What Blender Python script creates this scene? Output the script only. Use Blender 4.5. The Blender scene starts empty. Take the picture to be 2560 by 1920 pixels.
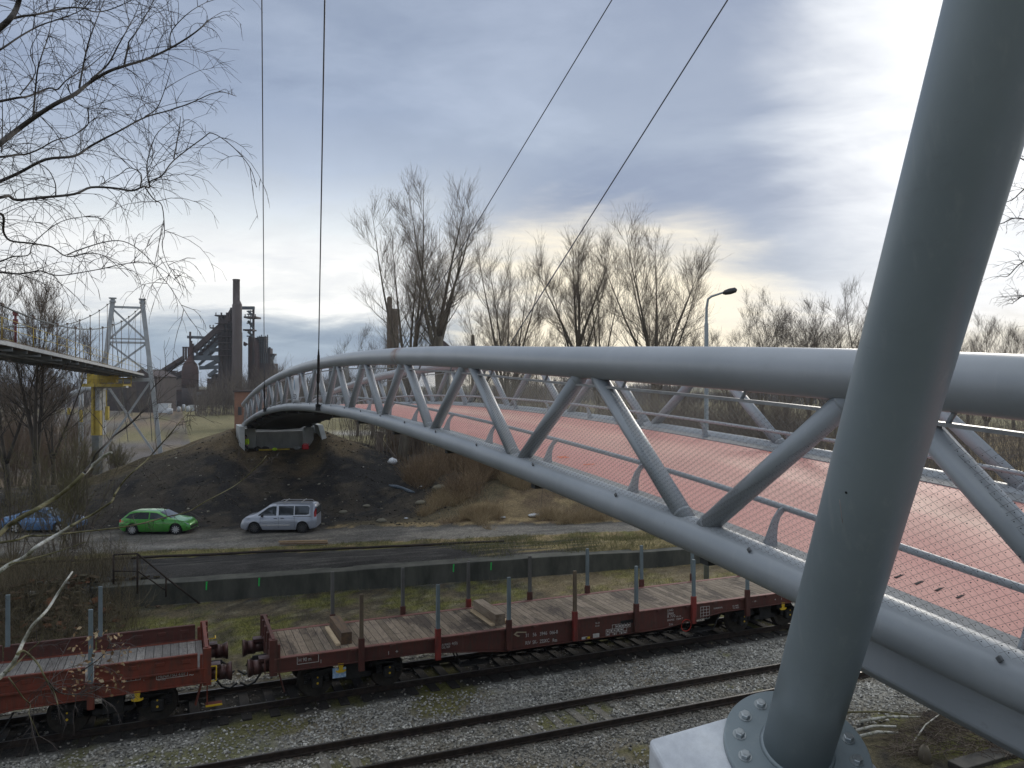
import bpy, math, random
import numpy as np
from mathutils import Vector, Matrix, noise as mnoise
R = math.radians
random.seed(7)
rng = np.random.default_rng(11)
scene = bpy.context.scene
COL = scene.collection

# ------------------------------------------------------------------ camera
# world: x runs along the railway, y across it (along the footbridge), z up; rail heads at z = 0
CAMZ, FP, HZ = 8.6, 1980.0, 960.0
YAW = R(23.0)
CS, SN = math.cos(YAW), math.sin(YAW)
cam = bpy.data.cameras.new('camera')
cam.sensor_width = 36.0
cam.lens = 36.0 * FP / 2560.0
cam.clip_start, cam.clip_end = 0.1, 6000.0
camo = bpy.data.objects.new('camera', cam)
camo.location = (0, 0, CAMZ)
camo.rotation_euler = (R(90), 0, -YAW)
COL.objects.link(camo)
scene.camera = camo

def A(u, v, Y):
    """world point seen at photo pixel (u, v) at depth Y"""
    X = (u - 1280.0) / FP * Y
    return Vector((X * CS + Y * SN, -X * SN + Y * CS, CAMZ - (v - HZ) / FP * Y))
def G(u, v, z=0.0):
    return A(u, v, (CAMZ - z) * FP / (v - HZ))
def T(u, v, t):
    """point at pixel (u, v) on the vertical plane y = t"""
    r = (u - 1280.0) / FP
    return A(u, v, t / (CS - SN * r))

# ------------------------------------------------------------------ world, sun
scene.view_settings.view_transform = 'Standard'
scene.view_settings.look = 'None'
scene.view_settings.exposure = 0.28
scene.view_settings.gamma = 1.0
SUN_EL, SUN_AZ = R(20), R(52)          # azimuth clockwise from +y
world = bpy.data.worlds.new('World')
scene.world = world
world.use_nodes = True
wt = world.node_tree
wt.nodes.clear()
def wn(t, **kw):
    n = wt.nodes.new(t)
    for k, v in kw.items(): setattr(n, k, v)
    return n
def wmath(op, a, b=None, c=None, clamp=False):
    n = wn('ShaderNodeMath', operation=op, use_clamp=clamp)
    for i, x in enumerate((a, b, c)):
        if x is None: continue
        if isinstance(x, (int, float)): n.inputs[i].default_value = x
        else: wt.links.new(x, n.inputs[i])
    return n.outputs[0]
def wramp(fac, pts, interp='LINEAR'):
    n = wn('ShaderNodeValToRGB')
    cr = n.color_ramp
    cr.interpolation = interp
    while len(cr.elements) < len(pts): cr.elements.new(0.5)
    for e, (p, c) in zip(cr.elements, pts):
        e.position = p; e.color = (*c, 1)
    wt.links.new(fac, n.inputs[0])
    return n.outputs[0]
def wmix(fac, a, b, bt='MIX'):
    n = wn('ShaderNodeMix', data_type='RGBA', blend_type=bt)
    for s, x in ((n.inputs[0], fac), (n.inputs[6], a), (n.inputs[7], b)):
        if isinstance(x, (int, float)): s.default_value = x
        elif isinstance(x, tuple): s.default_value = (*x, 1)
        else: wt.links.new(x, s)
    return n.outputs[2]
tc = wn('ShaderNodeTexCoord')
mp = wn('ShaderNodeMapping')
mp.inputs['Rotation'].default_value = (0, 0, YAW)
wt.links.new(tc.outputs['Generated'], mp.inputs['Vector'])
sep = wn('ShaderNodeSeparateXYZ')
wt.links.new(mp.outputs[0], sep.inputs[0])
dx, dy, dz = sep.outputs
zc = wmath('MAXIMUM', dz, 0.0)
inv = wmath('DIVIDE', 1.0, wmath('ADD', zc, 0.20))
comb = wn('ShaderNodeCombineXYZ')
wt.links.new(wmath('MULTIPLY', dx, inv), comb.inputs[0])
wt.links.new(wmath('MULTIPLY', dy, inv), comb.inputs[1])
def wnoise(scale, detail, rough, offs=(0, 0, 0), sx=1.0, sy=1.0, dist=0.0, rot=0.0):
    m = wn('ShaderNodeMapping')
    m.inputs['Scale'].default_value = (sx, sy, 1)
    m.inputs['Rotation'].default_value = (0, 0, rot)
    m.inputs['Location'].default_value = offs
    wt.links.new(comb.outputs[0], m.inputs['Vector'])
    n = wn('ShaderNodeTexNoise')
    n.inputs['Scale'].default_value = scale
    n.inputs['Detail'].default_value = detail
    n.inputs['Roughness'].default_value = rough
    n.inputs['Distortion'].default_value = dist
    wt.links.new(m.outputs[0], n.inputs['Vector'])
    return n.outputs['Fac']
n1 = wnoise(0.9, 5, 0.55, (3.1, 1.7, 0), 0.9, 1.1, 0.7, R(25))
n2 = wnoise(2.3, 6, 0.6, (7.3, 2.2, 0), 0.75, 1.1, 0.5, R(32))
n3 = wnoise(7.0, 5, 0.62, (1.3, 5.2, 0), 0.7, 1.15, 0.4, R(36))
nn = wmath('ADD', wmath('MULTIPLY', wmath('SUBTRACT', n1, 0.5), 0.9), wmath('ADD', wmath('MULTIPLY', wmath('SUBTRACT', n2, 0.5), 0.70), wmath('MULTIPLY', wmath('SUBTRACT', n3, 0.5), 0.20)))
# cloud base by height above the horizon (sin of the elevation), broken up by the cloud noise
el = wmath('ADD', zc, wmath('MULTIPLY', nn, wmath('ADD', 0.03, wmath('MULTIPLY', zc, 0.42))))
left_r = wramp(el, [(0.0, (0.42, 0.51, 0.63)), (0.05, (0.35, 0.445, 0.565)), (0.066, (0.48, 0.565, 0.66)), (0.09, (1.08, 1.09, 1.08)), (0.155, (1.08, 1.09, 1.09)),
                (0.205, (0.74, 0.80, 0.86)), (0.27, (0.46, 0.54, 0.68)), (0.34, (0.33, 0.405, 0.555)), (0.46, (0.35, 0.42, 0.56)), (0.62, (0.68, 0.75, 0.85)), (1.0, (0.93, 0.99, 1.06))])
right_r = wramp(el, [(0.0, (0.90, 0.84, 0.72)), (0.05, (1.0, 0.95, 0.82)), (0.085, (0.86, 0.88, 0.92)), (0.13, (0.54, 0.61, 0.72)), (0.20, (0.40, 0.475, 0.62)),
                 (0.28, (0.45, 0.53, 0.67)), (0.36, (0.39, 0.465, 0.61)), (0.46, (0.37, 0.44, 0.585)), (0.62, (0.68, 0.75, 0.85)), (1.0, (0.93, 0.99, 1.06))])
azr = wmath('ADD', dx, wmath('MULTIPLY', nn, 0.25))
lr = wramp(azr, [(0.0, (0, 0, 0)), (0.12, (1, 1, 1))], 'EASE')
azshift = wmath('ADD', azr, 0.16)
lr = wramp(azshift, [(0.0, (0, 0, 0)), (0.20, (1, 1, 1))], 'EASE')
base = wmix(lr, left_r, right_r)
# darker and lighter streaks
streak = wramp(wmath('ADD', nn, 0.5), [(0.25, (0.80, 0.82, 0.87)), (0.5, (1, 1, 1)), (0.72, (1.30, 1.27, 1.22))])
base = wmix(1.0, base, streak, 'MULTIPLY')
# thin cloud in front of the hidden sun
def glow(azd, eld, p0, p1):
    a, e = R(azd), R(eld)
    v = wn('ShaderNodeVectorMath', operation='DOT_PRODUCT')
    wt.links.new(mp.outputs[0], v.inputs[0])
    v.inputs[1].default_value = (math.sin(a) * math.cos(e), math.cos(a) * math.cos(e), math.sin(e))
    d = wmath('ADD', v.outputs['Value'], wmath('MULTIPLY', nn, 0.05))
    m = wn('ShaderNodeMapRange', interpolation_type='SMOOTHSTEP')
    wt.links.new(d, m.inputs[0])
    m.inputs[1].default_value = math.cos(R(p0)); m.inputs[2].default_value = math.cos(R(p1))
    return m.outputs[0]
g1 = glow(33, 18, 18, 2)
base = wmix(wmath('MULTIPLY', g1, 0.92), base, (1.22, 1.25, 1.28))
g2 = glow(7, 2.0, 15, 3)
base = wmix(wmath('MULTIPLY', g2, 0.92), base, (1.34, 1.20, 0.93))
# sky behind the camera: unseen, hardly dimmed so it keeps lighting the ground
back = wramp(wmath('ADD', wmath('MULTIPLY', dy, 0.5), 0.5), [(0.15, (0.98, 1.0, 1.0)), (0.55, (1.0, 1.0, 1.0)), (0.80, (1, 1, 1))])
base = wmix(1.0, base, back, 'MULTIPLY')
bg = wn('ShaderNodeBackground')
wt.links.new(base, bg.inputs[0])
bg.inputs[1].default_value = 0.80
sky = wn('ShaderNodeTexSky', sky_type='NISHITA')
sky.sun_disc = False
sky.sun_elevation = SUN_EL
sky.sun_rotation = SUN_AZ
bg2 = wn('ShaderNodeBackground')
wt.links.new(sky.outputs[0], bg2.inputs[0])
bg2.inputs[1].default_value = 0.05
skymix = wn('ShaderNodeMixShader')
skymix.inputs[0].default_value = 0.94
wt.links.new(bg2.outputs[0], skymix.inputs[1])
wt.links.new(bg.outputs[0], skymix.inputs[2])
outw = wn('ShaderNodeOutputWorld')
wt.links.new(skymix.outputs[0], outw.inputs[0])
world.cycles.sampling_method = 'MANUAL'
world.cycles.sample_map_resolution = 512

sund = bpy.data.lights.new('sun', 'SUN')
sund.energy = 0.9
sund.angle = R(14)
sund.color = (1.0, 0.93, 0.82)
suno = bpy.data.objects.new('sun', sund)
sdir = Vector((math.sin(SUN_AZ) * math.cos(SUN_EL), math.cos(SUN_AZ) * math.cos(SUN_EL), math.sin(SUN_EL)))
suno.rotation_euler = (-sdir).to_track_quat('-Z', 'Y').to_euler()
suno.location = (40, 40, 60)
COL.objects.link(suno)

# ------------------------------------------------------------------ materials
MATS = {}
class NT:
    def __init__(s, name):
        s.m = bpy.data.materials.new(name); s.m.use_nodes = True
        s.t = s.m.node_tree
        s.b = s.t.nodes['Principled BSDF']
        s.tc = s.t.nodes.new('ShaderNodeTexCoord')
    def node(s, t, **kw):
        n = s.t.nodes.new(t)
        for k, v in kw.items(): setattr(n, k, v)
        return n
    def lk(s, a, b): s.t.links.new(a, b)
    def setin(s, sock, x):
        if isinstance(x, (int, float)): sock.default_value = x
        elif isinstance(x, tuple): sock.default_value = (*x, 1) if len(x) == 3 else x
        else: s.lk(x, sock)
    def math(s, op, a, b=None, clamp=False):
        n = s.node('ShaderNodeMath', operation=op, use_clamp=clamp)
        s.setin(n.inputs[0], a)
        if b is not None: s.setin(n.inputs[1], b)
        return n.outputs[0]
    def noise(s, scale, detail=4, rough=0.6, sc=(1, 1, 1), coord='Object', dist=0):
        mp = s.node('ShaderNodeMapping'); mp.inputs['Scale'].default_value = sc
        s.lk(s.tc.outputs[coord], mp.inputs['Vector'])
        n = s.node('ShaderNodeTexNoise')
        n.inputs['Scale'].default_value = scale; n.inputs['Detail'].default_value = detail
        n.inputs['Roughness'].default_value = rough; n.inputs['Distortion'].default_value = dist
        s.lk(mp.outputs[0], n.inputs['Vector'])
        return n.outputs['Fac']
    def ramp(s, f, pts):
        n = s.node('ShaderNodeValToRGB'); cr = n.color_ramp
        while len(cr.elements) < len(pts): cr.elements.new(0.5)
        for e, (p, c) in zip(cr.elements, pts):
            e.position = p; e.color = (*c, 1) if isinstance(c, tuple) else (c, c, c, 1)
        s.lk(f, n.inputs[0]); return n.outputs[0]
    def mix(s, f, a, b, bt='MIX'):
        n = s.node('ShaderNodeMix', data_type='RGBA', blend_type=bt)
        s.setin(n.inputs[0], f); s.setin(n.inputs[6], a); s.setin(n.inputs[7], b)
        return n.outputs[2]
    def bump(s, h, strength=0.3, dist=0.02):
        n = s.node('ShaderNodeBump'); n.inputs['Strength'].default_value = strength; n.inputs['Distance'].default_value = dist
        s.lk(h, n.inputs['Height']); s.lk(n.outputs[0], s.b.inputs['Normal'])
    def out(s, col=None, rough=None, metal=None, spec=None):
        if col is not None: s.setin(s.b.inputs['Base Color'], col)
        if rough is not None: s.setin(s.b.inputs['Roughness'], rough)
        if metal is not None: s.setin(s.b.inputs['Metallic'], metal)
        if spec is not None: s.setin(s.b.inputs['Specular IOR Level'], spec)
        return s.m
def mat(name, c1, c2=None, scale=3.0, rough=0.6, metal=0.0, bump=0.0, sc=(1, 1, 1), lo=0.35, hi=0.65, bdist=0.01, spec=0.5, detail=5, coord='Object'):
    if name in MATS: return MATS[name]
    n = NT(name)
    c2 = c2 or tuple(x * 0.75 for x in c1)
    f = n.noise(scale, detail, 0.65, sc, coord)
    col = n.ramp(f, [(lo, c2), (hi, c1)])
    if bump: n.bump(n.noise(scale * 3, 4, 0.6, sc, coord), bump, bdist)
    MATS[name] = n.out(col, rough, metal, spec)
    return MATS[name]

# ------------------------------------------------------------------ mesh builder
class MB:
    def __init__(s): s.v = []; s.f = []; s.sm = []
    def add(s, vs, fs, smooth=False):
        o = len(s.v)
        s.v.extend([tuple(p) for p in vs])
        s.f.extend([tuple(i + o for i in f) for f in fs])
        s.sm.extend([smooth] * len(fs))
        return s
    def box(s, c, size, rot=None, taper=1.0, bev=0.0):
        x, y, z = (d / 2 for d in size)
        if bev:
            b = min(bev, x * .49, y * .49, z * .49)
            vs = []; 
            for sx in (-1, 1):
                for sy in (-1, 1):
                    for sz in (-1, 1):
                        vs += [(sx * x, sy * (y - b), sz * (z - b)), (sx * (x - b), sy * y, sz * (z - b)), (sx * (x - b), sy * (y - b), sz * z)]
            idx = lambda sx, sy, sz, k: ((sx > 0) * 4 + (sy > 0) * 2 + (sz > 0)) * 3 + k
            fs = []
            S = (-1, 1)
            for a in S:
                fs.append([idx(a, -1, -1, 0), idx(a, 1, -1, 0), idx(a, 1, 1, 0), idx(a, -1, 1, 0)][::(1 if a > 0 else -1)])
                fs.append([idx(-1, a, -1, 1), idx(1, a, -1, 1), idx(1, a, 1, 1), idx(-1, a, 1, 1)][::(-1 if a > 0 else 1)])
                fs.append([idx(-1, -1, a, 2), idx(1, -1, a, 2), idx(1, 1, a, 2), idx(-1, 1, a, 2)][::(1 if a > 0 else -1)])
            for a in S:
                for b_ in S:
                    fs.append([idx(a, b_, -1, 0), idx(a, b_, -1, 1), idx(a, b_, 1, 1), idx(a, b_, 1, 0)][::(1 if a * b_ > 0 else -1)])
                    fs.append([idx(a, -1, b_, 0), idx(a, 1, b_, 0), idx(a, 1, b_, 2), idx(a, -1, b_, 2)][::(1 if a * b_ > 0 else -1)])
                    fs.append([idx(-1, a, b_, 1), idx(-1, a, b_, 2), idx(1, a, b_, 2), idx(1, a, b_, 1)][::(1 if a * b_ > 0 else -1)])
                    for c_ in S:
                        fs.append([idx(a, b_, c_, 0), idx(a, b_, c_, 1), idx(a, b_, c_, 2)][::(1 if a * b_ * c_ > 0 else -1)])
        else:
            t = taper
            vs = [(-x, -y, -z), (x, -y, -z), (x, y, -z), (-x, y, -z), (-x * t, -y * t, z), (x * t, -y * t, z), (x * t, y * t, z), (-x * t, y * t, z)]
            fs = [(3, 2, 1, 0), (4, 5, 6, 7), (0, 1, 5, 4), (1, 2, 6, 5), (2, 3, 7, 6), (3, 0, 4, 7)]
        M = (rot or Matrix.Identity(3))
        c = Vector(c)
        return s.add([M @ Vector(p) + c for p in vs], fs)
    def beam(s, p, q, w, h, up=(0, 0, 1)):
        p, q = Vector(p), Vector(q)
        d = q - p; L = d.length; d.normalize()
        u = Vector(up)
        if abs(d.dot(u)) > 0.98: u = Vector((1, 0, 0))
        a = d.cross(u).normalized(); b = a.cross(d)
        M = Matrix((d, a, b)).transposed()
        return s.box((p + q) / 2, (L, w, h), M)
    def tube(s, pts, rad, n=8, cap=True, smooth=True):
        pts = [Vector(p) for p in pts]
        if isinstance(rad, (int, float)): rad = [rad] * len(pts)
        vs = []; fs = []
        ref = None
        k = len(pts)
        for i, p in enumerate(pts):
            d = (pts[min(i + 1, k - 1)] - pts[max(i - 1, 0)])
            if d.length < 1e-9: d = Vector((0, 0, 1))
            d.normalize()
            if ref is None:
                ref = Vector((0, 0, 1)) if abs(d.z) < 0.9 else Vector((1, 0, 0))
            a = (ref - d * ref.dot(d))
            if a.length < 1e-5: a = d.orthogonal()
            a.normalize(); b = d.cross(a); ref = a
            for j in range(n):
                t = 2 * math.pi * j / n
                vs.append(p + (a * math.cos(t) + b * math.sin(t)) * rad[i])
        for i in range(k - 1):
            for j in range(n):
                j2 = (j + 1) % n
                fs.append((i * n + j, i * n + j2, (i + 1) * n + j2, (i + 1) * n + j))
        s.add(vs, fs, smooth)
        if cap:
            o = len(s.v) - len(vs)
            s.f.append(tuple(o + j for j in range(n))[::-1]); s.sm.append(False)
            s.f.append(tuple(o + (k - 1) * n + j for j in range(n))); s.sm.append(False)
        return s
    def cyl(s, p, q, r, n=12, r2=None): return s.tube([p, q], [r, r if r2 is None else r2], n)
    def prism(s, outline, org, ex, ey, en, depth):
        """outline in (ex, ey) from org, thickened along en"""
        org, ex, ey, en = Vector(org), Vector(ex), Vector(ey), Vector(en)
        n = len(outline)
        vs = [org + ex * a + ey * b for a, b in outline] + [org + ex * a + ey * b + en * depth for a, b in outline]
        fs = [tuple(range(n))[::-1], tuple(range(n, 2 * n))] + [(i, (i + 1) % n, n + (i + 1) % n, n + i) for i in range(n)]
        return s.add(vs, fs)
    def grid(s, rows, smooth=True, closed=False):
        """rows: list of equally long lists of points"""
        n = len(rows[0]); vs = [p for r in rows for p in r]; fs = []
        for i in range(len(rows) - 1):
            for j in range(n if closed else n - 1):
                j2 = (j + 1) % n
                fs.append((i * n + j, i * n + j2, (i + 1) * n + j2, (i + 1) * n + j))
        return s.add(vs, fs, smooth)
    def build(s, name, m, parent=None, rel=True, bevel=0.0, recalc=True):
        me = bpy.data.meshes.new(name)
        off = Vector((0, 0, 0))
        if parent is not None and rel:
            p = parent
            while p.parent is not None: p = p.parent
            off = p.location.copy()
        me.from_pydata([(a[0] - off.x, a[1] - off.y, a[2] - off.z) for a in s.v], [], s.f)
        me.polygons.foreach_set('use_smooth', s.sm)
        if recalc:
            import bmesh
            bm = bmesh.new(); bm.from_mesh(me); bmesh.ops.recalc_face_normals(bm, faces=bm.faces); bm.to_mesh(me); bm.free()
        me.materials.append(m)
        o = bpy.data.objects.new(name, me)
        COL.objects.link(o)
        if parent is not None: o.parent = parent
        if bevel:
            b = o.modifiers.new('bevel', 'BEVEL'); b.width = bevel; b.segments = 2; b.limit_method = 'ANGLE'; b.angle_limit = R(40)
        return o
def npmesh(name, V, F, m, parent=None, smooth=False):
    """V (n,3) float, F (k,3|4) int -> object"""
    me = bpy.data.meshes.new(name)
    V = np.asarray(V, np.float32); F = np.asarray(F, np.int32)
    if parent is not None:
        p = parent
        while p.parent is not None: p = p.parent
        V = V - np.array(p.location, np.float32)
    k = F.shape[1]
    me.vertices.add(len(V)); me.vertices.foreach_set('co', V.ravel())
    me.loops.add(F.size); me.loops.foreach_set('vertex_index', F.ravel())
    me.polygons.add(len(F)); me.polygons.foreach_set('loop_start', np.arange(len(F), dtype=np.int32) * k)
    me.polygons.foreach_set('use_smooth', np.full(len(F), smooth))
    me.update(calc_edges=True)
    me.materials.append(m)
    o = bpy.data.objects.new(name, me); COL.objects.link(o)
    if parent is not None: o.parent = parent
    return o
def sticks(P0, P1, P2, r0, r1, n=3):
    """many thin tapering bent stems at once: base, middle and tip arrays (k,3) -> V, F"""
    P0, P1, P2 = (np.asarray(p, float) for p in (P0, P1, P2))
    k = len(P0)
    r0 = np.broadcast_to(np.asarray(r0, float), (k,)); r1 = np.broadcast_to(np.asarray(r1, float), (k,))
    d = P2 - P0; d /= np.linalg.norm(d, axis=1, keepdims=True) + 1e-9
    h = np.where(np.abs(d[:, 2:3]) < 0.9, np.array([[0, 0, 1.0]]), np.array([[1.0, 0, 0]]))
    a = np.cross(d, h); a /= np.linalg.norm(a, axis=1, keepdims=True) + 1e-9
    b = np.cross(d, a)
    V = np.zeros((k, 3, n, 3))
    for i, (P, r) in enumerate(((P0, r0), (P1, (r0 + r1) / 2), (P2, r1))):
        for j in range(n):
            t = 2 * math.pi * j / n
            V[:, i, j] = P + (a * math.cos(t) + b * math.sin(t)) * r[:, None]
    base = np.arange(k)[:, None] * (3 * n)
    F = []
    for i in range(2):
        for j in range(n):
            j2 = (j + 1) % n
            F.append(np.stack([base[:, 0] + i * n + j, base[:, 0] + i * n + j2, base[:, 0] + (i + 1) * n + j2, base[:, 0] + (i + 1) * n + j], 1))
    return V.reshape(-1, 3), np.concatenate(F)
def joinvf(parts):
    Vs, Fs, o = [], [], 0
    for V, F in parts:
        Vs.append(V); Fs.append(F + o); o += len(V)
    return np.concatenate(Vs), np.concatenate(Fs)

def tag(o, label=None, cat=None, group=None, kind=None):
    if label: o['label'] = label
    if cat: o['category'] = cat
    if group: o['group'] = group
    if kind: o['kind'] = kind
    return o
def thing(name, label, cat, loc=(0, 0, 0), rz=0.0, group=None):
    o = bpy.data.objects.new(name, None)
    o.empty_display_size = 0.3
    COL.objects.link(o)
    o.location = loc; o.rotation_euler = (0, 0, rz)
    return tag(o, label, cat, group)
def dup(root, loc, rz=0.0, label=None, group=None, scale=None):
    r = root.copy(); COL.objects.link(r)
    r.location = loc; r.rotation_euler = (0, 0, rz)
    if scale: r.scale = (scale,) * 3 if isinstance(scale, (int, float)) else scale
    if label: r['label'] = label
    if group: r['group'] = group
    for ch in list(root.children):
        c = ch.copy(); COL.objects.link(c); c.parent = r
        for g in ch.children:
            d = g.copy(); COL.objects.link(d); d.parent = c
    return r
def textpart(name, body, size, m, parent, loc, rot, extrude=0.002, align='LEFT'):
    cu = bpy.data.curves.new(name, 'FONT')
    cu.body = body; cu.size = size; cu.extrude = extrude; cu.align_x = align
    cu.materials.append(m)
    tmp = bpy.data.objects.new(name, cu)
    me = bpy.data.meshes.new_from_object(tmp); me.name = name
    bpy.data.objects.remove(tmp); bpy.data.curves.remove(cu)
    o = bpy.data.objects.new(name, me); COL.objects.link(o)
    o.parent = parent; o.location = loc; o.rotation_euler = rot
    return o
def fbm(x, y, sc, o=4):
    return mnoise.fractal((x * sc, y * sc, 3.7), 1.0, 2.0, o)
# ------------------------------------------------------------------ ground
ABX = 4.95                                     # left edge of the far abutment
def sstep(a, b, x):
    t = min(1.0, max(0.0, (x - a) / (b - a))); return t * t * (3 - 2 * t)
def lerp(a, b, t): return a + (b - a) * t
def wall_t(x): return 34.0 - 0.1 * x
def road_near(x): return 44.7 - 0.18 * x if x < 24 else 40.4 - 0.12 * (x - 24)
def road_far(x): return max(51.0 - 0.315 * x, road_near(x) + 3.2)
def rect_d(x, y, x0, x1, y0, y1):
    dx_ = max(x0 - x, 0, x - x1); dy_ = max(y0 - y, 0, y - y1)
    return math.hypot(dx_, dy_)
def gz(x, y):
    n = fbm(x, y, 0.35, 3) * 0.10 + fbm(x, y, 1.3, 2) * 0.035
    # bank the photograph is taken from
    if y < 14:
        t = y
        if t < 2.5: b = 6.6
        elif t < 5: b = lerp(6.6, 5.2, (t - 2.5) / 2.5)
        elif t < 12.8: b = 5.2 * (1 - sstep(4.2, 12.8, t)) ** 1.15 * 1.0
        else: b = 0
        b = b - 0.22 + n * 0.8
    else:
        b = -0.22
    z = b
    if y >= 14:
        z = -0.21 + n * (0.10 if y < 27 else 0.35) + 0.12 * sstep(25.5, 29, y)
    wt_ = wall_t(x) + 0.43
    if y > wt_ - 6:
        up = 0.74
        if x > -3.2: k = 1.0 if y > wt_ else 0.0
        else: k = sstep(wt_ - 4.5 - 0.3 * n, wt_ + 0.4, y)
        z2 = lerp(up, 0.0, sstep(wt_ + 1.0, road_near(x) - 1.5, y))
        z = lerp(z, z2 + n * 0.25, k)
    rn, rf = road_near(x), road_far(x)
    if y > rn - 1:
        k = sstep(rn - 1, rn + 0.3, y)
        z = lerp(z, -0.06 + n * 0.12, k)
    if y > rf:
        z = lerp(z, -0.05 + n * 0.8, sstep(rf, rf + 1.5, y))
        d = rect_d(x, y, 4.2, 10.6, 65.2, 68.5)
        m = 5.0 - (0.415 if y < 69 else 0.36) * d
        if y < 67.0:
            fr = 3.42 if y > 63.4 else 3.42 - 0.335 * (63.4 - y)
            inside = sstep(0.9, -0.4, max(4.75 - x, x - 10.05, 0) if not (4.75 < x < 10.05) else -0.4)
            m = min(m, lerp(m, min(m, fr), inside)) if inside > 0 else m
        mm = m + (n * 1.6 if m < 3.3 or d > 2 else n * 0.4)
        # the soil heap runs on to the left as a low bank
        lb = (1.15 + fbm(x, y, 0.12, 2) * 0.5) * sstep(rf + 0.5, rf + 7, y) * sstep(74, 66, y) * sstep(10, -2, x) + n
        rb = 2.1 * sstep(rf + 1, rf + 10, y) * sstep(11, 19, x) * sstep(140, 80, y) + n
        s = 0.8
        z = max(z, mm, lb, rb)
    return z
def mixc(a, b, t): return tuple(p + (q - p) * t for p, q in zip(a, b))
C_BAL = (0.36, 0.345, 0.305); C_BALD = (0.11, 0.105, 0.095)
C_MOSS = (0.155, 0.15, 0.040); C_BRN = (0.13, 0.105, 0.065)
C_CIN = (0.052, 0.049, 0.046); C_ROAD = (0.225, 0.205, 0.175); C_SOIL = (0.056, 0.047, 0.037); C_BLK = (0.030, 0.028, 0.027)
C_DRY = (0.30, 0.225, 0.12); C_FLD = (0.215, 0.185, 0.095); C_PATH = (0.36, 0.34, 0.31); C_BNK = (0.10, 0.085, 0.05)
def gcol(x, y):
    n = fbm(x, y, 0.5, 4); n2 = fbm(x + 31, y - 7, 1.7, 3); n3 = fbm(x - 11, y + 5, 0.16, 3)
    if y < 15.5 + n * 0.7:
        c = mixc(C_BNK, (0.16, 0.16, 0.05), sstep(0.0, 0.35, n + 0.15 * n2))
        return mixc(c, C_BLK, sstep(0.1, 0.4, n2))
    if y < 25.4 + n * 1.1:
        c = C_BAL
        c = mixc(c, (0.27, 0.23, 0.17), sstep(0.0, 0.5, n3 + 0.4 * n))
        d1 = abs(y - 18.45)
        if d1 < 1.3: c = mixc(c, (0.19, 0.18, 0.15), 0.8 * sstep(1.3, 0.8, d1))
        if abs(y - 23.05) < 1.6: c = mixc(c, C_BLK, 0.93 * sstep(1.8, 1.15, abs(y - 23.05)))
        c = mixc(c, C_MOSS, 0.75 * sstep(0.22, 0.45, n + 0.2 * n2))
        if y < 17.2: c = mixc(c, C_BNK, 0.5 * sstep(17.2, 15.5, y))
        if y > 24.6: c = mixc(c, C_MOSS, 0.8 * sstep(24.6, 25.6, y + n))
        return c
    w = wall_t(x)
    if y < w + 0.05:
        c = mixc(C_BRN, C_MOSS, sstep(-0.15, 0.2, n + 0.45 * n2))
        c = mixc(c, (0.06, 0.062, 0.065), 0.8 * sstep(0.25, 0.5, n2 + n3 * 0.5) * sstep(w - 3, w, y))
        c = mixc(c, (0.065, 0.055, 0.04), 0.85 * sstep(0.08, 0.35, -n2)); c = mixc(c, (0.26, 0.235, 0.16), 0.5 * sstep(0.3, 0.5, fbm(x + 9, y, 2.6, 3)))
        if x < -2.5 and y > 27.5: c = mixc(c, (0.09, 0.07, 0.045), 0.8 * sstep(27.5, 29, y))
        if x > 14: c = mixc(c, C_DRY, 0.35)
        return c
    rn, rf = road_near(x), road_far(x)
    if y < rn - 2.2 + n * 0.4:
        c = mixc(C_CIN, (0.032, 0.030, 0.029), sstep(-0.2, 0.3, n))
        st = fbm(x * 0.35, y * 2.2, 0.9, 3)
        c = mixc(c, (0.12, 0.115, 0.105), 0.6 * sstep(0.2, 0.55, st))
        c = mixc(c, (0.16, 0.155, 0.145), sstep(w + 0.7, w + 0.3, y + 0.25 * n2))
        if x > 12: c = mixc(c, mixc(C_DRY, C_MOSS, 0.3), sstep(-0.1, 0.3, st + (x - 16) * 0.10))
        if x < -4: c = mixc(c, C_BRN, sstep(-4, -7, x))
        return c
    if y < rn + n * 0.5:
        c = mixc((0.18, 0.165, 0.06), C_DRY, sstep(-0.1, 0.4, n2 + (0.3 if x > 12 else -0.1)))
        return mixc(c, (0.06, 0.055, 0.045), 0.7 * sstep(0.25, 0.4, n))
    if y < rf + n * 0.5:
        k = (y - rn) / (rf - rn)
        c = mixc(C_ROAD, (0.145, 0.135, 0.12), sstep(-0.2, 0.4, n + fbm(x * 0.25, y * 2, 0.8, 3)))
        c = mixc(c, (0.28, 0.27, 0.25), 0.7 * math.exp(-((k - 0.20) / 0.10) ** 2) * sstep(8, -2, x))
        c = mixc(c, (0.10, 0.092, 0.08), sstep(0.7, 0.95, k) * 0.9)
        return c
    d = rect_d(x, y, 4.2, 10.6, 65, 69)
    edge = 17.5 + n * 1.5
    if d < edge or (x < 6 and y < 72 + n * 4):
        c = mixc(C_SOIL, C_BLK, sstep(-0.1, 0.2, n + n3 * 0.6 + 0.1 * n2))
        c = mixc(c, (0.115, 0.085, 0.05), 0.9 * sstep(5.0, 2.0, d + n * 3))
        c = mixc(c, (0.12, 0.10, 0.07), 0.4 * sstep(0.38, 0.55, n2))
        c = mixc(c, (0.15, 0.12, 0.07), 0.8 * sstep(edge - 3, edge, d + n * 2) * (1 if x > 9 else 0))
        if x < 4: c = mixc(c, (0.17, 0.135, 0.08), sstep(64, 72, y + n * 4) * 0.85)
        return c
    if y < 78 and x > 8:
        c = mixc(C_DRY, (0.12, 0.085, 0.055), sstep(-0.15, 0.25, n + 0.3 * n2))
        return mixc(c, (0.17, 0.125, 0.075), 0.5 * sstep(0.1, 0.5, n3))
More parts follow.
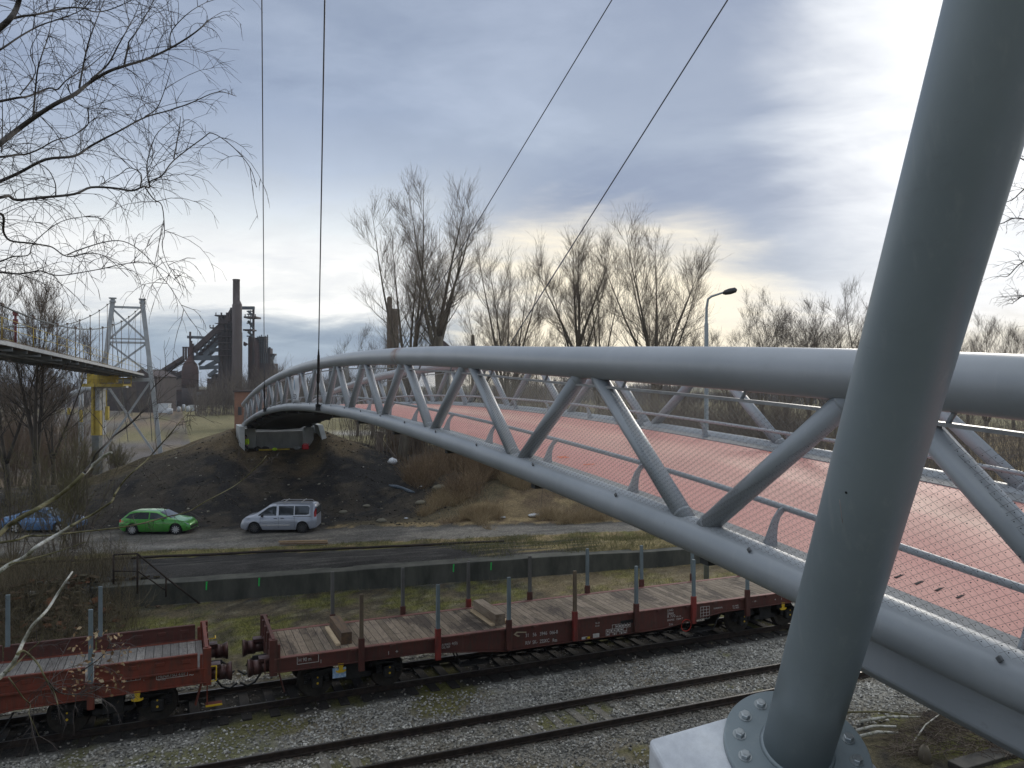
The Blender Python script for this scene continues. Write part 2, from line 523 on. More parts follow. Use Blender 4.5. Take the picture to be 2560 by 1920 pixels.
    c = mixc(C_FLD, (0.17, 0.15, 0.075), sstep(-0.25, 0.25, n3 + n * 0.4))
    q = y - 0.25 * x
    for p in (104, 128):
        c = mixc(c, C_PATH, sstep(2.2, 1.0, abs(q - p)))
    if x < 2:
        c = mixc(c, (0.20, 0.15, 0.105), sstep(-0.25, 0.1, fbm(x, y, 0.08, 3))); c = mixc(c, (0.12, 0.10, 0.075), sstep(0.0, 0.3, fbm(x, y, 0.21, 3)))
        c = mixc(c, (0.16, 0.15, 0.15), 0.7 * sstep(0.12, 0.3, fbm(x + 50, y, 0.06, 3)))
    return c
def axis(a, b, st, far):
    d = list(np.arange(a, b + 1e-6, st)); g = st
    lo, hi = [], []
    p = a
    while p > -far: g *= 1.22; p -= g; lo.append(p)
    g = st; p = b
    while p < far: g *= 1.22; p += g; hi.append(p)
    return lo[::-1] + d + hi
gx = axis(-20, 30, 0.32, 2500); gy = axis(3.0, 74, 0.32, 2500)
nx, ny = len(gx), len(gy)
V = np.zeros((ny, nx, 3)); CC = np.zeros((ny, nx, 4)); CC[..., 3] = 1
for j, y in enumerate(gy):
    for i, x in enumerate(gx):
        V[j, i] = (x, y, gz(x, y) if -200 < x < 260 and y < 330 else -0.05)
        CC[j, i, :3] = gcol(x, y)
ii = np.arange(nx * ny).reshape(ny, nx)
F = np.stack([ii[:-1, :-1], ii[:-1, 1:], ii[1:, 1:], ii[1:, :-1]], -1).reshape(-1, 4)
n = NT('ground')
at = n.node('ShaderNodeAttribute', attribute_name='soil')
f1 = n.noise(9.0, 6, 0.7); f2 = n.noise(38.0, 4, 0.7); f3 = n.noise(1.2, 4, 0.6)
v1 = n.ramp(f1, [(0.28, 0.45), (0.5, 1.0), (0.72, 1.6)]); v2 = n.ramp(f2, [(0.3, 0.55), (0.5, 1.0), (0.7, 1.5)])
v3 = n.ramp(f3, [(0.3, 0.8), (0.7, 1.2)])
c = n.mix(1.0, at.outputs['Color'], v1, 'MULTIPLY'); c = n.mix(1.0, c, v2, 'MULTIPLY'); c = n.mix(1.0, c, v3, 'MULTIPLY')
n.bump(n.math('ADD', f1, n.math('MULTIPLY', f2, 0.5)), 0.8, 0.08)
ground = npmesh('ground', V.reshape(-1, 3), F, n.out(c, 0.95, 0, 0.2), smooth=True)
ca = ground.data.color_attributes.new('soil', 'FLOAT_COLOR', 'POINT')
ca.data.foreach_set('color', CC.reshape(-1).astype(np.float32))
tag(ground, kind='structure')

# ------------------------------------------------------------------ ballast stones
STONE_V = np.array([(1, 0, 0), (-1, 0, 0), (0, 1, 0), (0, -1, 0), (0, 0, 1), (0, 0, -1)], float)
STONE_F = np.array([(0, 2, 4), (2, 1, 4), (1, 3, 4), (3, 0, 4), (2, 0, 5), (1, 2, 5), (3, 1, 5), (0, 3, 5)])
def stones(P, size, flat=0.7):
    k = len(P)
    a = rng.normal(size=(k, 3, 3)); q, _ = np.linalg.qr(a)
    sc = size[:, None, None] * (0.6 + 0.7 * rng.random((k, 6, 1)))
    V = (STONE_V[None] * sc) @ q
    V[..., 2] *= flat
    V += P[:, None, :]
    F = STONE_F[None] + (np.arange(k) * 6)[:, None, None]
    return V.reshape(-1, 3), F.reshape(-1, 3)
def mat_island(name, ramp, rough=0.9, noise=None, rust=False):
    n = NT(name); g = n.node('ShaderNodeNewGeometry')
    c = n.ramp(g.outputs['Random Per Island'], ramp)
    if noise:
        c = n.mix(1.0, c, n.ramp(n.noise(noise, 4, 0.6), [(0.3, 0.6), (0.7, 1.25)]), 'MULTIPLY')
    if rust:   # brake dust and rust lying along the rails
        sp = n.node('ShaderNodeSeparateXYZ'); n.lk(n.tc.outputs['Object'], sp.inputs[0])
        for y0, w in ((17.69, .42), (19.2, .42), (22.3, .8), (23.8, .8)):
            m = n.node('ShaderNodeMapRange', interpolation_type='SMOOTHSTEP'); n.lk(n.math('ABSOLUTE', n.math('SUBTRACT', sp.outputs[1], y0)), m.inputs[0])
            m.inputs[1].default_value = w; m.inputs[2].default_value = w * .25; m.inputs[3].default_value = 0; m.inputs[4].default_value = .8
            c = n.mix(n.math('MULTIPLY', m.outputs[0], n.ramp(n.noise(1.3, 4, .6), [(.3, .35), (.6, 1.0)])), c, (0.115, 0.078, 0.052))
        c = n.mix(n.ramp(n.noise(.55, 4, .65), [(.50, 0.0), (.68, .65)]), c, (0.13, 0.12, 0.10))
        c = n.mix(n.ramp(n.noise(.8, 4, .6, (1, 1.6, 1)), [(.55, 0.0), (.70, .5)]), c, (0.30, 0.25, 0.17))
    return n.out(c, rough, 0, 0.25)
def in_view(P, margin=0.03):
    X = P[:, 0] * CS - P[:, 1] * SN; Y = P[:, 0] * SN + P[:, 1] * CS
    r = X / Y; v = -(P[:, 2] - CAMZ) / Y
    return (np.abs(r) < 0.6465 + margin) & (v < 0.485 + margin)
K = 175000
P = np.stack([rng.uniform(-18, 32, K), rng.uniform(15.2, 25.6, K), np.full(K, -0.20)], 1)
keep = in_view(P)
zone = np.ones(K)
zone[np.abs(P[:, 1] - 18.45) < 1.0] = 0.7
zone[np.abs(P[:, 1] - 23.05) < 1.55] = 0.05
zone[P[:, 1] < 16.8] = 0.5
zone[P[:, 1] > 24.8] = 0.25
gn = np.array([fbm(a, b, 0.5, 4) for a, b in P[:, :2]])
zone *= np.where(gn > 0.25, 0.25, 1.0)
keep &= rng.random(K) < zone
P = P[keep]; P[:, 2] += rng.uniform(-0.01, 0.03, len(P))
Vs, Fs = stones(P, rng.uniform(0.022, 0.052, len(P)))
bal = npmesh('ballast', Vs, Fs, mat_island('stone', [(0.0, (0.10, 0.10, 0.095)), (0.25, (0.30, 0.29, 0.265)), (0.6, (0.44, 0.415, 0.36)), (0.85, (0.56, 0.54, 0.50)), (1.0, (0.78, 0.75, 0.68))], noise=1.1, rust=True))
tag(bal, 'grey ballast gravel between the railway tracks', 'gravel', kind='stuff')

# ------------------------------------------------------------------ railway tracks
M_RAIL = mat('rail_steel', (0.07, 0.05, 0.04), (0.035, 0.028, 0.025), 6, 0.55, 0.4, 0.1)
M_RAILTOP = mat('rail_head', (0.20, 0.19, 0.18), (0.09, 0.08, 0.07), 5, 0.40, 0.8, sc=(0.3, 6, 6))
M_SLEEPER = mat('sleeper_wood', (0.035, 0.029, 0.024), (0.018, 0.015, 0.013), 6, 0.85, 0, 0.5, sc=(6, 1, 3), bdist=0.02)
M_SLEEPERC = mat('sleeper_grey', (0.24, 0.22, 0.18), (0.11, 0.10, 0.08), 4, 0.85, 0, 0.4, sc=(5, 1, 3), bdist=0.02)
prof = [(-0.07, -0.155), (0.07, -0.155), (0.07, -0.14), (0.012, -0.125), (0.012, -0.045), (0.036, -0.035), (0.036, -0.003), (0.028, 0.0), (-0.028, 0.0), (-0.036, -0.003), (-0.036, -0.035), (-0.012, -0.045), (-0.012, -0.125), (-0.07, -0.14)]
def track(cy, label, sl_mat, sl_top, sl_x0, sl_x1, pitch):
    t = thing('railway_track', label, 'railway track', (8, cy, -0.2))
    for dy_ in (-0.755, 0.755):
        b = MB(); b.prism(prof, (-60, cy + dy_, 0), (0, 1, 0), (0, 0, 1), (1, 0, 0), 160)
        r = b.build('rail', M_RAIL, t)
        b = MB(); b.box((20, cy + dy_, 0.0015), (160, 0.05, 0.003)); b.build('running_surface', M_RAILTOP, r)
    x = sl_x0
    while x < sl_x1:
        b = MB(); b.box((x, cy + random.uniform(-.05, .05), sl_top - 0.07 + random.uniform(-.012, .006)), (0.26, 2.6, 0.14), Matrix.Rotation(random.uniform(-.02, .02), 3, 'Z'), bev=0.012)
        b.build('sleeper', sl_mat, t)
        x += pitch + random.uniform(-.04, .04)
    return t
track(18.45, 'empty single railway track in front of the flat wagons', M_SLEEPERC, -0.188, -8, 27, 0.66)
track(23.05, 'railway track with dark sleepers under the red flat wagons', M_SLEEPER, -0.165, -13, 29, 0.64)

# ------------------------------------------------------------------ loading platform wall, kerb
M_CONC = mat('wall_concrete', (0.105, 0.104, 0.085), (0.045, 0.046, 0.038), 1.2, 0.92, 0, 0.4, sc=(1, 1, 0.35), bdist=0.03)
M_CONCL = mat('pale_concrete', (0.25, 0.245, 0.235), (0.15, 0.148, 0.14), 2.5, 0.9, 0, 0.3)
wl = thing('platform_wall', 'long low dark concrete wall of the loading platform behind the wagons', 'wall', (8, wall_t(8), -0.1))
b = MB(); rows = []
xs = np.arange(-3.0, 62.1, 0.8)
wz = lambda x: 0.75 - 0.10 * sstep(16, 22, x) + 0.02 * fbm(x, 0, 0.8, 2)
for x in xs:
    t_ = wall_t(x); z_ = wz(x)
    rows.append([(x, t_, -0.4), (x, t_ + 0.01, z_ - 0.02), (x, t_ + 0.03, z_), (x, t_ + 0.82, z_ + 0.012), (x, t_ + 0.83, -0.4)])
b.grid(rows, smooth=False); b.add(rows[0], [(0, 1, 2, 3, 4)]); b.add(rows[-1], [(4, 3, 2, 1, 0)])
b.build('wall_body', M_CONC, wl)
M_GREEN = mat('spray_green', (0.03, 0.62, 0.11), (0.02, 0.45, 0.08), 20, 0.6)
for u, v in ((516, 1455), (647.5, 1451), (1133.6, 1420), (1227.5, 1416)):
    r = (u - 1280) / FP; x = 5.0
    for _ in range(8):
        t_ = wall_t(x); x = A(u, v, t_ / (CS - SN * r)).x
    p = A(u, v, wall_t(x) / (CS - SN * r))
    b = MB(); zc_ = min(p.z, wz(x) - 0.2)
    b.prism([(-0.03, -0.16), (0.02, -0.17), (0.03, 0.05), (0.045, 0.17), (-0.02, 0.17), (-0.025, 0.0)], (x, t_ - 0.004, zc_), (1, -0.1, 0), (0, 0, 1), (0, 1, 0), 0.012)
    b.build('paint_mark', M_GREEN, wl)
# rusty kerb rail between cinder strip and road verge
M_RUSTD = mat('dark_rust', (0.055, 0.038, 0.028), (0.028, 0.022, 0.019), 4, 0.85, 0.2, 0.2)
b = MB(); pts = []
for x in np.arange(-14, 17, 0.8):
    y = road_near(x) - 2.0; pts.append((x, y, gz(x, y) + 0.05))
b.tube(pts, 0.075, 5); k = b.build('kerb_rail', M_RUSTD)
tag(k, 'long dark rusty rail lying along the edge of the grey road', 'rail')
# cut planks at the road edge
M_PLANK = mat('fresh_plank', (0.42, 0.30, 0.17), (0.27, 0.17, 0.09), 3, 0.75, sc=(0.3, 5, 5))
M_PLANKD = mat('old_plank', (0.22, 0.14, 0.085), (0.12, 0.075, 0.045), 3, 0.8, sc=(0.3, 5, 5))
for (u0, u1, v, m, lab) in ((697, 818, 1354, M_PLANK, 'pale yellow plank lying lengthwise on the road edge'), (700, 820, 1359, M_PLANKD, 'brown plank lying in front of the pale plank at the road edge')):
    p, q = G(u0, v, 0.06), G(u1, v - 2, 0.06)
    b = MB(); b.beam(p, q, 0.22, 0.07); o = b.build('plank', m); tag(o, lab, 'plank', 'planks at the road edge')

# ------------------------------------------------------------------ old stair railing at the wall end
M_RUST = mat('rail_rust', (0.055, 0.038, 0.028), (0.03, 0.022, 0.018), 6, 0.85, 0.2, 0.2)
rl = thing('stair_railing', 'bent rusty stair railing at the end of the platform wall', 'railing', T(340, 1480, 33.9))
tl = 33.7
P_ = lambda u, v: T(u, v, tl)
b = MB(); b.cyl(P_(284, 1460), P_(284, 1387), 0.038, 8); b.build('post', M_RUST, rl)
b = MB(); b.cyl(P_(343.6, 1484), P_(343.6, 1384), 0.038, 8); b.build('post', M_RUST, rl)
b = MB(); b.cyl(P_(415, 1492), P_(415, 1446), 0.034, 8); b.build('post', M_RUST, rl)
b = MB(); b.tube([P_(284, 1387), P_(343, 1384), P_(420, 1448), P_(500, 1510)], 0.034, 8); b.build('top_rail', M_RUST, rl)
b = MB(); b.tube([P_(284, 1428), P_(345, 1428), P_(417, 1478)], 0.026, 8); b.build('mid_rail', M_RUST, rl)
# ------------------------------------------------------------------ footbridge
BW = 5.2
def bx(t): return 4.75 + 0.003 * t
def zlow(t): return 7.75 - (0.0017 if t < 26 else 0.00150) * (t - 26) ** 2 - 0.10 * sstep(8.0, 2.0, t)
CH = 1.6
def cht(t): return CH + 0.11 * sstep(11, 3, t) + 0.10 * sstep(8.0, 2.0, t)
T0, T1 = -3.2, 65.9
def paint(name, c1, c2, rough=0.42, stain=False):
    n = NT(name)
    f = n.noise(0.9, 5, 0.6); g = n.noise(26, 3, 0.6)
    c = n.ramp(f, [(0.35, c2), (0.62, c1)])
    c = n.mix(n.math('MULTIPLY', n.ramp(n.noise(5, 6, 0.75, (1, 0.4, 1)), [(0.58, 0.0), (0.75, 1.0)]), 0.18), c, (0.16, 0.155, 0.15))
    if stain:
        w = n.node('ShaderNodeVectorMath', operation='DISTANCE')
        n.lk(n.tc.outputs['Object'], w.inputs[0]); w.inputs[1].default_value = stain
        m = n.node('ShaderNodeMapRange'); n.lk(w.outputs['Value'], m.inputs[0])
        m.inputs[1].default_value = 0.55; m.inputs[2].default_value = 0.10
        k = n.math('MULTIPLY', m.outputs[0], n.ramp(n.noise(3.2, 5, 0.7, (1, 1, 1)), [(0.42, 0.0), (0.58, 1.0)]))
        c = n.mix(k, c, (0.20, 0.09, 0.045))
    run = n.ramp(n.noise(7.0, 5, 0.65, (1.6, 1.6, 0.12)), [(0.56, 0.0), (0.72, 1.0)])
    c = n.mix(n.math('MULTIPLY', run, 0.16), c, (0.50, 0.50, 0.49))
    scuff = n.ramp(n.noise(3.4, 6, 0.8, (1, 1, 2.2), dist=1.2), [(0.63, 0.0), (0.70, 1.0)])
    c = n.mix(n.math('MULTIPLY', scuff, 0.22), c, (0.17, 0.165, 0.155))
    r = n.math('ADD', n.math('MULTIPLY', f, 0.22), rough - 0.1)
    n.bump(g, 0.03, 0.004)
    return n.out(c, r, 0.15, 0.45)
M_PAINT = paint('grey_paint', (0.36, 0.385, 0.41), (0.305, 0.33, 0.352))
M_GALV = mat('galvanised', (0.36, 0.365, 0.37), (0.25, 0.255, 0.26), 8, 0.42, 0.5)
M_WIRE = mat('net_wire', (0.22, 0.22, 0.205), (0.15, 0.15, 0.14), 8, 0.45, 0.7)
M_KNOT = mat('net_knot', (0.10, 0.10, 0.10), None, 8, 0.5, 0.5)
M_DARKST = mat('dark_steel', (0.06, 0.06, 0.062), (0.035, 0.035, 0.036), 4, 0.6, 0.3)
n = NT('deck_coating')
f = n.noise(1.1, 5, 0.6, (1, 0.25, 1)); f2 = n.noise(42, 3, 0.6)
sp = n.node('ShaderNodeSeparateXYZ'); n.lk(n.tc.outputs['Object'], sp.inputs[0])
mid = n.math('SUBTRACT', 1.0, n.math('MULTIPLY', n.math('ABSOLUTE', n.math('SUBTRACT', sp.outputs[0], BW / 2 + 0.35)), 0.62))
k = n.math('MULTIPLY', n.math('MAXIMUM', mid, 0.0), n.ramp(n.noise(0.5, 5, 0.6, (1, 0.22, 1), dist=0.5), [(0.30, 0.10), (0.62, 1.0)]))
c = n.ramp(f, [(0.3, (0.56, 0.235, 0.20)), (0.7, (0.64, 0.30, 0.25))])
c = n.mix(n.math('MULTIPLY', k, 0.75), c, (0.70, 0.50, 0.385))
c = n.mix(1.0, c, n.ramp(f2, [(0.3, 0.88), (0.7, 1.1)]), 'MULTIPLY')
n.bump(f2, 0.25, 0.004)
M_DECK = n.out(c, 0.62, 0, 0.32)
BZ = 5.0
M_OLDP = mat('lug_grey', (0.13, 0.135, 0.14), None, 6, .6)
M_KERB = mat('kerb_paint', (0.33, 0.34, 0.345), (0.27, 0.275, 0.28), 1.5, .75, spec=.2)
bridge = thing('footbridge', 'arched grey steel footbridge with tubular trusses, wire nets and a red deck', 'bridge', (4.75, 0, BZ))
M_TOPC = paint('grey_paint_worn', (0.385, 0.405, 0.43), (0.33, 0.35, 0.37), 0.42, stain=(T(1000, 890, 18).x * 0 + 0.05, 17.8, zlow(17.8) + CH + 0.16 - BZ))
ts = np.arange(T0, T1 + 0.01, 0.6)
def bline(dx_, dz_, tt=ts): return [(bx(t) + dx_, t, zlow(t) + dz_) for t in tt]
for side, dx_ in ((0, 0.0), (1, BW)):
    b = MB(); b.tube([(bx(t) + dx_, t, zlow(t) + cht(t)) for t in ts], 0.203, 32); b.build('top_chord', M_TOPC if side == 0 else M_PAINT, bridge)
    b = MB(); b.tube(bline(dx_, 0), 0.178, 32); b.build('bottom_chord', M_PAINT, bridge)
    out = -1 if side == 0 else 1
    # diagonals
    bot = [-2.2, 2.15, 6.55, 11.0, 15.45, 19.65, 23.8, 27.9] + [27.9 + 4.1 * i for i in range(1, 10)]
    for a, c_ in zip(bot[:-1], bot[1:]):
        m_ = (a + c_) / 2
        for p0, p1, o0, o1 in ((a, m_, 0.13, -0.17), (c_, m_, -0.13, 0.17)):
            b = MB()
            b.tube([(bx(p0) + dx_, p0 + o0, zlow(p0 + o0) + 0.10), (bx(m_) + dx_, p1 + o1, zlow(m_) + cht(m_) - 0.12)], 0.098, 18)
            q0_, q1_ = Vector((bx(p0) + dx_, p0 + o0, zlow(p0 + o0) + 0.10)), Vector((bx(m_) + dx_, p1 + o1, zlow(m_) + cht(m_) - 0.12)); ud = (q1_ - q0_).normalized(); L_ = (q1_ - q0_).length
            for s0 in (0.115, L_ - 0.125): b.tube([q0_ + ud * (s0 - .012), q0_ + ud * s0, q0_ + ud * (s0 + .012)], [0.0985, 0.1055, 0.0985], 18, cap=False)
            b.build('diagonal', M_PAINT, bridge)
    # net rail under the top chord, with short hangers
    rx = dx_ + out * 0.02
    b = MB(); q = [(bx(t) + rx, t, zlow(t) + cht(t) - 0.285) for t in ts]
    for p0, p1 in zip(q[:-1], q[1:]): b.beam(p0, p1, 0.07, 0.028)
    nr = b.build('net_rail', M_GALV, bridge)
    t = T0 + 0.6
    while t < T1 - 0.5:
        b = MB(); b.cyl((bx(t) + rx, t + 0.03, zlow(t) + cht(t) - 0.28), (bx(t) + dx_, t - 0.03, zlow(t) + cht(t) - 0.17), 0.018, 8); b.build('hanger', M_PAINT, nr)
        t += 2.1
    # wire net: two families of slanting wires
    zb, zt = 0.155, CH - 0.29
    nxo = dx_ + out * 0.125
    st = 0.088; rise = 0.60
    t0s = np.arange(T0, T1 - 2.1, st); L = (zt - zb) / rise
    def npt(t, z, xo):
        e = np.clip((8.0 - t) / 6.0, 0, 1); return np.stack([4.75 + 0.003 * t + xo, t, 7.75 - np.where(t < 26, 0.0017, 0.0015) * (t - 26) ** 2 - 0.10 * e * e * (3 - 2 * e) * (1 - np.minimum(z, 1.3) / 1.3) + z], 1)
    wr = np.where(t0s < 14, 0.0012, 0.0010)
    xt = dx_ + out * 0.05
    parts = []
    for sg in (1, -1):
        ta, tb = (t0s, t0s + L) if sg > 0 else (t0s + L, t0s)
        parts.append(sticks(npt(ta, zb, nxo), npt((ta + tb) / 2, (zb + zt) / 2, (nxo + xt) / 2), npt(tb, zt, xt), wr, wr))
    Vn, Fn = joinvf(parts)
    net = npmesh('wire_net', Vn, Fn, M_WIRE, bridge)
    if side == 0:
        kp = []
        h = st * rise / 2
        for row in range(1, int((zt - zb) / h)):
            z = zb + row * h; tt = np.arange(2.4, 13.0, st) + (row % 2) * st / 2
            fx = (z - zb) / (zt - zb)
            kp.append(npt(tt, z, nxo * (1 - fx) + xt * fx))
        kp = np.concatenate(kp)
        Vk, Fk = stones(kp, np.full(len(kp), 0.0052), 1.0)
        npmesh('knots', Vk, Fk, M_KNOT, net)
    t = 0.98
    while t < T1:
        b = MB(); b.box((bx(t) + dx_ + out * 0.14, t, zlow(t) + 0.14), (0.022, 0.038, 0.038), Matrix.Rotation(R(45), 3, 'X'), bev=0.005)
        b.build('net_lug', M_OLDP, net); t += 2.3
    # low guard rail on the deck side and its curved fins
    gx_ = dx_ - out * 0.46
    b = MB(); b.tube(bline(gx_, 0.42), 0.030, 12); gr = b.build('guard_rail', M_PAINT, bridge)
    t = 1.0
    while t < T1:
        b = MB(); dz0 = zlow(t)
        prof_ = [(-0.14, 0.02), (0.04, 0.02), (0.035, 0.12), (0.045, 0.22), (0.075, 0.30), (0.15, 0.37), (0.14, 0.40), (0.06, 0.37), (-0.01, 0.28), (-0.075, 0.14)]
        b.prism([(out * (p[0] - 0.14) * -1.0 - out * 0.0, p[1]) for p in prof_], (bx(t) + gx_, t - 0.012, dz0 + 0.04), (1, 0, 0), (0, 0, 1), (0, 1, 0), 0.024)
        b.build('fin', M_PAINT, gr); t += 2.4
    # kerb plate
    b = MB()
    rows = [[(bx(t) + dx_ - out * a, t, zlow(t) + z) for a, z in ((0.10, 0.10), (0.30, 0.085), (0.47, 0.075), (0.47, -0.02), (0.12, -0.02))] for t in ts]
    b.grid(rows, smooth=False, closed=True); b.build('kerb_plate', M_KERB, bridge)
b = MB()
rows = [[(bx(t) + a, t, zlow(t) + z) for a, z in ((0.45, 0.06), (BW / 2, 0.082), (BW - 0.45, 0.06), (BW - 0.45, -0.10), (0.45, -0.10))] for t in ts]
b.grid(rows, smooth=False, closed=True); b.add(rows[-1], [(0, 1, 2, 3, 4)])
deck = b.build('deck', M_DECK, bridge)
M_SLOT = mat('drain_dark', (0.02, 0.02, 0.02), None, 3, 0.9)
for u, v in ((2248, 1437), (2299, 1453), (2349, 1469), (2402, 1487)):
    p = A(u, v, 5.6)
    for _ in range(6): p = G(u, v, zlow(p.y) + 0.075)
    b = MB(); b.box((p.x, p.y, zlow(p.y) + 0.0625), (0.15, 0.022, 0.008), Matrix.Rotation(R(18), 3, 'Z')); b.build('drain_slot', M_SLOT, deck)
M_ORANGE = mat('orange_mark', (0.9, 0.16, 0.02), None, 3, 0.7)
for u, v in ((1404, 1141), (1410, 1143), (1472, 1160), (1933, 1130), (1939, 1131)):
    p = A(u, v, 10)
    for _ in range(8): p = G(u, v, zlow(p.y) + 0.082)
    b = MB(); b.box((p.x, p.y, zlow(p.y) + 0.079), (0.17, 0.03, 0.006), Matrix.Rotation(R(random.uniform(-20, 20)), 3, 'Z')); b.build('chalk_mark', M_ORANGE, deck)
# soffit: longitudinal box beam and cross ribs
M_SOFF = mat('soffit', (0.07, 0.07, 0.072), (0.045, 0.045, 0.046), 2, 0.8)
b = MB()
rows = [[(bx(t) + a, t, zlow(t) + z) for a, z in ((0.35, -0.11), (BW - 0.35, -0.11), (BW - 0.9, -0.38), (BW / 2, -0.46), (0.9, -0.38))] for t in ts if t > 3]
b.grid(rows, smooth=False, closed=True); b.add(rows[0], [(0, 1, 2, 3, 4)]); b.add(rows[-1], [(4, 3, 2, 1, 0)])
b.build('soffit', M_SOFF, bridge)
for t in np.arange(6.55, T1 - 1, 4.15):
    b = MB(); b.beam((bx(t) + 0.1, t, zlow(t) - 0.2), (bx(t) + BW - 0.1, t, zlow(t) - 0.2), 0.14, 0.2); b.build('cross_rib', M_SOFF, bridge)
# haunch girder at the mast end
b = MB(); rows = []
for t in np.linspace(T0, 5.0, 24):
    d = 0.36
    rows.append([(bx(t) + a, t, zlow(t) + z) for a, z in ((0.02, -0.14), (0.02, -0.14 - d * 0.85), (0.10, -0.17 - d), (0.75, -0.17 - d), (0.75, -0.10))])
b.grid(rows, smooth=False, closed=True); b.add(rows[0], [(0, 1, 2, 3, 4)]); b.add(rows[-1], [(4, 3, 2, 1, 0)])
b.build('haunch_girder', M_PAINT, bridge, bevel=0.02)
# formwork left hanging under the deck
M_FORM = mat('formwork', (0.05, 0.042, 0.035), (0.025, 0.022, 0.02), 3, 0.9)
b = MB(); random.seed(5)
for i in range(9):
    t = 26.5 + i * 0.75; x = bx(t) + BW - 0.3 + random.uniform(-.1, .25)
    b.box((x, t, zlow(t) - 0.30 - random.uniform(0, .1)), (1.1, 0.6, 0.14)); b.box((x + .3, t + .2, zlow(t) - 0.45), (0.08, 0.08, 0.3))
b.box((bx(30) + BW - .2, 29.5, zlow(30) - 0.22), (0.5, 6.6, 0.1))
b.build('formwork', M_FORM, bridge)
# banner hanging on the net
M_WHITE = mat('banner_white', (0.70, 0.71, 0.73), (0.60, 0.62, 0.66), 2, 0.7)
M_INK = mat('banner_ink', (0.06, 0.06, 0.09), None, 3, 0.7)
M_BLUEINK = mat('banner_blue', (0.30, 0.50, 0.68), None, 3, 0.7)
bn = thing('banner', 'narrow white banner with blue print and dark letters hanging on the near bridge truss', 'banner', (bx(34.4) - 0.16, 34.4, zlow(34.4) + 0.2))
t_ = 34.4; z_ = zlow(t_)
b = MB(); rows = []
for i in range(9):
    f = i / 8; rows.append([(bx(t_) - 0.17 - 0.02 * math.sin(f * 9 + s_ * 2), t_ - 0.85 + 1.7 * s_, z_ + 0.20 + 1.12 * f - 0.02 * abs(s_ - .5)) for s_ in np.linspace(0, 1, 6)])
b.grid(rows); o = b.build('cloth', M_WHITE, bn); sm = o.modifiers.new('s', 'SOLIDIFY'); sm.thickness = 0.006
textpart('lettering', 'ED', 0.30, M_INK, bn, (-0.035, 0.72, 0.12), (R(90), 0, R(-90))).scale = (2.6, 1, 1)
textpart('lettering', 'I', 0.62, M_BLUEINK, bn, (-0.035, 0.55, 0.50), (R(90), 0, R(-90))).scale = (1.8, 1, 1)

# ------------------------------------------------------------------ leaning mast on its plinth
M_MAST = paint('mast_paint', (0.275, 0.32, 0.34), (0.235, 0.278, 0.297), 0.42)
MB0 = Vector((4.104, 4.396, 6.10)); MD = Vector((-0.47, -1.235, 2.5)); MDn = MD.normalized()
fc = MB0 - MDn * 0.17
mast = thing('bridge_mast', 'thick leaning grey tubular mast bolted by a round flange to the pale block', 'mast', fc)
MTOP = MB0 + MD * 11.35
b = MB(); b.tube([fc + MDn * 0.03 + (MTOP - fc) * i / 40 for i in range(41)], 0.240, 64); b.build('mast_tube', M_MAST, mast)
q = MDn.to_track_quat('Z', 'Y')
b = MB()
b.tube([fc - MDn * 0.028, fc + MDn * 0.024, fc + MDn * 0.03], [0.512, 0.512, 0.505], 96)
b.build('flange', M_MAST, mast)
b = MB(); b.tube([fc + MDn * 0.028, fc + MDn * 0.044, fc + MDn * 0.052], [0.264, 0.252, 0.241], 64); b.build('weld_collar', M_MAST, mast)
M_BOLT = mat('zinc_bolt', (0.50, 0.53, 0.54), (0.40, 0.43, 0.44), 12, 0.38, 0.75)
for i in range(14):
    a = 2 * math.pi * (i + 0.35) / 14
    p = fc + q @ Vector((0.405 * math.cos(a), 0.405 * math.sin(a), 0.0))
    b = MB()
    b.tube([p + MDn * 0.029, p + MDn * 0.036], 0.048, 20)
    b.tube([p + MDn * 0.036, p + MDn * 0.062, p + MDn * 0.066], [0.037, 0.037, 0.031], 6, smooth=False)
    b.tube([p + MDn * 0.066, p + MDn * 0.069], 0.018, 10)
    b.build('bolt', M_BOLT, mast)
# small lug / dent and drain hole on the tube, scratch
def on_mast(u, v):
    r = A(u, v, 1.0) - Vector((0, 0, CAMZ)); o = Vector((0, 0, CAMZ)); w = o - MB0
    d_ = r - MDn * r.dot(MDn); e = w - MDn * w.dot(MDn)
    a_, b_, c__ = d_.dot(d_), 2 * d_.dot(e), e.dot(e) - 0.240 ** 2
    s = (-b_ - math.sqrt(max(b_ * b_ - 4 * a_ * c__, 0))) / (2 * a_)
    return o + r * s
p = on_mast(1760 + 983 / 2.765, 900 + 917 / 2.765); ax = (p - MB0); nr_ = (ax - MDn * ax.dot(MDn)).normalized()
b = MB(); b.cyl(p - nr_ * 0.004, p + nr_ * 0.0015, 0.008, 12); b.build('drain_hole', M_SLOT, mast)
b = MB(); pts = [on_mast(1760 + a / 2.765, 900 + c_ / 2.765) for a, c_ in ((937, 965), (944, 1020), (951, 1075), (958, 1125))]
b.tube(pts, 0.0016, 5); b.build('scratch', mat('scratch', (0.42, 0.33, 0.31), None, 3, 0.6), mast)
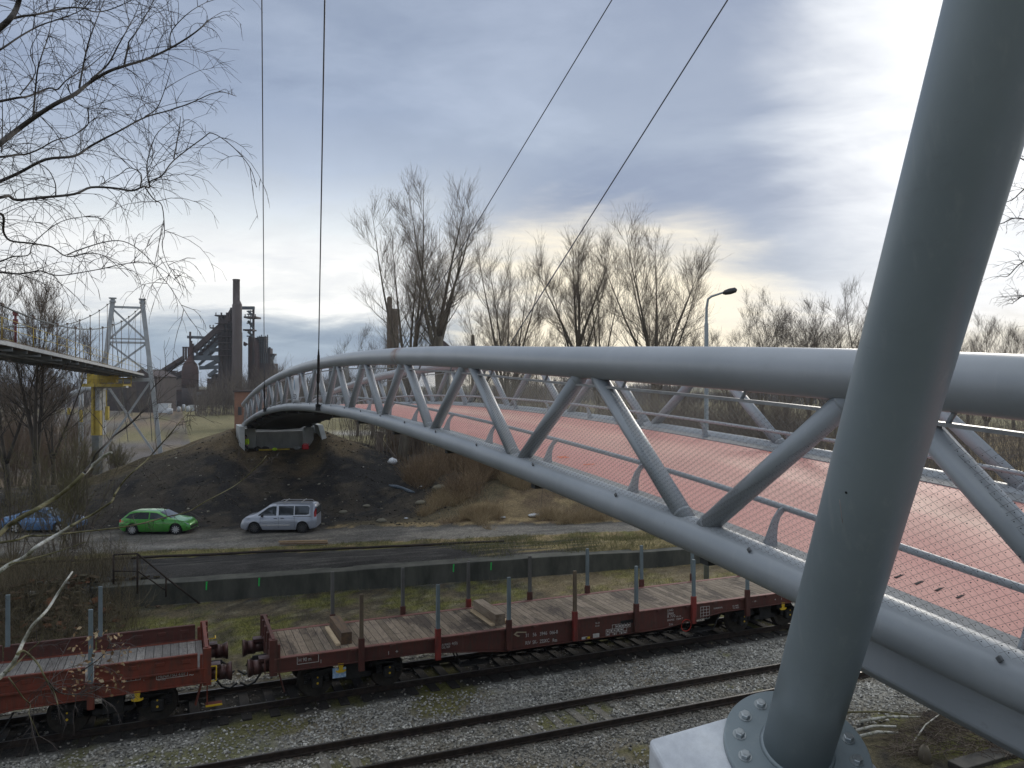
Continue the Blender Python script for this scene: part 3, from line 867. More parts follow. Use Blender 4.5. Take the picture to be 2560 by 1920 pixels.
# plinth
def ray_plane(u, v, p0, nn_):
    o = Vector((0, 0, CAMZ)); d = A(u, v, 1.0) - o
    return o + d * ((p0 - o).dot(nn_) / d.dot(nn_))
p0 = fc - MDn * 0.030
c1, c2, c3 = ray_plane(1620, 1845, p0, MDn), ray_plane(1830, 1785, p0, MDn), ray_plane(1658, 1920, p0, MDn)
ea = (c2 - c1).normalized(); eb = MDn.cross(ea)
if eb.dot(c3 - c1) < 0: eb = -eb
La, Lb = (fc - c1).dot(ea) + 0.50, (fc - c1).dot(eb) + 0.75
top = [c1, c1 + ea * La, c1 + ea * La + eb * Lb, c1 + eb * Lb]
n = NT('plinth_concrete')
f = n.noise(1.7, 5, 0.6); g = n.noise(9, 5, 0.7)
c = n.ramp(f, [(0.38, (0.62, 0.64, 0.68)), (0.55, (0.80, 0.82, 0.85)), (0.68, (0.88, 0.89, 0.90))])
c = n.mix(1.0, c, n.ramp(g, [(0.3, 0.86), (0.7, 1.06)]), 'MULTIPLY')
n.bump(g, 0.12, 0.01)
M_PLINTH = n.out(c, 0.5, 0, 0.45)
cen = sum(top, Vector()) / 4
b = MB(); bot = [p + (p - cen) * 0.10 + Vector((0, 0, -3.4)) for p in top]
b.add(top + bot, [(0, 1, 2, 3), (7, 6, 5, 4), (0, 4, 5, 1), (1, 5, 6, 2), (2, 6, 7, 3), (3, 7, 4, 0)])
pl = b.build('mast_plinth', M_PLINTH, bevel=0.035)
pl.modifiers['bevel'].segments = 3
tag(pl, 'pale smooth concrete block with a sloping top under the leaning mast', 'plinth')

# ------------------------------------------------------------------ stay cables
M_CABLE = mat('cable', (0.14, 0.16, 0.19), (0.11, 0.125, 0.15), 30, 0.45, 0.5)
E1 = MB0 + MD * 11.0; E2 = Vector((12.7, -11.0, 33.6))
def cable(t, side, label, sock):
    x = bx(t) + (-0.26 if side == 0 else BW + 0.26)
    B = Vector((x, t, zlow(t) + 0.05)); E = E1 if side == 0 else E2
    d = (E - B).normalized()
    r = thing('stay_cable', label, 'cable', B, group='stay cables from the mast to the bridge')
    b = MB(); b.tube([B + d * (2.2 + (E - B).length * i / 30 * 0.93) for i in range(31)], 0.0165, 8); b.build('rope', M_CABLE, r)
    b = MB(); b.tube([B + d * s_ for s_ in (0.12, 0.14, 1.5, 1.55, 2.0, 2.05, 3.0, 3.1, 3.4)], [0.022, 0.032, 0.032, 0.055, 0.055, 0.042, 0.042, 0.032, 0.018], 12); b.build('turnbuckle', M_DARKST, r)
    b = MB()
    if side == 0: b.box(B + Vector((0.05, 0, -0.02)), (0.25, 0.05, 0.22), bev=0.02)
    else: b.box(B + Vector((-0.05, 0, -0.02)), (0.25, 0.05, 0.22), bev=0.02)
    b.cyl(B + Vector((-0.07, 0, 0.06)), B + Vector((0.07, 0, 0.06)), 0.05, 12); b.build('fork', M_DARKST, r)
cable(46.8, 0, 'thin dark vertical stay cable meeting the far left end of the bridge', 1)
cable(28.2, 0, 'dark nearly vertical stay cable meeting the near truss beside the banner', 1)
cable(46.8, 1, 'slanting stay cable running in front of the two tallest bare trees', 1)
cable(28.2, 1, 'thick slanting stay cable crossing the gap right of the tallest bare trees', 1)

# ------------------------------------------------------------------ far abutment
M_ABUT = mat('abutment_concrete', (0.36, 0.37, 0.365), (0.23, 0.24, 0.235), 0.8, 0.9, 0, 0.2, sc=(1, 1, 0.4))
M_ABUTL = mat('wing_concrete', (0.48, 0.49, 0.48), (0.38, 0.39, 0.385), 1.2, 0.88, 0, 0.2)
ab = thing('bridge_abutment', 'pale concrete abutment with two wing walls carrying the far end of the bridge', 'abutment', (7.5, 66, 3.4))
b = MB(); b.box((7.5, 67.0, 3.95), (5.6, 0.8, 2.5)); b.build('back_wall', M_ABUT, ab, bevel=0.02)
b = MB(); b.box((7.5, 66.35, 3.95), (5.0, 0.6, 1.7)); b.build('bearing_shelf', M_ABUT, ab, bevel=0.02)
b = MB(); b.prism([(63.35, 2.8), (67.4, 2.8), (67.4, 5.35), (63.75, 5.35)], (4.45, 0, 0), (0, 1, 0), (0, 0, 1), (1, 0, 0), 0.40); b.build('wing_wall', M_ABUTL, ab, bevel=0.02)
b = MB(); sh = [(63.35, 2.8), (67.4, 2.8), (67.4, 5.35), (63.75, 5.35)]
vs = [(10.35 + (5.35 - z) * 0.26 + w, y, z) for w in (0, 0.40) for y, z in sh]
b.add(vs, [(0, 1, 2, 3), (7, 6, 5, 4), (0, 4, 5, 1), (1, 5, 6, 2), (2, 6, 7, 3), (3, 7, 4, 0)]); b.build('wing_wall', M_ABUTL, ab, bevel=0.02)
for x in (5.4, 9.9):
    b = MB(); b.box((x, 65.7, 4.35), (0.75, 0.9, 1.5)); b.build('bearing_pier', M_ABUTL, ab, bevel=0.02)
    b = MB(); b.box((x, 65.6, 5.14), (0.4, 0.4, 0.1)); b.build('bearing_pad', M_DARKST, ab)
# ------------------------------------------------------------------ flat wagons
def wagon_paint(name, c1, c2, dirt=(0.06, 0.045, 0.035)):
    n = NT(name)
    c = n.ramp(n.noise(1.6, 6, 0.65, (0.5, 1, 1)), [(0.3, c2), (0.65, c1)])
    c = n.mix(n.math('MULTIPLY', n.ramp(n.noise(3.0, 6, 0.75, (2.5, 2.5, 0.5)), [(0.46, 0.0), (0.66, 1.0)]), 0.72), c, dirt)
    c = n.mix(n.math('MULTIPLY', n.ramp(n.noise(5.0, 6, 0.8), [(0.60, 0.0), (0.68, 1.0)]), 0.55), c, (0.17, 0.075, 0.035))
    c = n.mix(n.math('MULTIPLY', n.ramp(n.noise(1.9, 6, 0.8, (4, 4, .35)), [(0.58, 0.0), (0.75, 1.0)]), 0.35), c, (0.20, 0.165, 0.13))
    n.bump(n.noise(9, 4, 0.6), 0.08, 0.01)
    return n.out(c, 0.62, 0, 0.35)
M_WAG = wagon_paint('wagon_maroon', (0.125, 0.042, 0.032), (0.080, 0.029, 0.024))
M_WAGR = wagon_paint('wagon_red', (0.225, 0.052, 0.030), (0.15, 0.038, 0.024))
M_WAGT = wagon_paint('wagon_edge', (0.26, 0.105, 0.085), (0.17, 0.07, 0.06))
M_STK = mat('stake_blue', (0.21, 0.26, 0.28), (0.15, 0.185, 0.20), 5, 0.6, 0.1, sc=(1, 1, .3))
M_STKG = mat('stake_grey', (0.15, 0.15, 0.145), (0.10, 0.095, 0.085), 5, 0.7, 0.1, sc=(1, 1, .3))
M_STKB = mat('stake_wood', (0.19, 0.145, 0.095), (0.11, 0.08, 0.055), 6, 0.8, sc=(1, 1, .3))
M_SLEEVE = wagon_paint('stake_sleeve_red', (0.30, 0.045, 0.035), (0.20, 0.036, 0.03))
M_BOG = mat('bogie_black', (0.032, 0.030, 0.029), (0.018, 0.017, 0.017), 6, 0.7, 0.2)
M_WHEEL = mat('wheel_steel', (0.07, 0.06, 0.052), (0.04, 0.035, 0.03), 6, 0.6, 0.4)
M_MARK = mat('marking_white', (0.62, 0.60, 0.57), (0.45, 0.43, 0.40), 9, 0.75)
M_YEL = mat('marking_yellow', (0.75, 0.50, 0.02), (0.6, 0.38, 0.02), 8, 0.6)
M_HOSE = mat('rubber_hose', (0.018, 0.018, 0.019), None, 8, 0.6)
M_BUF = mat('buffer_steel', (0.11, 0.05, 0.045), (0.06, 0.035, 0.032), 5, 0.42, 0.4)
M_GREASE = mat('bare_steel', (0.55, 0.52, 0.48), (0.35, 0.3, 0.26), 9, 0.35, 0.7)
def planks_mat(name, c1, c2, c3, pitch, stainy):
    n = NT(name)
    sp = n.node('ShaderNodeSeparateXYZ'); n.lk(n.tc.outputs['Object'], sp.inputs[0])
    q = n.math('DIVIDE', sp.outputs[0], pitch)
    fl = n.math('FLOOR', q); fr = n.math('FRACT', q)
    wn_ = n.node('ShaderNodeTexWhiteNoise', noise_dimensions='1D'); n.lk(fl, wn_.inputs['W'])
    c = n.ramp(wn_.outputs['Value'], [(0.0, c2), (0.5, c1), (1.0, c3)])
    g = n.noise(3.0, 6, 0.7, (9, 0.7, 1)); c = n.mix(1.0, c, n.ramp(g, [(0.3, 0.62), (0.7, 1.25)]), 'MULTIPLY')
    s1 = n.noise(1.1, 6, 0.75, (1.4, 0.45, 1), dist=0.6)
    c = n.mix(n.math('MULTIPLY', n.ramp(s1, [(0.50, 0.0), (0.60, 1.0)]), stainy), c, (0.055, 0.042, 0.038))
    c = n.mix(n.math('MULTIPLY', n.ramp(n.noise(2.6, 6, 0.8, (0.8, 2.2, 1)), [(0.56, 0.0), (0.64, 1.0)]), 0.6), c, (0.075, 0.058, 0.046))
    gap = n.math('GREATER_THAN', n.math('ABSOLUTE', n.math('SUBTRACT', fr, 0.5)), 0.465)
    c = n.mix(gap, c, (0.02, 0.018, 0.016))
    n.bump(n.math('SUBTRACT', g, n.math('MULTIPLY', gap, 2.0)), 0.5, 0.015)
    return n.out(c, 0.85, 0, 0.25)
M_PLK = planks_mat('deck_boards', (0.245, 0.195, 0.145), (0.17, 0.135, 0.10), (0.30, 0.24, 0.185), 0.21, 0.75)
M_PLKG = planks_mat('deck_boards_grey', (0.24, 0.225, 0.21), (0.19, 0.175, 0.165), (0.29, 0.27, 0.25), 0.21, 0.45)
WT0, WT1, WZ = 21.75, 24.30, 1.33
def bogie(parent, cx):
    g = MB()
    for y in (WT0 + 0.32, WT1 - 0.32):
        g.prism([(-1.35, 0.55), (1.35, 0.55), (1.25, 0.72), (0.55, 0.80), (0.45, 0.42), (-0.45, 0.42), (-0.55, 0.80), (-1.25, 0.72)], (cx, y - 0.05, 0), (1, 0, 0), (0, 0, 1), (0, 1, 0), 0.1)
        for dx_ in (-1.0, 1.0):
            g.box((cx + dx_, y - 0.06, 0.46), (0.30, 0.20, 0.30), bev=0.03)
            for k in (-0.27, 0.27):
                for j in range(5): g.cyl((cx + dx_ + k, y - 0.02, 0.44 + j * 0.05), (cx + dx_ + k, y - 0.02, 0.47 + j * 0.05), 0.085, 10)
        g.box((cx, y, 0.62), (0.5, 0.14, 0.45), bev=0.03)
    g.box((cx, (WT0 + WT1) / 2, 0.72), (0.5, 1.9, 0.22))
    bo = g.build('bogie', M_BOG, parent)
    for dx_ in (-1.0, 1.0):
        w = MB(); cy = (WT0 + WT1) / 2
        for sy in (-1, 1):
            w.tube([(cx + dx_, cy + sy * 0.66, 0.445), (cx + dx_, cy + sy * 0.69, 0.445), (cx + dx_, cy + sy * 0.69, 0.445), (cx + dx_, cy + sy * 0.82, 0.445)], [0.50, 0.50, 0.46, 0.455], 32)
        w.cyl((cx + dx_, cy - 1.05, 0.445), (cx + dx_, cy + 1.05, 0.445), 0.08, 10)
        w.build('wheelset', M_WHEEL, bo)
        w = MB(); w.cyl((cx + dx_, WT0 + 0.14, 0.46), (cx + dx_, WT0 + 0.13, 0.46), 0.03, 8); w.build('axle_mark', M_YEL, bo)
        w = MB(); w.cyl((cx + dx_, WT0 + 0.14, 0.62), (cx + dx_, WT0 + 0.13, 0.62), 0.022, 8); w.build('axle_mark', M_YEL, bo)
def ycol(x, a, b): return lerp(a, b, x)
def wagon(x0, x1, label, body, boards, sides, rand_):
    L = x1 - x0
    w = thing('flat_wagon', label, 'wagon', ((x0 + x1) / 2, (WT0 + WT1) / 2, 0), group='red flat wagons on the second track')
    d_end, d_mid = 0.37, 0.66
    zt = WZ
    def sill(y, nrm):
        o = [(x0, zt - 0.02), (x0, zt - d_end), (x0 + 4.2, zt - d_end - 0.02), (x0 + 6.6, zt - d_mid), (x1 - 6.6, zt - d_mid), (x1 - 4.2, zt - d_end - 0.02), (x1, zt - d_end), (x1, zt - 0.02)]
        b = MB(); b.prism(o, (0, y, 0), (1, 0, 0), (0, 0, 1), (0, nrm, 0), 0.02)
        fl = [o[1], o[2], o[3], o[4], o[5], o[6]]
        for p, q in zip(fl[:-1], fl[1:]): b.beam((p[0], y + nrm * 0.0, p[1]), (q[0], y + nrm * 0.0, q[1]), 0.11, 0.022)
        x = x0 + 1.0
        while x < x1 - 0.5:
            b.box((x, y - nrm * 0.03, zt - 0.055), (0.16, 0.05, 0.05)); x += 1.1
        b.build('side_sill', body, w, bevel=0.004)
    sill(WT0, 1); sill(WT1, -1)
    b = MB()
    for y in (WT0 + 0.05, WT1 - 0.05): b.box(((x0 + x1) / 2, y, zt - 0.015), (L, 0.16, 0.03))
    b.build('edge_trim', M_WAGT if not sides else body, w, bevel=0.005)
    b = MB(); b.box(((x0 + x1) / 2, (WT0 + WT1) / 2, zt - 0.045), (L - 0.1, WT1 - WT0 - 0.26, 0.07)); b.build('deck_boards', boards, w)
    b = MB()
    for y in (WT0 + 0.85, WT1 - 0.85): b.box(((x0 + x1) / 2, y, zt - 0.30), (L - 0.4, 0.12, 0.42))
    for k in range(int(L / 2.2)): b.box((x0 + 1.2 + 2.2 * k, (WT0 + WT1) / 2, zt - 0.22), (0.1, WT1 - WT0 - 0.1, 0.2))
    b.box(((x0 + x1) / 2 - 0.5, WT1 - 0.9, zt - 0.75), (1.6, 0.5, 0.35)); b.cyl(((x0 + x1) / 2 + 2, WT1 - 1.0, zt - 0.7), ((x0 + x1) / 2 + 3.2, WT1 - 1.0, zt - 0.7), 0.2, 12)
    b.build('underframe', M_BOG, w)
    for cx in (x0 + 2.15, x1 - 2.15): bogie(w, cx)
    # trussed foot steps / brake platforms under the sill
    for cx in (x0 + 5.6, x1 - 5.0):
        b = MB()
        b.tube([(cx - 0.5, WT0 + 0.10, zt - 0.5), (cx - 0.35, WT0 + 0.06, zt - 0.95), (cx + 0.5, WT0 + 0.06, zt - 0.95), (cx + 0.75, WT0 + 0.10, zt - 0.5)], 0.022, 6)
        b.tube([(cx - 0.6, WT0 + 0.3, zt - 0.45), (cx - 0.35, WT0 + 0.3, zt - 0.95)], 0.02, 6); b.box((cx + .05, WT0 + 0.18, zt - 0.95), (0.9, 0.3, 0.03))
        b.build('brake_rigging', M_BOG, w)
    # end walls, buffers, couplings
    for xe, sg in ((x0, -1), (x1, 1)):
        b = MB()
        b.box((xe + sg * 0.01, (WT0 + WT1) / 2, zt + 0.22), (0.05, WT1 - WT0 - 0.12, 0.52))
        for k in range(4): b.box((xe + sg * 0.06, WT0 + 0.35 + k * 0.62, zt + 0.12), (0.08, 0.14, 0.62))
        b.box((xe + sg * 0.01, (WT0 + WT1) / 2, zt + 0.49), (0.09, WT1 - WT0 - 0.08, 0.05))
        b.build('end_wall', body, w, bevel=0.006)
        for y in (WT0 + 0.04, WT1 - 0.04):
            b = MB(); b.box((xe + sg * 0.02, y, zt + 0.02), (0.20, 0.13, 0.95)); b.box((xe - sg * 0.12, y - 0.0, zt + 0.10), (0.07, 0.10, 0.5)); b.build('corner_post', body, w, bevel=0.008)
        b = MB(); b.box((xe + sg * 0.04, (WT0 + WT1) / 2, zt - 0.24), (0.08, WT1 - WT0 - 0.1, 0.46)); b.build('headstock', body, w, bevel=0.006)
        for y in ((WT0 + WT1) / 2 - 0.875, (WT0 + WT1) / 2 + 0.875):
            zc_ = 1.03
            b = MB()
            b.box((xe + sg * 0.19, y, zc_ + 0.21), (0.34, 0.30, 0.09)); b.box((xe + sg * 0.19, y, zc_ + 0.258), (0.18, 0.15, 0.006))
            b.tube([(xe + sg * 0.06, y, zc_), (xe + sg * 0.38, y, zc_)], 0.155, 18)
            b.tube([(xe + sg * 0.30, y, zc_), (xe + sg * 0.50, y, zc_)], 0.19, 18)
            b.tube([(xe + sg * 0.50, y, zc_), (xe + sg * 0.60, y, zc_), (xe + sg * 0.64, y, zc_)], [0.19, 0.235, 0.235], 20)
            b.build('buffer', M_BUF, w)
        b = MB(); cy = (WT0 + WT1) / 2
        b.beam((xe + sg * 0.05, cy, 1.02), (xe + sg * 0.45, cy, 1.0), 0.06, 0.12); b.tube([(xe + sg * 0.45, cy, 1.0), (xe + sg * 0.55, cy, 0.92), (xe + sg * 0.6, cy, 0.8)], 0.03, 8)
        b.build('coupling', M_BOG, w)
        for dy_ in (-0.42, 0.42):
            b = MB(); b.tube([(xe + sg * 0.05, cy + dy_, 0.88), (xe + sg * 0.25, cy + dy_, 0.72), (xe + sg * 0.42, cy + dy_, 0.48), (xe + sg * 0.62, cy + dy_ * 1.1, 0.42), (xe + sg * 0.80, cy + dy_ * 1.2, 0.55)], 0.028, 8); b.build('air_hose', M_HOSE, w)
        # shunter's step and hand rail
        b = MB(); b.beam((xe - sg * 0.12, WT0 + 0.02, zt - 0.40), (xe - sg * 0.26, WT0 + 0.0, 0.42), 0.12, 0.03); b.build('foot_step', body, w)
        b = MB(); b.tube([(xe + sg * 0.11, WT0 - 0.02, zt + 0.02), (xe + sg * 0.24, WT0 - 0.02, zt + 0.02), (xe + sg * 0.24, WT0 - 0.02, zt - 0.36), (xe + sg * 0.11, WT0 - 0.02, zt - 0.36)], 0.016, 8)
        b.build('grab_handle', M_YEL if sides else body, w)
        if sides and sg > 0:
            b = MB(); b.tube([(xe + 0.12, WT1 - 0.3, zt + .05), (xe + 0.32, WT1 - 0.3, zt + .05), (xe + 0.32, WT1 - 0.05, zt + .05)], 0.016, 8); b.build('grab_handle', M_YEL, w)
            b = MB(); b.box((xe + 0.18, WT0 + 0.05, 0.36), (0.40, 0.25, 0.03)); b.beam((xe + .02, WT0 + .02, zt - .4), (xe + .02, WT0 + .02, .36), .05, .03); b.build('end_step', body, w)
            b = MB(); b.beam((xe - 0.02, WT0 - 0.085, 0.37), (xe + 0.38, WT0 - 0.085, 0.37), 0.02, 0.045); b.build('step_edge', M_YEL, w)
    # yellow crane hook plates
    for xh in ((x0 + 1.75, x1 - 1.6)):
        b = MB(); s_ = 0.16
        o = [(-.10, .16), (.10, .16), (.06, -.02), (.10, -.08), (.17, -.05), (.17, -.11), (.08, -.15), (-.08, -.15), (-.17, -.11), (-.17, -.05), (-.10, -.08), (-.06, -.02)]
        b.prism(o, (xh, WT0 - 0.005, zt - d_end - 0.12), (.8, 0, 0), (0, 0, .8), (0, -1, 0), 0.02); b.build('lifting_hook', M_YEL, w)
    return w
def stake(w, x, y, near, msl, mpo, h, sl_top=0.28):
    yo = y - 0.075 if near else y + 0.075
    b = MB(); b.box((x, yo, WZ + (sl_top - 0.62) / 2), (0.16, 0.13, 0.62 + sl_top), bev=0.012)
    s = b.build('stake_socket', msl, w)
    b = MB(); b.box((x, yo, WZ + sl_top + (h - sl_top) / 2), (0.105, 0.085, h - sl_top), taper=0.92); b.build('stake_post', mpo, s)
def mark(w, txt, x, z, size, y=WT0 - 0.004, m=M_MARK, sx=1.0):
    L = w.location
    o = textpart('marking', txt, size, m, w, (x - L.x, y - L.y, z - L.z), (R(90), 0, 0), 0.001); o.scale = (sx, 1, 1); return o
def frame_mark(w, x, z, wd, ht, nc, nr, th=0.012, tagm=M_MARK, fill=False):
    b = MB(); y = WT0 - 0.006
    for i in range(nr + 1): b.box((x + wd / 2, y, z + ht * i / nr), (wd + th, 0.002, th))
    for i in range(nc + 1): b.box((x + wd * i / nc, y - 0.001, z + ht / 2), (th, 0.002, ht))
    if fill:
        rr = random.Random(int(x * 100))
        for i in range(nc):
            for j in range(nr):
                if rr.random() < 0.8: b.box((x + wd * (i + .5) / nc, y, z + ht * (j + .5) / nr), (wd / nc * rr.uniform(.35, .6), 0.002, ht / nr * rr.uniform(.35, .55)))
    b.build('marking_table', tagm, w)
WX = 2.40
wag = wagon(WX, WX + 18.7, 'maroon flat wagon with bare plank floor, tall stakes and white numbers on its side', M_WAG, M_PLK, False, 1)
near_m = [(M_WAG, M_STKB), (M_SLEEVE, M_STK), (M_WAG, M_STK), (M_SLEEVE, M_STKB), (M_WAG, M_STK), (M_SLEEVE, M_STK), (M_WAG, M_STK), (M_WAG, M_STKG)]
for i in range(8):
    x = 4.70 + 2.20 * i
    if i < 8 and x < WX + 18.5: stake(wag, x, WT0, True, *near_m[i], 1.52 + random.uniform(-.05, .03))
    stake(wag, x - 0.30, WT1, False, M_SLEEVE if i == 2 else M_WAG, M_STKG if i < 4 else M_STK, 1.50 + random.uniform(-.05, .05), 0.26)
def nx_(u, v): return T(u, v, WT0)
def M_(u, v, txt, size, sx=1.0, m=M_MARK):
    p = nx_(u, v); return mark(wag, txt, p.x, p.z, size, m=m, sx=sx)
M_(1313, 1593, '31', 0.15, .85); M_(1331.5, 1591, '56', 0.15, .85); M_(1349, 1589, '3946', 0.15, .85); M_(1374, 1586, '066-8', 0.15, .8)
M_(1313, 1612, 'RIV', 0.15, .85); M_(1331, 1610, 'SK-', 0.15, .8); M_(1349, 1608, 'ZSSKC', 0.15, .75); M_(1381, 1605, 'Res', 0.15, .75)
M_(746, 1655, 'H 90 m', 0.14, .8)
p = nx_(745, 1657); frame_mark(wag, p.x - 0.02, p.z - 0.04, 0.56, 0.20, 1, 1, 0.014)
M_(799, 1658, '1', 0.14); M_(968.5, 1637, '1', 0.14); M_(988, 1634, '+', 0.16)
M_(1104, 1615, 'AI RIADI', 0.09, .8); M_(1104, 1622, 'DEL REF', 0.09, .8); M_(1129, 1612, '4(0)', 0.11)
p = nx_(1515, 1592); frame_mark(wag, p.x, p.z, 0.75, 0.22, 6, 2, 0.012, fill=True)
p = nx_(1525, 1575); frame_mark(wag, p.x + 0.08, p.z + 0.02, 0.66, 0.13, 6, 1, 0.012, fill=True)
M_(1488, 1560, 'Sk-23', 0.07); M_(1488, 1567, '03.01', 0.07)
M_(1668, 1529, 'UNO', 0.10); M_(1668, 1537, '28644', 0.10); M_(1668, 1545, 'R 770', 0.13); M_(1668, 1553, 'BREMSE', 0.08); M_(1672, 1564, '216', 0.10)
M_(1690, 1543, 'REV 3.5', 0.06); M_(1690, 1550, '15844 T', 0.08)
p = nx_(1751, 1548); frame_mark(wag, p.x, p.z, 0.36, 0.40, 3, 4, 0.012)
M_(1784, 1523, 'EUROPOOL', 0.07); M_(1831, 1517, 'NL 9480', 0.07); M_(1832, 1522, 'NL 5820', 0.07); M_(1881, 1506, '- 14 -', 0.09); M_(1936, 1502, '+', 0.12); M_(1952, 1500, '1', 0.12)
# pale arrow left of the number, red ring, bare slot
p = nx_(1284, 1586); b = MB()
b.prism([(0, 0), (0.10, 0.07), (0.42, 0.03), (0.42, 0.0), (0.14, 0.03), (0.06, 0), (0.22, -0.07), (0.14, -0.09)], (p.x, WT0 - 0.004, p.z), (1, 0, 0), (0, 0, 1), (0, -1, 0), 0.002); b.build('marking_arrow', M_YEL if 0 else mat('marking_tan', (0.5, 0.42, 0.28), None, 5, .7), wag)
p = nx_(1715, 1563); b = MB(); b.tube([(p.x + 0.19 * math.cos(a), WT0 - 0.012, p.z + 0.19 * math.sin(a)) for a in np.linspace(0, 2 * math.pi, 33)], 0.012, 6); b.build('red_ring', mat('ring_red', (0.62, 0.05, 0.03), None, 4, .6), wag)
p = nx_(1569, 1554); b = MB(); b.box((p.x, WT0 - 0.003, p.z), (0.52, 0.008, 0.11)); b.build('sill_slot', M_SLOT, wag)
for u, m_, sx in ((1461, M_MARK, .2), (1469, M_YEL, .16), (1490, M_MARK, .22)):
    p = nx_(u, 1595 if u < 1480 else 1590); b = MB(); b.box((p.x, WT0 - 0.008, p.z), (sx, 0.006, 0.16 if u > 1480 else 0.08)); b.build('marking_plate', m_, wag)
p = nx_(849, 1683); b = MB(); b.box((p.x, WT0 + 0.05, p.z), (0.36, 0.02, 0.27)); lb_ = b.build('blue_label', mat('label_blue', (0.30, 0.48, 0.72), (0.62, 0.72, 0.85), 14, .5, lo=.45, hi=.52), wag)
b = MB(); b.cyl((p.x, WT0 + .06, p.z + .1), (p.x, WT0 + .06, p.z + .25), 0.03, 6); b.build('label_bracket', M_BOG, wag)
for u, v in ((563, 0),): pass
# left wagon with low drop sides
LX1, LX0 = 0.72, -18.2
wagl = wagon(LX0, LX1, 'brighter red flat wagon with low drop sides and blue stakes, cut by the left edge', M_WAGR, M_PLKG, True, 2)
for y, sg in ((WT0 - 0.0, 1), (WT1 + 0.0, -1)):
    x = LX1 - 0.14
    while x > LX0 + 0.5:
        xa = max(x - (2.48 if x > LX1 - 0.2 else 2.12), LX0 + 0.1)
        b = MB()
        b.box(((x + xa) / 2, y - sg * 0.03, WZ + 0.19), (x - xa - 0.14, 0.03, 0.40))
        b.box(((x + xa) / 2, y - sg * 0.04, WZ + 0.385), (x - xa - 0.14, 0.09, 0.05)); b.box(((x + xa) / 2, y - sg * 0.04, WZ + 0.0), (x - xa - 0.14, 0.09, 0.05))
        b.build('drop_side', M_WAGR if sg > 0 else M_WAG, wagl, bevel=0.008)
        for k in range(4):
            b = MB(); b.box((xa + 0.35 + (x - xa - 0.7) * k / 3, y - sg * 0.03, WZ + 0.24), (0.22, 0.066, 0.10), bev=0.01)
            b.build('pressing', M_WAGR if sg > 0 else M_WAG, wagl)
        stake(wagl, xa - 0.0, y, sg > 0, M_WAGR if sg > 0 else M_WAG, M_STK, 1.80 if sg > 0 else 1.72, 0.02 if sg > 0 else 0.36)
        x = xa - 0.05
def ML(u, v, txt, size, sx=1.0): p = T(u, v, WT0); return mark(wagl, txt, p.x, p.z, size, y=WT0 - 0.004, sx=sx)
ML(48, 1722, '- 14 dm -', 0.17); ML(160, 1720, '+', 0.17); ML(127, 1716, 'Sk', 0.09); ML(355, 1702, '4', 0.12); ML(394, 1696, 'MENATSU 4.07', 0.10); ML(394, 1702, 'REV 3.A.2', 0.045); ML(472, 1693, '~', 0.2)
p = T(391, 1698, WT0); frame_mark(wagl, p.x, p.z - 0.01, 0.72, 0.14, 1, 1, 0.012)
p = T(304, 1705, WT0); frame_mark(wagl, p.x, p.z, 0.42, 0.40, 4, 4, 0.01)
# timber blocks and battens lying on the right wagon
M_BEAM = mat('oak_block', (0.17, 0.105, 0.06), (0.075, 0.052, 0.038), 3, 0.85, sc=(3, .5, 3))
M_BEAMG = mat('weathered_block', (0.30, 0.245, 0.185), (0.17, 0.125, 0.085), 3, 0.85, sc=(3, .5, 3))
M_BATT = mat('new_batten', (0.72, 0.56, 0.37), (0.60, 0.45, 0.28), 3, 0.75, sc=(3, .5, 3))
def block(x, y0, y1, w_, h_, m, name, label, group, skew=0.0):
    b = MB(); b.beam((x, y0, WZ + h_ / 2 - 0.008), (x + skew, y1, WZ + h_ / 2 - 0.008), w_, h_)
    o = b.build(name, m, bevel=0.008); tag(o, label, 'timber', group); return o
block(4.40, 22.20, 23.95, 0.30, 0.33, M_BEAM, 'timber_block', 'dark brown square timber lying across the wagon floor near its left end', 'square timbers on the wagon', -0.02)
block(4.16, 22.15, 23.85, 0.12, 0.07, M_BATT, 'batten', 'pale batten beside the dark brown timber near the left wagon end', 'pale battens on the wagon', -0.02)
block(9.02, 22.15, 23.95, 0.32, 0.33, M_BEAMG, 'timber_block', 'greyer square timber lying across the middle of the wagon floor', 'square timbers on the wagon', -0.05)
block(8.78, 22.12, 23.85, 0.12, 0.07, M_BATT, 'batten', 'pale batten on the left of the greyer square timber', 'pale battens on the wagon', -0.05)
block(9.29, 22.20, 23.6, 0.12, 0.07, M_BATT, 'batten', 'pale batten mostly hidden behind the greyer square timber', 'pale battens on the wagon', -0.05)
# ------------------------------------------------------------------ cars
M_TYRE = mat('tyre', (0.022, 0.022, 0.023), None, 9, 0.8)
M_RIM = mat('rim_silver', (0.55, 0.55, 0.56), None, 9, 0.45, 0.3)
M_RIMD = mat('rim_dark', (0.10, 0.10, 0.105), None, 9, 0.4, 0.6)
M_CGLASS = mat('car_glass', (0.055, 0.064, 0.072), None, 3, 0.06, 0, spec=0.9)
M_TRIM = mat('black_trim', (0.018, 0.018, 0.019), None, 5, 0.5)
M_TAIL = mat('tail_lamp', (0.42, 0.015, 0.012), None, 5, 0.2)
M_TAILO = mat('tail_lamp_bright', (0.75, 0.05, 0.02), None, 5, 0.2)
M_HEAD = mat('head_lamp', (0.55, 0.58, 0.62), None, 5, 0.12, 0.3)
M_PLATE = mat('number_plate', (0.7, 0.7, 0.68), None, 5, .5)
CSC = 0.92
def carpaint(name, c):
    n = NT(name); n.b.inputs['Coat Weight'].default_value = 0.8; n.b.inputs['Coat Roughness'].default_value = 0.06
    d = n.mix(n.math('MULTIPLY', n.ramp(n.noise(2.5, 5, .6), [(.45, 0.0), (.7, 1.0)]), 0.12), c, (0.20, 0.18, 0.15))
    return n.out(d, 0.35, 0.25)
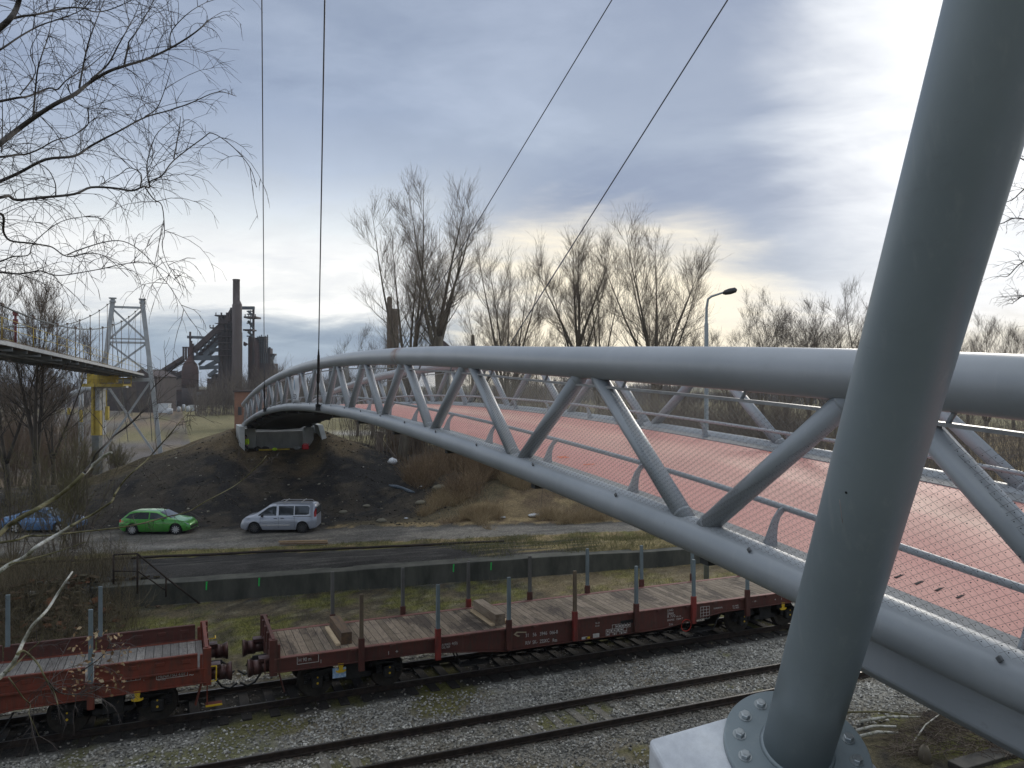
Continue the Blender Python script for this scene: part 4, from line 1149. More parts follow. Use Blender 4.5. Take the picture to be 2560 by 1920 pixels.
def interp(pts, x):
    if x <= pts[0][0]: return pts[0][1]
    for (a, p), (b_, q) in zip(pts[:-1], pts[1:]):
        if x <= b_: return p + (q - p) * ((x - a) / (b_ - a) if b_ > a else 0)
    return pts[-1][1]
def car(name, label, paint_m, L, W, top, belt, bottom, wheels, wr, windows, rim_m, tails, heads, loc, rz, extra=None, group='cars parked by the earth heap', spokes=10):
    """profile in local x from the rear (0) to the nose (L); mirrored across y"""
    c = thing(name, label, 'car' if name != 'van' else 'van', loc, rz, group); c.scale = (CSC,) * 3
    hw = W / 2
    def wtop(x, z):
        zb, zt = interp(belt, x), interp(top, x)
        f = 0 if zt - zb < 0.05 else min(1, max(0, (z - zb) / 0.62))
        return hw - 0.20 * f
    def endtaper(x):
        e = min(x, L - x); return 1 - 0.20 * max(0, 1 - e / 0.45) ** 2
    rows = []
    xs = sorted(set([0.0, 0.03, 0.08, 0.16, L - 0.03, L - 0.09, L - 0.18, L] + list(np.linspace(0.25, L - 0.25, 46))))
    for x in xs:
        zb0, zb, zt = interp(bottom, x), interp(belt, x), interp(top, x)
        zb = min(zb, zt - 0.02); k = endtaper(x); wt_ = wtop(x, zt)
        half = [(hw * .90 * k, zb0), (hw * .985 * k, zb0 + .10), (hw * k, zb0 + (zb - zb0) * .55), (hw * .975 * k, zb - 0.02), (hw * .955 * k, zb), ((wt_ + .02) * .955 * k, max(zt - .10, zb + (zt - zb) * .6)), (wt_ * .90 * k, zt - .03 if zt - zb > .1 else zt - .005), (wt_ * .68 * k, zt), (wt_ * .3 * k, zt + .012)]
        rows.append([(x, -y, z) for y, z in half] + [(x, y, z) for y, z in half[::-1]])
    def skin(x, z, s):
        zb0, zb, zt = interp(bottom, x), interp(belt, x), interp(top, x); zb = min(zb, zt - .02); k = endtaper(x)
        wt_ = wtop(x, zt); zs = max(zt - .10, zb + (zt - zb) * .6)
        if z < zb: return s * hw * (.985 if z < zb0 + .3 else .985) * k
        f = (z - zb) / max(zs - zb, .01); return s * lerp(hw * .955, (wt_ + .02) * .955, min(1, f)) * k
    # cut the wheel arches by lifting the lower edge
    for r, x in zip(rows, xs):
        for wx in wheels:
            d = abs(x - wx)
            if d < wr + 0.07:
                za = wr + math.sqrt((wr + .075) ** 2 - d * d) - 0.0
                for i in (0, 1, 16, 17, 2, 15):
                    if r[i][2] < za: r[i] = (r[i][0], r[i][1] * (1.0 if i in (2, 15) else 1.02), za + (0.0 if i in (0, 17) else .02 if i in (1, 16) else .04))
    b = MB(); b.grid(rows, smooth=True); b.add(rows[0], [tuple(range(18))]); b.add(rows[-1], [tuple(range(18))[::-1]])
    body = b.build('body', paint_m, c, rel=False)
    b = MB(); b.box((L / 2, 0, interp(bottom, L / 2) + .12), (L * .86, W * .80, .30)); b.box((wheels[0], 0, wr + .12), (wr * 2.1, W * .84, wr * 1.5)); b.box((wheels[1], 0, wr + .12), (wr * 2.1, W * .84, wr * 1.5)); b.build('underbody', M_TRIM, c, rel=False)
    for s in (-1, 1):
        for wpoly in windows:
            b = MB(); n_ = len(wpoly); cx = sum(p[0] for p in wpoly) / n_; cz = sum(p[1] for p in wpoly) / n_
            ring = [(x, skin(x, z, s) + s * .006, z) for x, z in wpoly]
            inner = [(x, skin(x, z, s) + s * .008, z) for x, z in [(lerp(cx, p[0], .55), lerp(cz, p[1], .55)) for p in wpoly]]
            vs = ring + inner + [(cx, skin(cx, cz, s) + s * .008, cz)]
            fs = [(i, (i + 1) % n_, n_ + (i + 1) % n_, n_ + i) for i in range(n_)] + [(n_ + i, n_ + (i + 1) % n_, 2 * n_) for i in range(n_)]
            b.add(vs, fs); b.build('window', M_CGLASS, c, rel=False)
        for wx in wheels:
            b = MB(); yo = s * (hw - .02)
            b.tube([(wx, s * (hw - .24), wr), (wx, yo - s * .03, wr), (wx, yo, wr), (wx, yo - s * .005, wr)], [wr, wr, wr * .93, wr * .70], 32, cap=False)
            ty = b.build('tyre', M_TYRE, c, rel=False)
            b = MB(); rr = wr * .69
            b.tube([(wx, yo - s * .03, wr), (wx, yo - s * .005, wr)], [rr, rr], 28, cap=False)
            for k in range(spokes):
                a = 2 * math.pi * k / spokes
                b.beam((wx + .03 * math.cos(a), yo + s * .004, wr + .03 * math.sin(a)), (wx + rr * math.cos(a), yo - s * .002, wr + rr * math.sin(a)), rr * (2.2 / spokes + .05), .02, up=(0, 1, 0))
            b.cyl((wx, yo - s * .02, wr), (wx, yo + s * .004, wr), .05, 12); b.build('rim', rim_m, ty, rel=False)
            b = MB(); b.cyl((wx, yo - s * .05, wr), (wx, yo - s * .04, wr), rr, 24); b.build('brake_disc', M_RIMD, ty, rel=False)
        for o, m_ in ((tails, M_TAILO if tails[0] == 'b' else M_TAIL), (heads, M_HEAD)):
            pl_ = o[1:] if isinstance(o[0], str) else o
            b = MB(); vs = [(x, skin(min(max(x, .02), L - .02), z, s) + s * .012, z) for x, z in pl_]; vs2 = [(x, v[1] - s * .05, z) for (x, z), v in zip(pl_, vs)]
            n_ = len(pl_); b.add(vs + vs2, [tuple(range(n_)), tuple(range(n_, 2 * n_))[::-1]] + [(i, (i + 1) % n_, n_ + (i + 1) % n_, n_ + i) for i in range(n_)])
            b.build('tail_light' if o is tails else 'headlight', m_, c, rel=False)
        # mirror, handles, sill strip, door joints
        mx = windows[-1][-1][0] if False else max(p[0] for p in windows[0]) - .25
        b = MB(); z_ = interp(belt, mx) + .06; b.box((mx, skin(mx, z_, s) + s * .11, z_), (.12, .20, .14), bev=.04); b.build('mirror', paint_m if extra != 'van' else M_TRIM, c, rel=False)
        for hx in ([mx - .95, mx - 1.85] if extra != 'van' else [mx - .82, mx - 1.25]):
            b = MB(); z_ = interp(belt, hx) - .13; b.box((hx, s * hw * 1.0, z_), (.20, .03, .035), bev=.008); b.build('door_handle', paint_m if extra != 'van' else M_TRIM, c, rel=False)
        b = MB()
        for jx in ([mx + .03, mx - 1.03, mx - 1.95] if extra != 'van' else [mx + .12, mx - 1.02, mx - 2.0]):
            z0_, z1_ = interp(bottom, jx) + .12, interp(belt, jx) - .03
            b.beam((jx, s * (hw * .998), z0_), (jx, s * (hw * .99), z1_), .010, .012, up=(0, 1, 0))
        b.build('door_joint', M_TRIM, c, rel=False)
    # windscreen and rear window from the roof line
    def screen(xa, xb, nm):
        b = MB(); rows = []
        for i in range(7):
            x = lerp(xa, xb, i / 6); zt = interp(top, x); wt_ = wtop(x, zt) * .83
            rows.append([(x, wt_ * f, zt + .012 * (1 - abs(f)) + .010) for f in np.linspace(-1, 1, 7)])
        b.grid(rows); b.build(nm, M_CGLASS, c, rel=False)
    return c, screen, skin
def car_loc(u, v, wheels_x, L, rz, z=-0.07):
    """place so that the middle of the two wheels meets the ground at (u, v)"""
    p = G(u, v, z); m_ = (wheels_x[0] + wheels_x[1]) / 2
    return p - Vector((math.cos(rz), math.sin(rz), 0)) * m_ * CSC
RZ = R(-20)
PG = carpaint('paint_green', (0.075, 0.34, 0.05)); PS = carpaint('paint_silver', (0.40, 0.43, 0.50)); PB = carpaint('paint_blue', (0.10, 0.23, 0.46))
# green hatchback, nose to the right
top = [(0, .78), (.05, .95), (.30, 1.12), (.62, 1.40), (.9, 1.455), (1.6, 1.475), (2.2, 1.45), (2.55, 1.37), (3.25, 1.00), (3.4, .96), (4.0, .86), (4.25, .74), (4.36, .58)]
belt = [(0, .75), (.3, .98), (1.5, .95), (3.2, .92), (3.4, .92), (4.0, .82), (4.36, .5)]
bottom = [(0, .38), (.25, .24), (1, .19), (3.3, .19), (4.1, .22), (4.36, .30)]
wh = (.86, 3.52)
win = [[(1.92, .98), (1.93, 1.38), (2.35, 1.34), (2.98, 1.02), (2.98, .97)], [(.42, 1.07), (.68, 1.30), (1.1, 1.385), (1.86, 1.39), (1.85, .98), (1.0, 1.0)]]
p = car_loc(398, 1331, wh, 4.36, RZ)
c, scr, sk = car('hatchback', 'bright green hatchback parked between the blue car and the silver van', PG, 4.36, 1.79, top, belt, bottom, wh, .325, win, M_RIM,
    ['b', (.02, .78), (.04, .93), (.12, .96), (.36, .90), (.30, .84), (.10, .78)], [(3.98, .72), (3.78, .80), (4.05, .80), (4.26, .68), (4.28, .60)], p, RZ)
scr(2.50, 3.22, 'windscreen'); scr(.28, .60, 'rear_window')
b = MB(); b.box((4.24, 0, .42), (.26, 1.3, .22), bev=.05); b.build('grille', M_TRIM, c, rel=False)
b = MB()
for s in (-1, 1): b.box((4.12, s * .80, .46), (.2, .06, .10), bev=.02)
b.build('fog_lamp', M_TRIM, c, rel=False)
# silver van, nose to the left: same builder turned round
top = [(0, 1.30), (.04, 1.60), (.12, 1.78), (.35, 1.83), (1.5, 1.86), (2.6, 1.84), (3.0, 1.74), (3.85, 1.20), (4.0, 1.14), (4.45, 1.02), (4.66, .86), (4.75, .60)]
belt = [(0, 1.05), (1.5, 1.10), (3.6, 1.06), (4.0, 1.02), (4.4, .94), (4.75, .55)]
bottom = [(0, .36), (.3, .26), (1, .21), (3.8, .21), (4.5, .24), (4.75, .32)]
wh = (.88, 3.86)
win = [[(2.50, 1.12), (2.50, 1.68), (2.72, 1.69), (3.02, 1.60), (3.62, 1.16), (3.62, 1.12)], [(1.42, 1.13), (1.42, 1.70), (2.36, 1.70), (2.36, 1.13)], [(.46, 1.22), (.44, 1.60), (.55, 1.70), (1.36, 1.70), (1.36, 1.16), (.60, 1.16)]]
RV = R(180 - 20)
p = car_loc(704, 1327, wh, 4.75, RV)
c, scr, sk = car('van', 'silver passenger van with roof bars parked in front of the earth heap', PS, 4.75, 1.85, top, belt, bottom, wh, .335, win, M_RIMD,
    [(.02, 1.02), (.02, 1.52), (.10, 1.52), (.17, 1.30), (.15, 1.02)], [(4.36, .80), (4.12, .98), (4.34, 1.0), (4.58, .86), (4.60, .76)], p, RV, 'van')
scr(3.05, 3.82, 'windscreen')
b = MB()
for s in (-1, 1): b.tube([(.45, s * .70, 1.82), (.55, s * .70, 1.90), (2.35, s * .70, 1.91), (2.55, s * .70, 1.82)], .018, 8)
for x in (.95, 2.05): b.beam((x, -.8, 1.94), (x, .8, 1.94), .06, .03)
b.build('roof_rack', M_RIM, c, rel=False)
b = MB()
for s in (-1, 1): b.box((2.55, s * .925, .52), (1.85, .025, .10), bev=.01)
b.build('side_moulding', M_RIM, c, rel=False)
b = MB(); b.box((-.01, 0, 1.40), (.05, 1.45, .50), bev=.02); b.build('rear_window', M_CGLASS, c, rel=False)
b = MB(); b.box((4.66, 0, .40), (.2, 1.2, .22), bev=.05); b.build('grille', M_TRIM, c, rel=False)
b = MB()
for s in (-1, 1): b.box((.9, s * .905, 1.06), (1.1, .02, .022))
b.build('door_track', M_TRIM, c, rel=False)
# blue saloon half hidden by the shrub
top = [(0, .72), (.06, .98), (.5, 1.06), (.75, 1.12), (1.35, 1.38), (1.8, 1.455), (2.4, 1.45), (2.75, 1.37), (3.45, 1.02), (3.6, .96), (4.3, .84), (4.55, .72), (4.67, .56)]
belt = [(0, .70), (.1, .94), (1.0, .97), (3.4, .92), (4.2, .80), (4.67, .5)]
bottom = [(0, .38), (.25, .24), (1, .19), (3.6, .19), (4.4, .22), (4.67, .30)]
wh = (.98, 3.68)
win = [[(2.12, .98), (2.12, 1.37), (2.5, 1.35), (3.15, 1.02), (3.15, .97)], [(.98, 1.04), (1.42, 1.32), (1.8, 1.39), (2.06, 1.385), (2.06, .98), (1.1, 1.0)]]
p = car_loc(112, 1327, wh, 4.67, RZ)
c, scr, sk = car('saloon_car', 'metallic blue saloon half hidden behind the bare shrub', PB, 4.67, 1.81, top, belt, bottom, wh, .33, win, M_RIM,
    [(.02, .76), (.04, .92), (.14, .96), (.30, .90), (.16, .78)], [(4.30, .70), (4.08, .78), (4.35, .78), (4.55, .66)], p, RZ, spokes=5)
scr(2.72, 3.42, 'windscreen'); scr(.80, 1.32, 'rear_window')

# ------------------------------------------------------------------ worker at the abutment
def skinobj(name, verts, edges, radii, m, parent, root=0, sub=2):
    me = bpy.data.meshes.new(name); me.from_pydata(verts, edges, []); me.materials.append(m)
    o = bpy.data.objects.new(name, me); COL.objects.link(o); o.parent = parent
    sk = o.modifiers.new('skin', 'SKIN'); sk.use_smooth_shade = True
    for i, r in enumerate(radii):
        sv = me.skin_vertices[0].data[i]; sv.radius = (r, r) if not isinstance(r, tuple) else r; sv.use_root = (i == root)
    s = o.modifiers.new('sub', 'SUBSURF'); s.levels = sub; s.render_levels = sub
    return o
M_SKIN = mat('skin', (0.45, 0.28, 0.20), None, 5, 0.6)
M_HIVIS = mat('hivis_yellow', (0.62, 0.88, 0.04), (0.50, 0.75, 0.03), 6, 0.7)
M_TROUS = mat('dark_trousers', (0.035, 0.04, 0.05), None, 6, 0.85)
M_HAIR = mat('dark_hair', (0.03, 0.022, 0.018), None, 9, 0.8)
pp = T(611, 1126, 64.3); pz = 3.42
per = thing('person', 'crouching person in a bright yellow jacket and dark trousers under the bridge end', 'person', (pp.x + .1, 64.3, pz), R(-100))
# crouched, facing local +x, knees bent, arms reaching forward and down
bv = [(0, 0, .42), (.04, 0, .62), (.12, 0, .84), (.15, 0, .96), (.19, 0, 1.02), (.22, 0, 1.13), (.21, 0, 1.20),
      (.0, .09, .40), (.38, .14, .50), (.12, .13, .12), (.14, .13, .04), (.28, .14, .04),
      (.0, -.09, .40), (.40, -.12, .48), (.14, -.12, .12), (.16, -.12, .04), (.30, -.13, .04),
      (.14, .19, .90), (.28, .25, .66), (.48, .18, .52), (.55, .16, .48), (.62, .15, .45),
      (.14, -.19, .90), (.30, -.25, .66), (.50, -.16, .54), (.57, -.14, .50), (.64, -.13, .47)]
be = [(0, 1), (1, 2), (2, 3), (3, 4), (4, 5), (5, 6), (0, 7), (7, 8), (8, 9), (9, 10), (10, 11), (0, 12), (12, 13), (13, 14), (14, 15), (15, 16), (2, 17), (17, 18), (18, 19), (19, 20), (20, 21), (2, 22), (22, 23), (23, 24), (24, 25), (25, 26)]
br = [.13, .125, .14, .07, .058, .088, .07, .10, .072, .052, .045, .04, .10, .072, .052, .045, .04, .06, .045, .036, .035, .022, .06, .045, .036, .035, .022]
skinobj('body', bv, be, br, M_SKIN, per)
jv = [(-.01, 0, .44), (.04, 0, .62), (.12, 0, .84), (.15, 0, .93), (.14, .19, .90), (.28, .25, .66), (.45, .19, .54), (.14, -.19, .90), (.30, -.25, .66), (.47, -.17, .56)]
je = [(0, 1), (1, 2), (2, 3), (2, 4), (4, 5), (5, 6), (2, 7), (7, 8), (8, 9)]
skinobj('jacket', jv, je, [.165, .16, .175, .09, .085, .068, .055, .085, .068, .055], M_HIVIS, per)
tv = [(0, 0, .40), (0, .09, .40), (.38, .14, .50), (.12, .13, .12), (0, -.09, .40), (.40, -.12, .48), (.14, -.12, .12)]
skinobj('trousers', tv, [(0, 1), (1, 2), (2, 3), (0, 4), (4, 5), (5, 6)], [.14, .115, .088, .066, .115, .088, .066], M_TROUS, per)
for s in (.13, -.125):
    b = MB(); b.box((.20, s, .045), (.30, .11, .10), bev=.03); b.build('boot', M_TRIM, per, rel=False)
b = MB(); b.tube([(.17, 0, 1.10), (.18, 0, 1.17), (.20, 0, 1.23), (.21, 0, 1.25)], [.098, .108, .085, .03], 14); b.build('knit_cap', M_HAIR, per, rel=False)
b = MB()
for s in (-1, 1):
    b.tube([(.30, s * .036, 1.145), (.308, s * .036, 1.145)], [.012, .006], 8)
b.tube([(.295, 0, 1.13), (.325, 0, 1.105)], [.012, .016], 6); b.build('face', M_SKIN, per, rel=False)
for s, (hx, hy, hz) in ((1, (.60, .152, .455)), (-1, (.62, -.132, .475))):
    b = MB()
    for k in range(4):
        yy = hy + (k - 1.5) * .018
        b.tube([(hx, yy, hz), (hx + .045, yy, hz - .012), (hx + .07 - abs(k - 1.5) * .006, yy, hz - .035)], [.009, .008, .006], 6)
    b.tube([(hx - .03, hy - s * .035, hz), (hx + .0, hy - s * .055, hz - .01), (hx + .03, hy - s * .05, hz - .02)], [.011, .009, .006], 6)
    b.build('hand', M_SKIN, per, rel=False)
# things lying on the bench under the bridge
M_RED = mat('red_plastic', (0.55, 0.02, 0.03), (0.42, 0.018, 0.025), 5, 0.45)
q = T(759, 1126, 64.2)
r = thing('fuel_can', 'red fuel can standing by the right wing wall under the bridge', 'can', (9.45, 64.2, pz))
b = MB(); b.box((9.45, 64.2, pz + .20), (.50, .26, .40), bev=.05); b.build('can_body', M_RED, r)
b = MB(); b.tube([(9.30, 64.2, pz + .40), (9.34, 64.2, pz + .47), (9.54, 64.2, pz + .47), (9.58, 64.2, pz + .40)], .022, 8); b.cyl((9.66, 64.2, pz + .38), (9.70, 64.2, pz + .46), .035, 10); b.build('handle', M_RED, r)
M_SACK = mat('dark_sack', (0.045, 0.042, 0.042), None, 5, .9); M_YBEAM = mat('formwork_yellow', (0.50, 0.36, 0.04), (0.35, 0.25, 0.03), 4, .7)
def lump(name, c, sx, sy, sz, m, label, cat, seed, group=None):
    rr = random.Random(seed); b = MB(); rows = []
    for i in range(7):
        f = i / 6 * math.pi
        rows.append([(c[0] + sx * math.sin(f) * math.cos(a) * rr.uniform(.75, 1.1), c[1] + sy * math.sin(f) * math.sin(a) * rr.uniform(.75, 1.1), c[2] + sz * (1 + math.cos(f)) * .5 * rr.uniform(.9, 1.1)) for a in np.linspace(0, 2 * math.pi, 11)[:-1]])
    b.grid(rows, True, True); o = b.build(name, m); return tag(o, label, cat, group)
lump('tool_bag', (5.85, 64.2, pz), .30, .22, .34, M_SACK, 'dark tool bag on the ground right beside the crouching person', 'bag', 1)
lump('tool_bag', (6.45, 64.6, pz), .34, .25, .30, M_SACK, 'dark tool bag under the middle of the bridge end wall', 'bag', 2)
b = MB(); b.beam((5.9, 64.0, pz + .08), (8.2, 63.95, pz + .08), .10, .12); o = b.build('formwork_beam', M_YBEAM); tag(o, 'long yellow formwork beam lying in front of the abutment wall', 'beam')
o = lump('safety_vest', (7.05, 63.75, pz), .22, .18, .24, M_HIVIS, 'crumpled bright yellow vest lying beside the yellow formwork beam', 'vest', 3)
lump('cement_bag', (8.8, 64.2, pz), .32, .24, .28, M_ABUT, 'pale grey cement bag left of the red fuel can', 'bag', 4)

# ------------------------------------------------------------------ litter, pipes, posts
M_PLASTIC = mat('white_plastic', (0.75, 0.77, 0.80), (0.55, 0.57, 0.60), 6, 0.45)
def on_ground(u, v):
    z = 1.0
    for _ in range(12):
        p = G(u, v, z); z = 0.5 * z + 0.5 * gz(p.x, p.y)
    return Vector((p.x, p.y, gz(p.x, p.y)))
for i, (u, v, sz, lab) in enumerate(((981, 1162, .42, 'round white plastic bag lying beside the leaning wooden posts'), (1051, 1200, .16, 'small white scrap of plastic, upper one on the dark slope'), (1053, 1217, .15, 'small white scrap of plastic, lower one on the dark slope'),
        (1257, 1295, .22, 'white plastic scrap at the road edge below the brown brush'), (1335, 1292, .45, 'flat torn white plastic sheet at the far road edge'), (1015, 1297, .16, 'white scrap near the road left of the brush'), (833, 1164, .1, 'tiny white scrap high on the soil heap'))):
    p = on_ground(u, v)
    lump('plastic_bag', p, sz, sz * .7, sz * (1.3 if i == 0 else .5), M_PLASTIC, lab, 'litter', 20 + i, 'white plastic litter')
# rolled blue-grey sheet on the slope
M_SHEET = mat('blue_sheet', (0.13, 0.17, 0.22), (0.05, 0.065, 0.08), 7, 0.5)
b = MB(); pts = [on_ground(u, v) + Vector((0, 0, .06)) for u, v in ((972, 1215), (990, 1219), (1005, 1222), (1022, 1230), (1036, 1233))]
b.tube(pts, [.05, .15, .10, .14, .05], 7, smooth=False); o = b.build('plastic_sheet', M_SHEET); tag(o, 'crumpled blue-grey plastic sheet lying on the dark slope', 'sheet')
# white wrapped pipe coming off the heap
b = MB(); pp_ = [(424, 1144), (440, 1137), (460, 1130), (480, 1126), (500, 1118), (515, 1111)]
ea_, eb_ = on_ground(424, 1146), on_ground(492, 1128)
pts = [ea_.lerp(eb_, i / 5) for i in range(6)]
pts = [Vector((p.x, p.y, gz(p.x, p.y) + .14)) for p in pts]
pr = thing('drain_pipe', 'white wrapped drain pipe with a black end on the left side of the soil heap', 'pipe', pts[0])
b.tube(pts, [.20, .22, .21, .23, .21, .20], 14); b.build('wrapped_pipe', M_PLASTIC, pr)
b = MB(); a_ = pts[0]; d_ = (pts[0] - pts[1]).normalized(); e_ = a_ + d_ * 1.3; e_.z = max(gz(e_.x, e_.y) + .10, e_.z - .1); b.tube([a_ - d_ * .02, a_ + d_ * .1, e_], [.17, .17, .15], 12); b.build('black_end', M_HOSE, pr)
# rotten wooden posts under the bridge
M_POST = mat('grey_wood', (0.24, 0.19, 0.15), (0.13, 0.10, 0.08), 3, .9, sc=(2, 2, .4))
for k, (ub, vb, ut, vt, w_, lab) in enumerate(((944, 1120, 948, 1078, .36, 'thick old grey wooden post, left one of the pair under the bridge'), (952, 1146, 955, 1080, .24, 'slim old grey wooden post, right one of the pair under the bridge'), (994, 1150, 955, 1098, .14, 'thin brace leaning against the slim wooden post'))):
    p = A(ub, vb, 66); q = A(ut, vt, 66); p.z = min(p.z, gz(p.x, p.y) - .05) if k < 2 else p.z
    b = MB(); b.beam(p, q, w_, w_ * .8); o = b.build('wooden_post', M_POST, bevel=.02); tag(o, lab, 'post', 'old wooden posts under the bridge')
# street lamp behind the bridge
M_LAMP = mat('lamp_zinc', (0.30, 0.33, 0.34), (0.24, 0.265, 0.275), 4, .5, .4)
lt = A(1766, 900, 33.0); lz = -0.1
lm = thing('street_lamp', 'tall grey street lamp with a bent arm behind the far truss', 'street lamp', (lt.x, lt.y, lz))
tp = lambda u, v: A(u, v, 33.0)
b = MB(); b.tube([(lt.x, lt.y, lz), (lt.x, lt.y, 4.2), (lt.x, lt.y, 4.25), (lt.x, lt.y, tp(1766, 810).z), (lt.x, lt.y, tp(1766, 806).z), tp(1766.5, 770), tp(1770, 748), tp(1779, 741), tp(1800, 734), tp(1812, 730)], [.115, .115, .095, .085, .062, .055, .05, .046, .042, .04], 14)
b.build('pole', M_LAMP, lm)
b = MB(); a_, e_ = tp(1807, 733), tp(1842, 724); dd = (e_ - a_)
b.tube([a_, a_ + dd * .15, a_ + dd * .5, a_ + dd * .9, e_], [.05, .10, .13, .11, .04], 10); hd = b.build('lamp_head', M_DARKST, lm)
# ------------------------------------------------------------------ bare trees
def bark(name, c1, c2, sc=6): return mat(name, c1, c2, sc, 0.9, 0, 0.3, sc=(1, 1, .3))
M_BARK = bark('poplar_bark', (0.20, 0.17, 0.125), (0.11, 0.093, 0.072), 2)
M_BARKD = bark('dark_bark', (0.085, 0.070, 0.055), (0.045, 0.038, 0.032), 2)
M_TWIG = bark('poplar_twig', (0.25, 0.20, 0.155), (0.17, 0.135, 0.105), 2)
M_TWIGD = bark('dark_twig', (0.16, 0.125, 0.10), (0.10, 0.08, 0.065), 2)
M_TWIGO = bark('olive_twig', (0.20, 0.175, 0.085), (0.11, 0.095, 0.05), 2)
def unit(v): return v / (np.linalg.norm(v) + 1e-9)
def gen_tree(seed, H, split, nstem, spread, r0, br_n=15, br_len=0.26, tw_n=6, tw_len=1.6, up=0.6, tw_r=0.0066, sub=6, cv=.20):
    g = np.random.default_rng(seed)
    b = MB(); TW = ([], [], [], [])
    def poly(p, d, L, k, curve, wob):
        pts = [p.copy()]; d = d.copy()
        for i in range(k):
            d = unit(d + np.array([0, 0, curve]) / k + g.normal(size=3) * wob); p = p + d * L / k; pts.append(p.copy())
        return pts
    def at(pts, f):
        x = f * (len(pts) - 1); i = min(int(x), len(pts) - 2); t = x - i
        return pts[i] * (1 - t) + pts[i + 1] * t, unit(pts[i + 1] - pts[i])
    def side(d, ang):
        a = unit(np.cross(d, g.normal(size=3))); return unit(d * math.cos(ang) + a * math.sin(ang))
    base = np.array([0, 0, -0.3]); trunk = poly(base, np.array([g.normal() * .04, g.normal() * .04, 1.0]), split + .3, 4, 0.05, .03)
    b.tube(trunk, [r0 * (1.25 - .35 * i / 4) for i in range(5)], 9)
    def twigs(pts, f0, n, L):
        for _ in range(n):
            f = g.uniform(f0, 1); p, d = at(pts, f); q = side(d, R(g.uniform(20, 50))); q = unit(q + np.array([0, 0, .30]))
            l = L * g.uniform(.5, 1.15); m_ = p + q * l * .5; e = m_ + unit(q + np.array([0, 0, .30]) + g.normal(size=3) * .03) * l * .5
            TW[0].append(p); TW[1].append(m_); TW[2].append(e); TW[3].append(tw_r)
            for _ in range(2):
                p2 = m_ * g.uniform(.4, 1) + p * 0 ; ff = g.uniform(.2, .9); p2 = p + (m_ - p) * ff * 1.0 if ff < .5 else m_ + (e - m_) * (ff - .5) * 2
                q2 = unit(side(unit(e - p), R(g.uniform(20, 45))) + np.array([0, 0, .3])); l2 = l * g.uniform(.3, .55)
                TW[0].append(p2); TW[1].append(p2 + q2 * l2 * .5); TW[2].append(p2 + q2 * l2 * .5 + unit(q2 + np.array([0, 0, .25])) * l2 * .5); TW[3].append(tw_r * .75)
    a0 = g.uniform(0, 6.28)
    for s in range(nstem):
        a = a0 + 2 * math.pi * s / nstem + g.uniform(-.4, .4); t = spread * g.uniform(.55, 1.1) * (1 if nstem > 1 else .2)
        p = trunk[-1] * 1.0 if s < 2 else at(trunk, g.uniform(.7, 1))[0]
        L = (H - split) * g.uniform(.82, 1.0) * (1 if s == 0 else g.uniform(.80, 1.0)) / math.cos(t * .7)
        st = poly(p, np.array([math.cos(a) * math.sin(t), math.sin(a) * math.sin(t), math.cos(t)]), L, 10, cv, .020)
        rs = r0 * 1.12 / math.sqrt(max(nstem, 2))
        b.tube(st, [max(rs * (1 - i / 10.4) ** 1.15, .012) for i in range(11)], 7)
        for k in range(br_n):
            f = .13 + .84 * (k + g.random()) / br_n; p, d = at(st, f)
            q = side(d, R(g.uniform(30, 54))); Lb = L * br_len * (1.05 - .72 * f) * g.uniform(.6, 1.3) + .7
            br = poly(p, q, Lb, 6, up, .03); rb = max(rs * (1 - f) * .36, .013)
            b.tube(br, [max(rb * (1 - i / 6.5), .009) for i in range(7)], 5, cap=False)
            twigs(br, .15, tw_n, tw_len)
            for _ in range(sub):
                f2 = g.uniform(.15, .9); p2, d2 = at(br, f2); sb = poly(p2, side(d2, R(g.uniform(18, 40))), Lb * g.uniform(.28, .55), 4, up * .8, .03)
                b.tube(sb, [max(rb * .5 * (1 - f2 * .5) * (1 - i / 4.5), .007) for i in range(5)], 4, cap=False)
                twigs(sb, .1, max(2, tw_n // 2), tw_len * .85)
        twigs(st, .7, tw_n * 2, tw_len)
    # scale exactly to height H
    tv = sticks(np.array(TW[0]), np.array(TW[1]), np.array(TW[2]), np.array(TW[3]), np.array(TW[3]) * .55)
    zmax = tv[0][:, 2].max(); k = H / zmax
    b.v = [(x * k, y * k, z * k) for x, y, z in b.v]
    return b, (tv[0] * k, tv[1])
def build_tree(name, label, gen, loc, rz=0, group=None, mb=M_BARK, mt=M_TWIG, cat='tree', trunkname='trunk'):
    b, tv = gen
    t = thing(name, label, cat, loc, rz, group)
    b.build(trunkname, mb, t, rel=False, recalc=False)
    o = npmesh('crown', tv[0] + np.array(loc), tv[1], mt, t)
    return t
GT = 'tall bare trees behind the footbridge'
def gloc(u, Y):
    p = A(u, 1000, Y); return (p.x, p.y, gz(p.x, p.y))
def hgt(v, Y, loc): return CAMZ - (v - HZ) / FP * Y - loc[2]
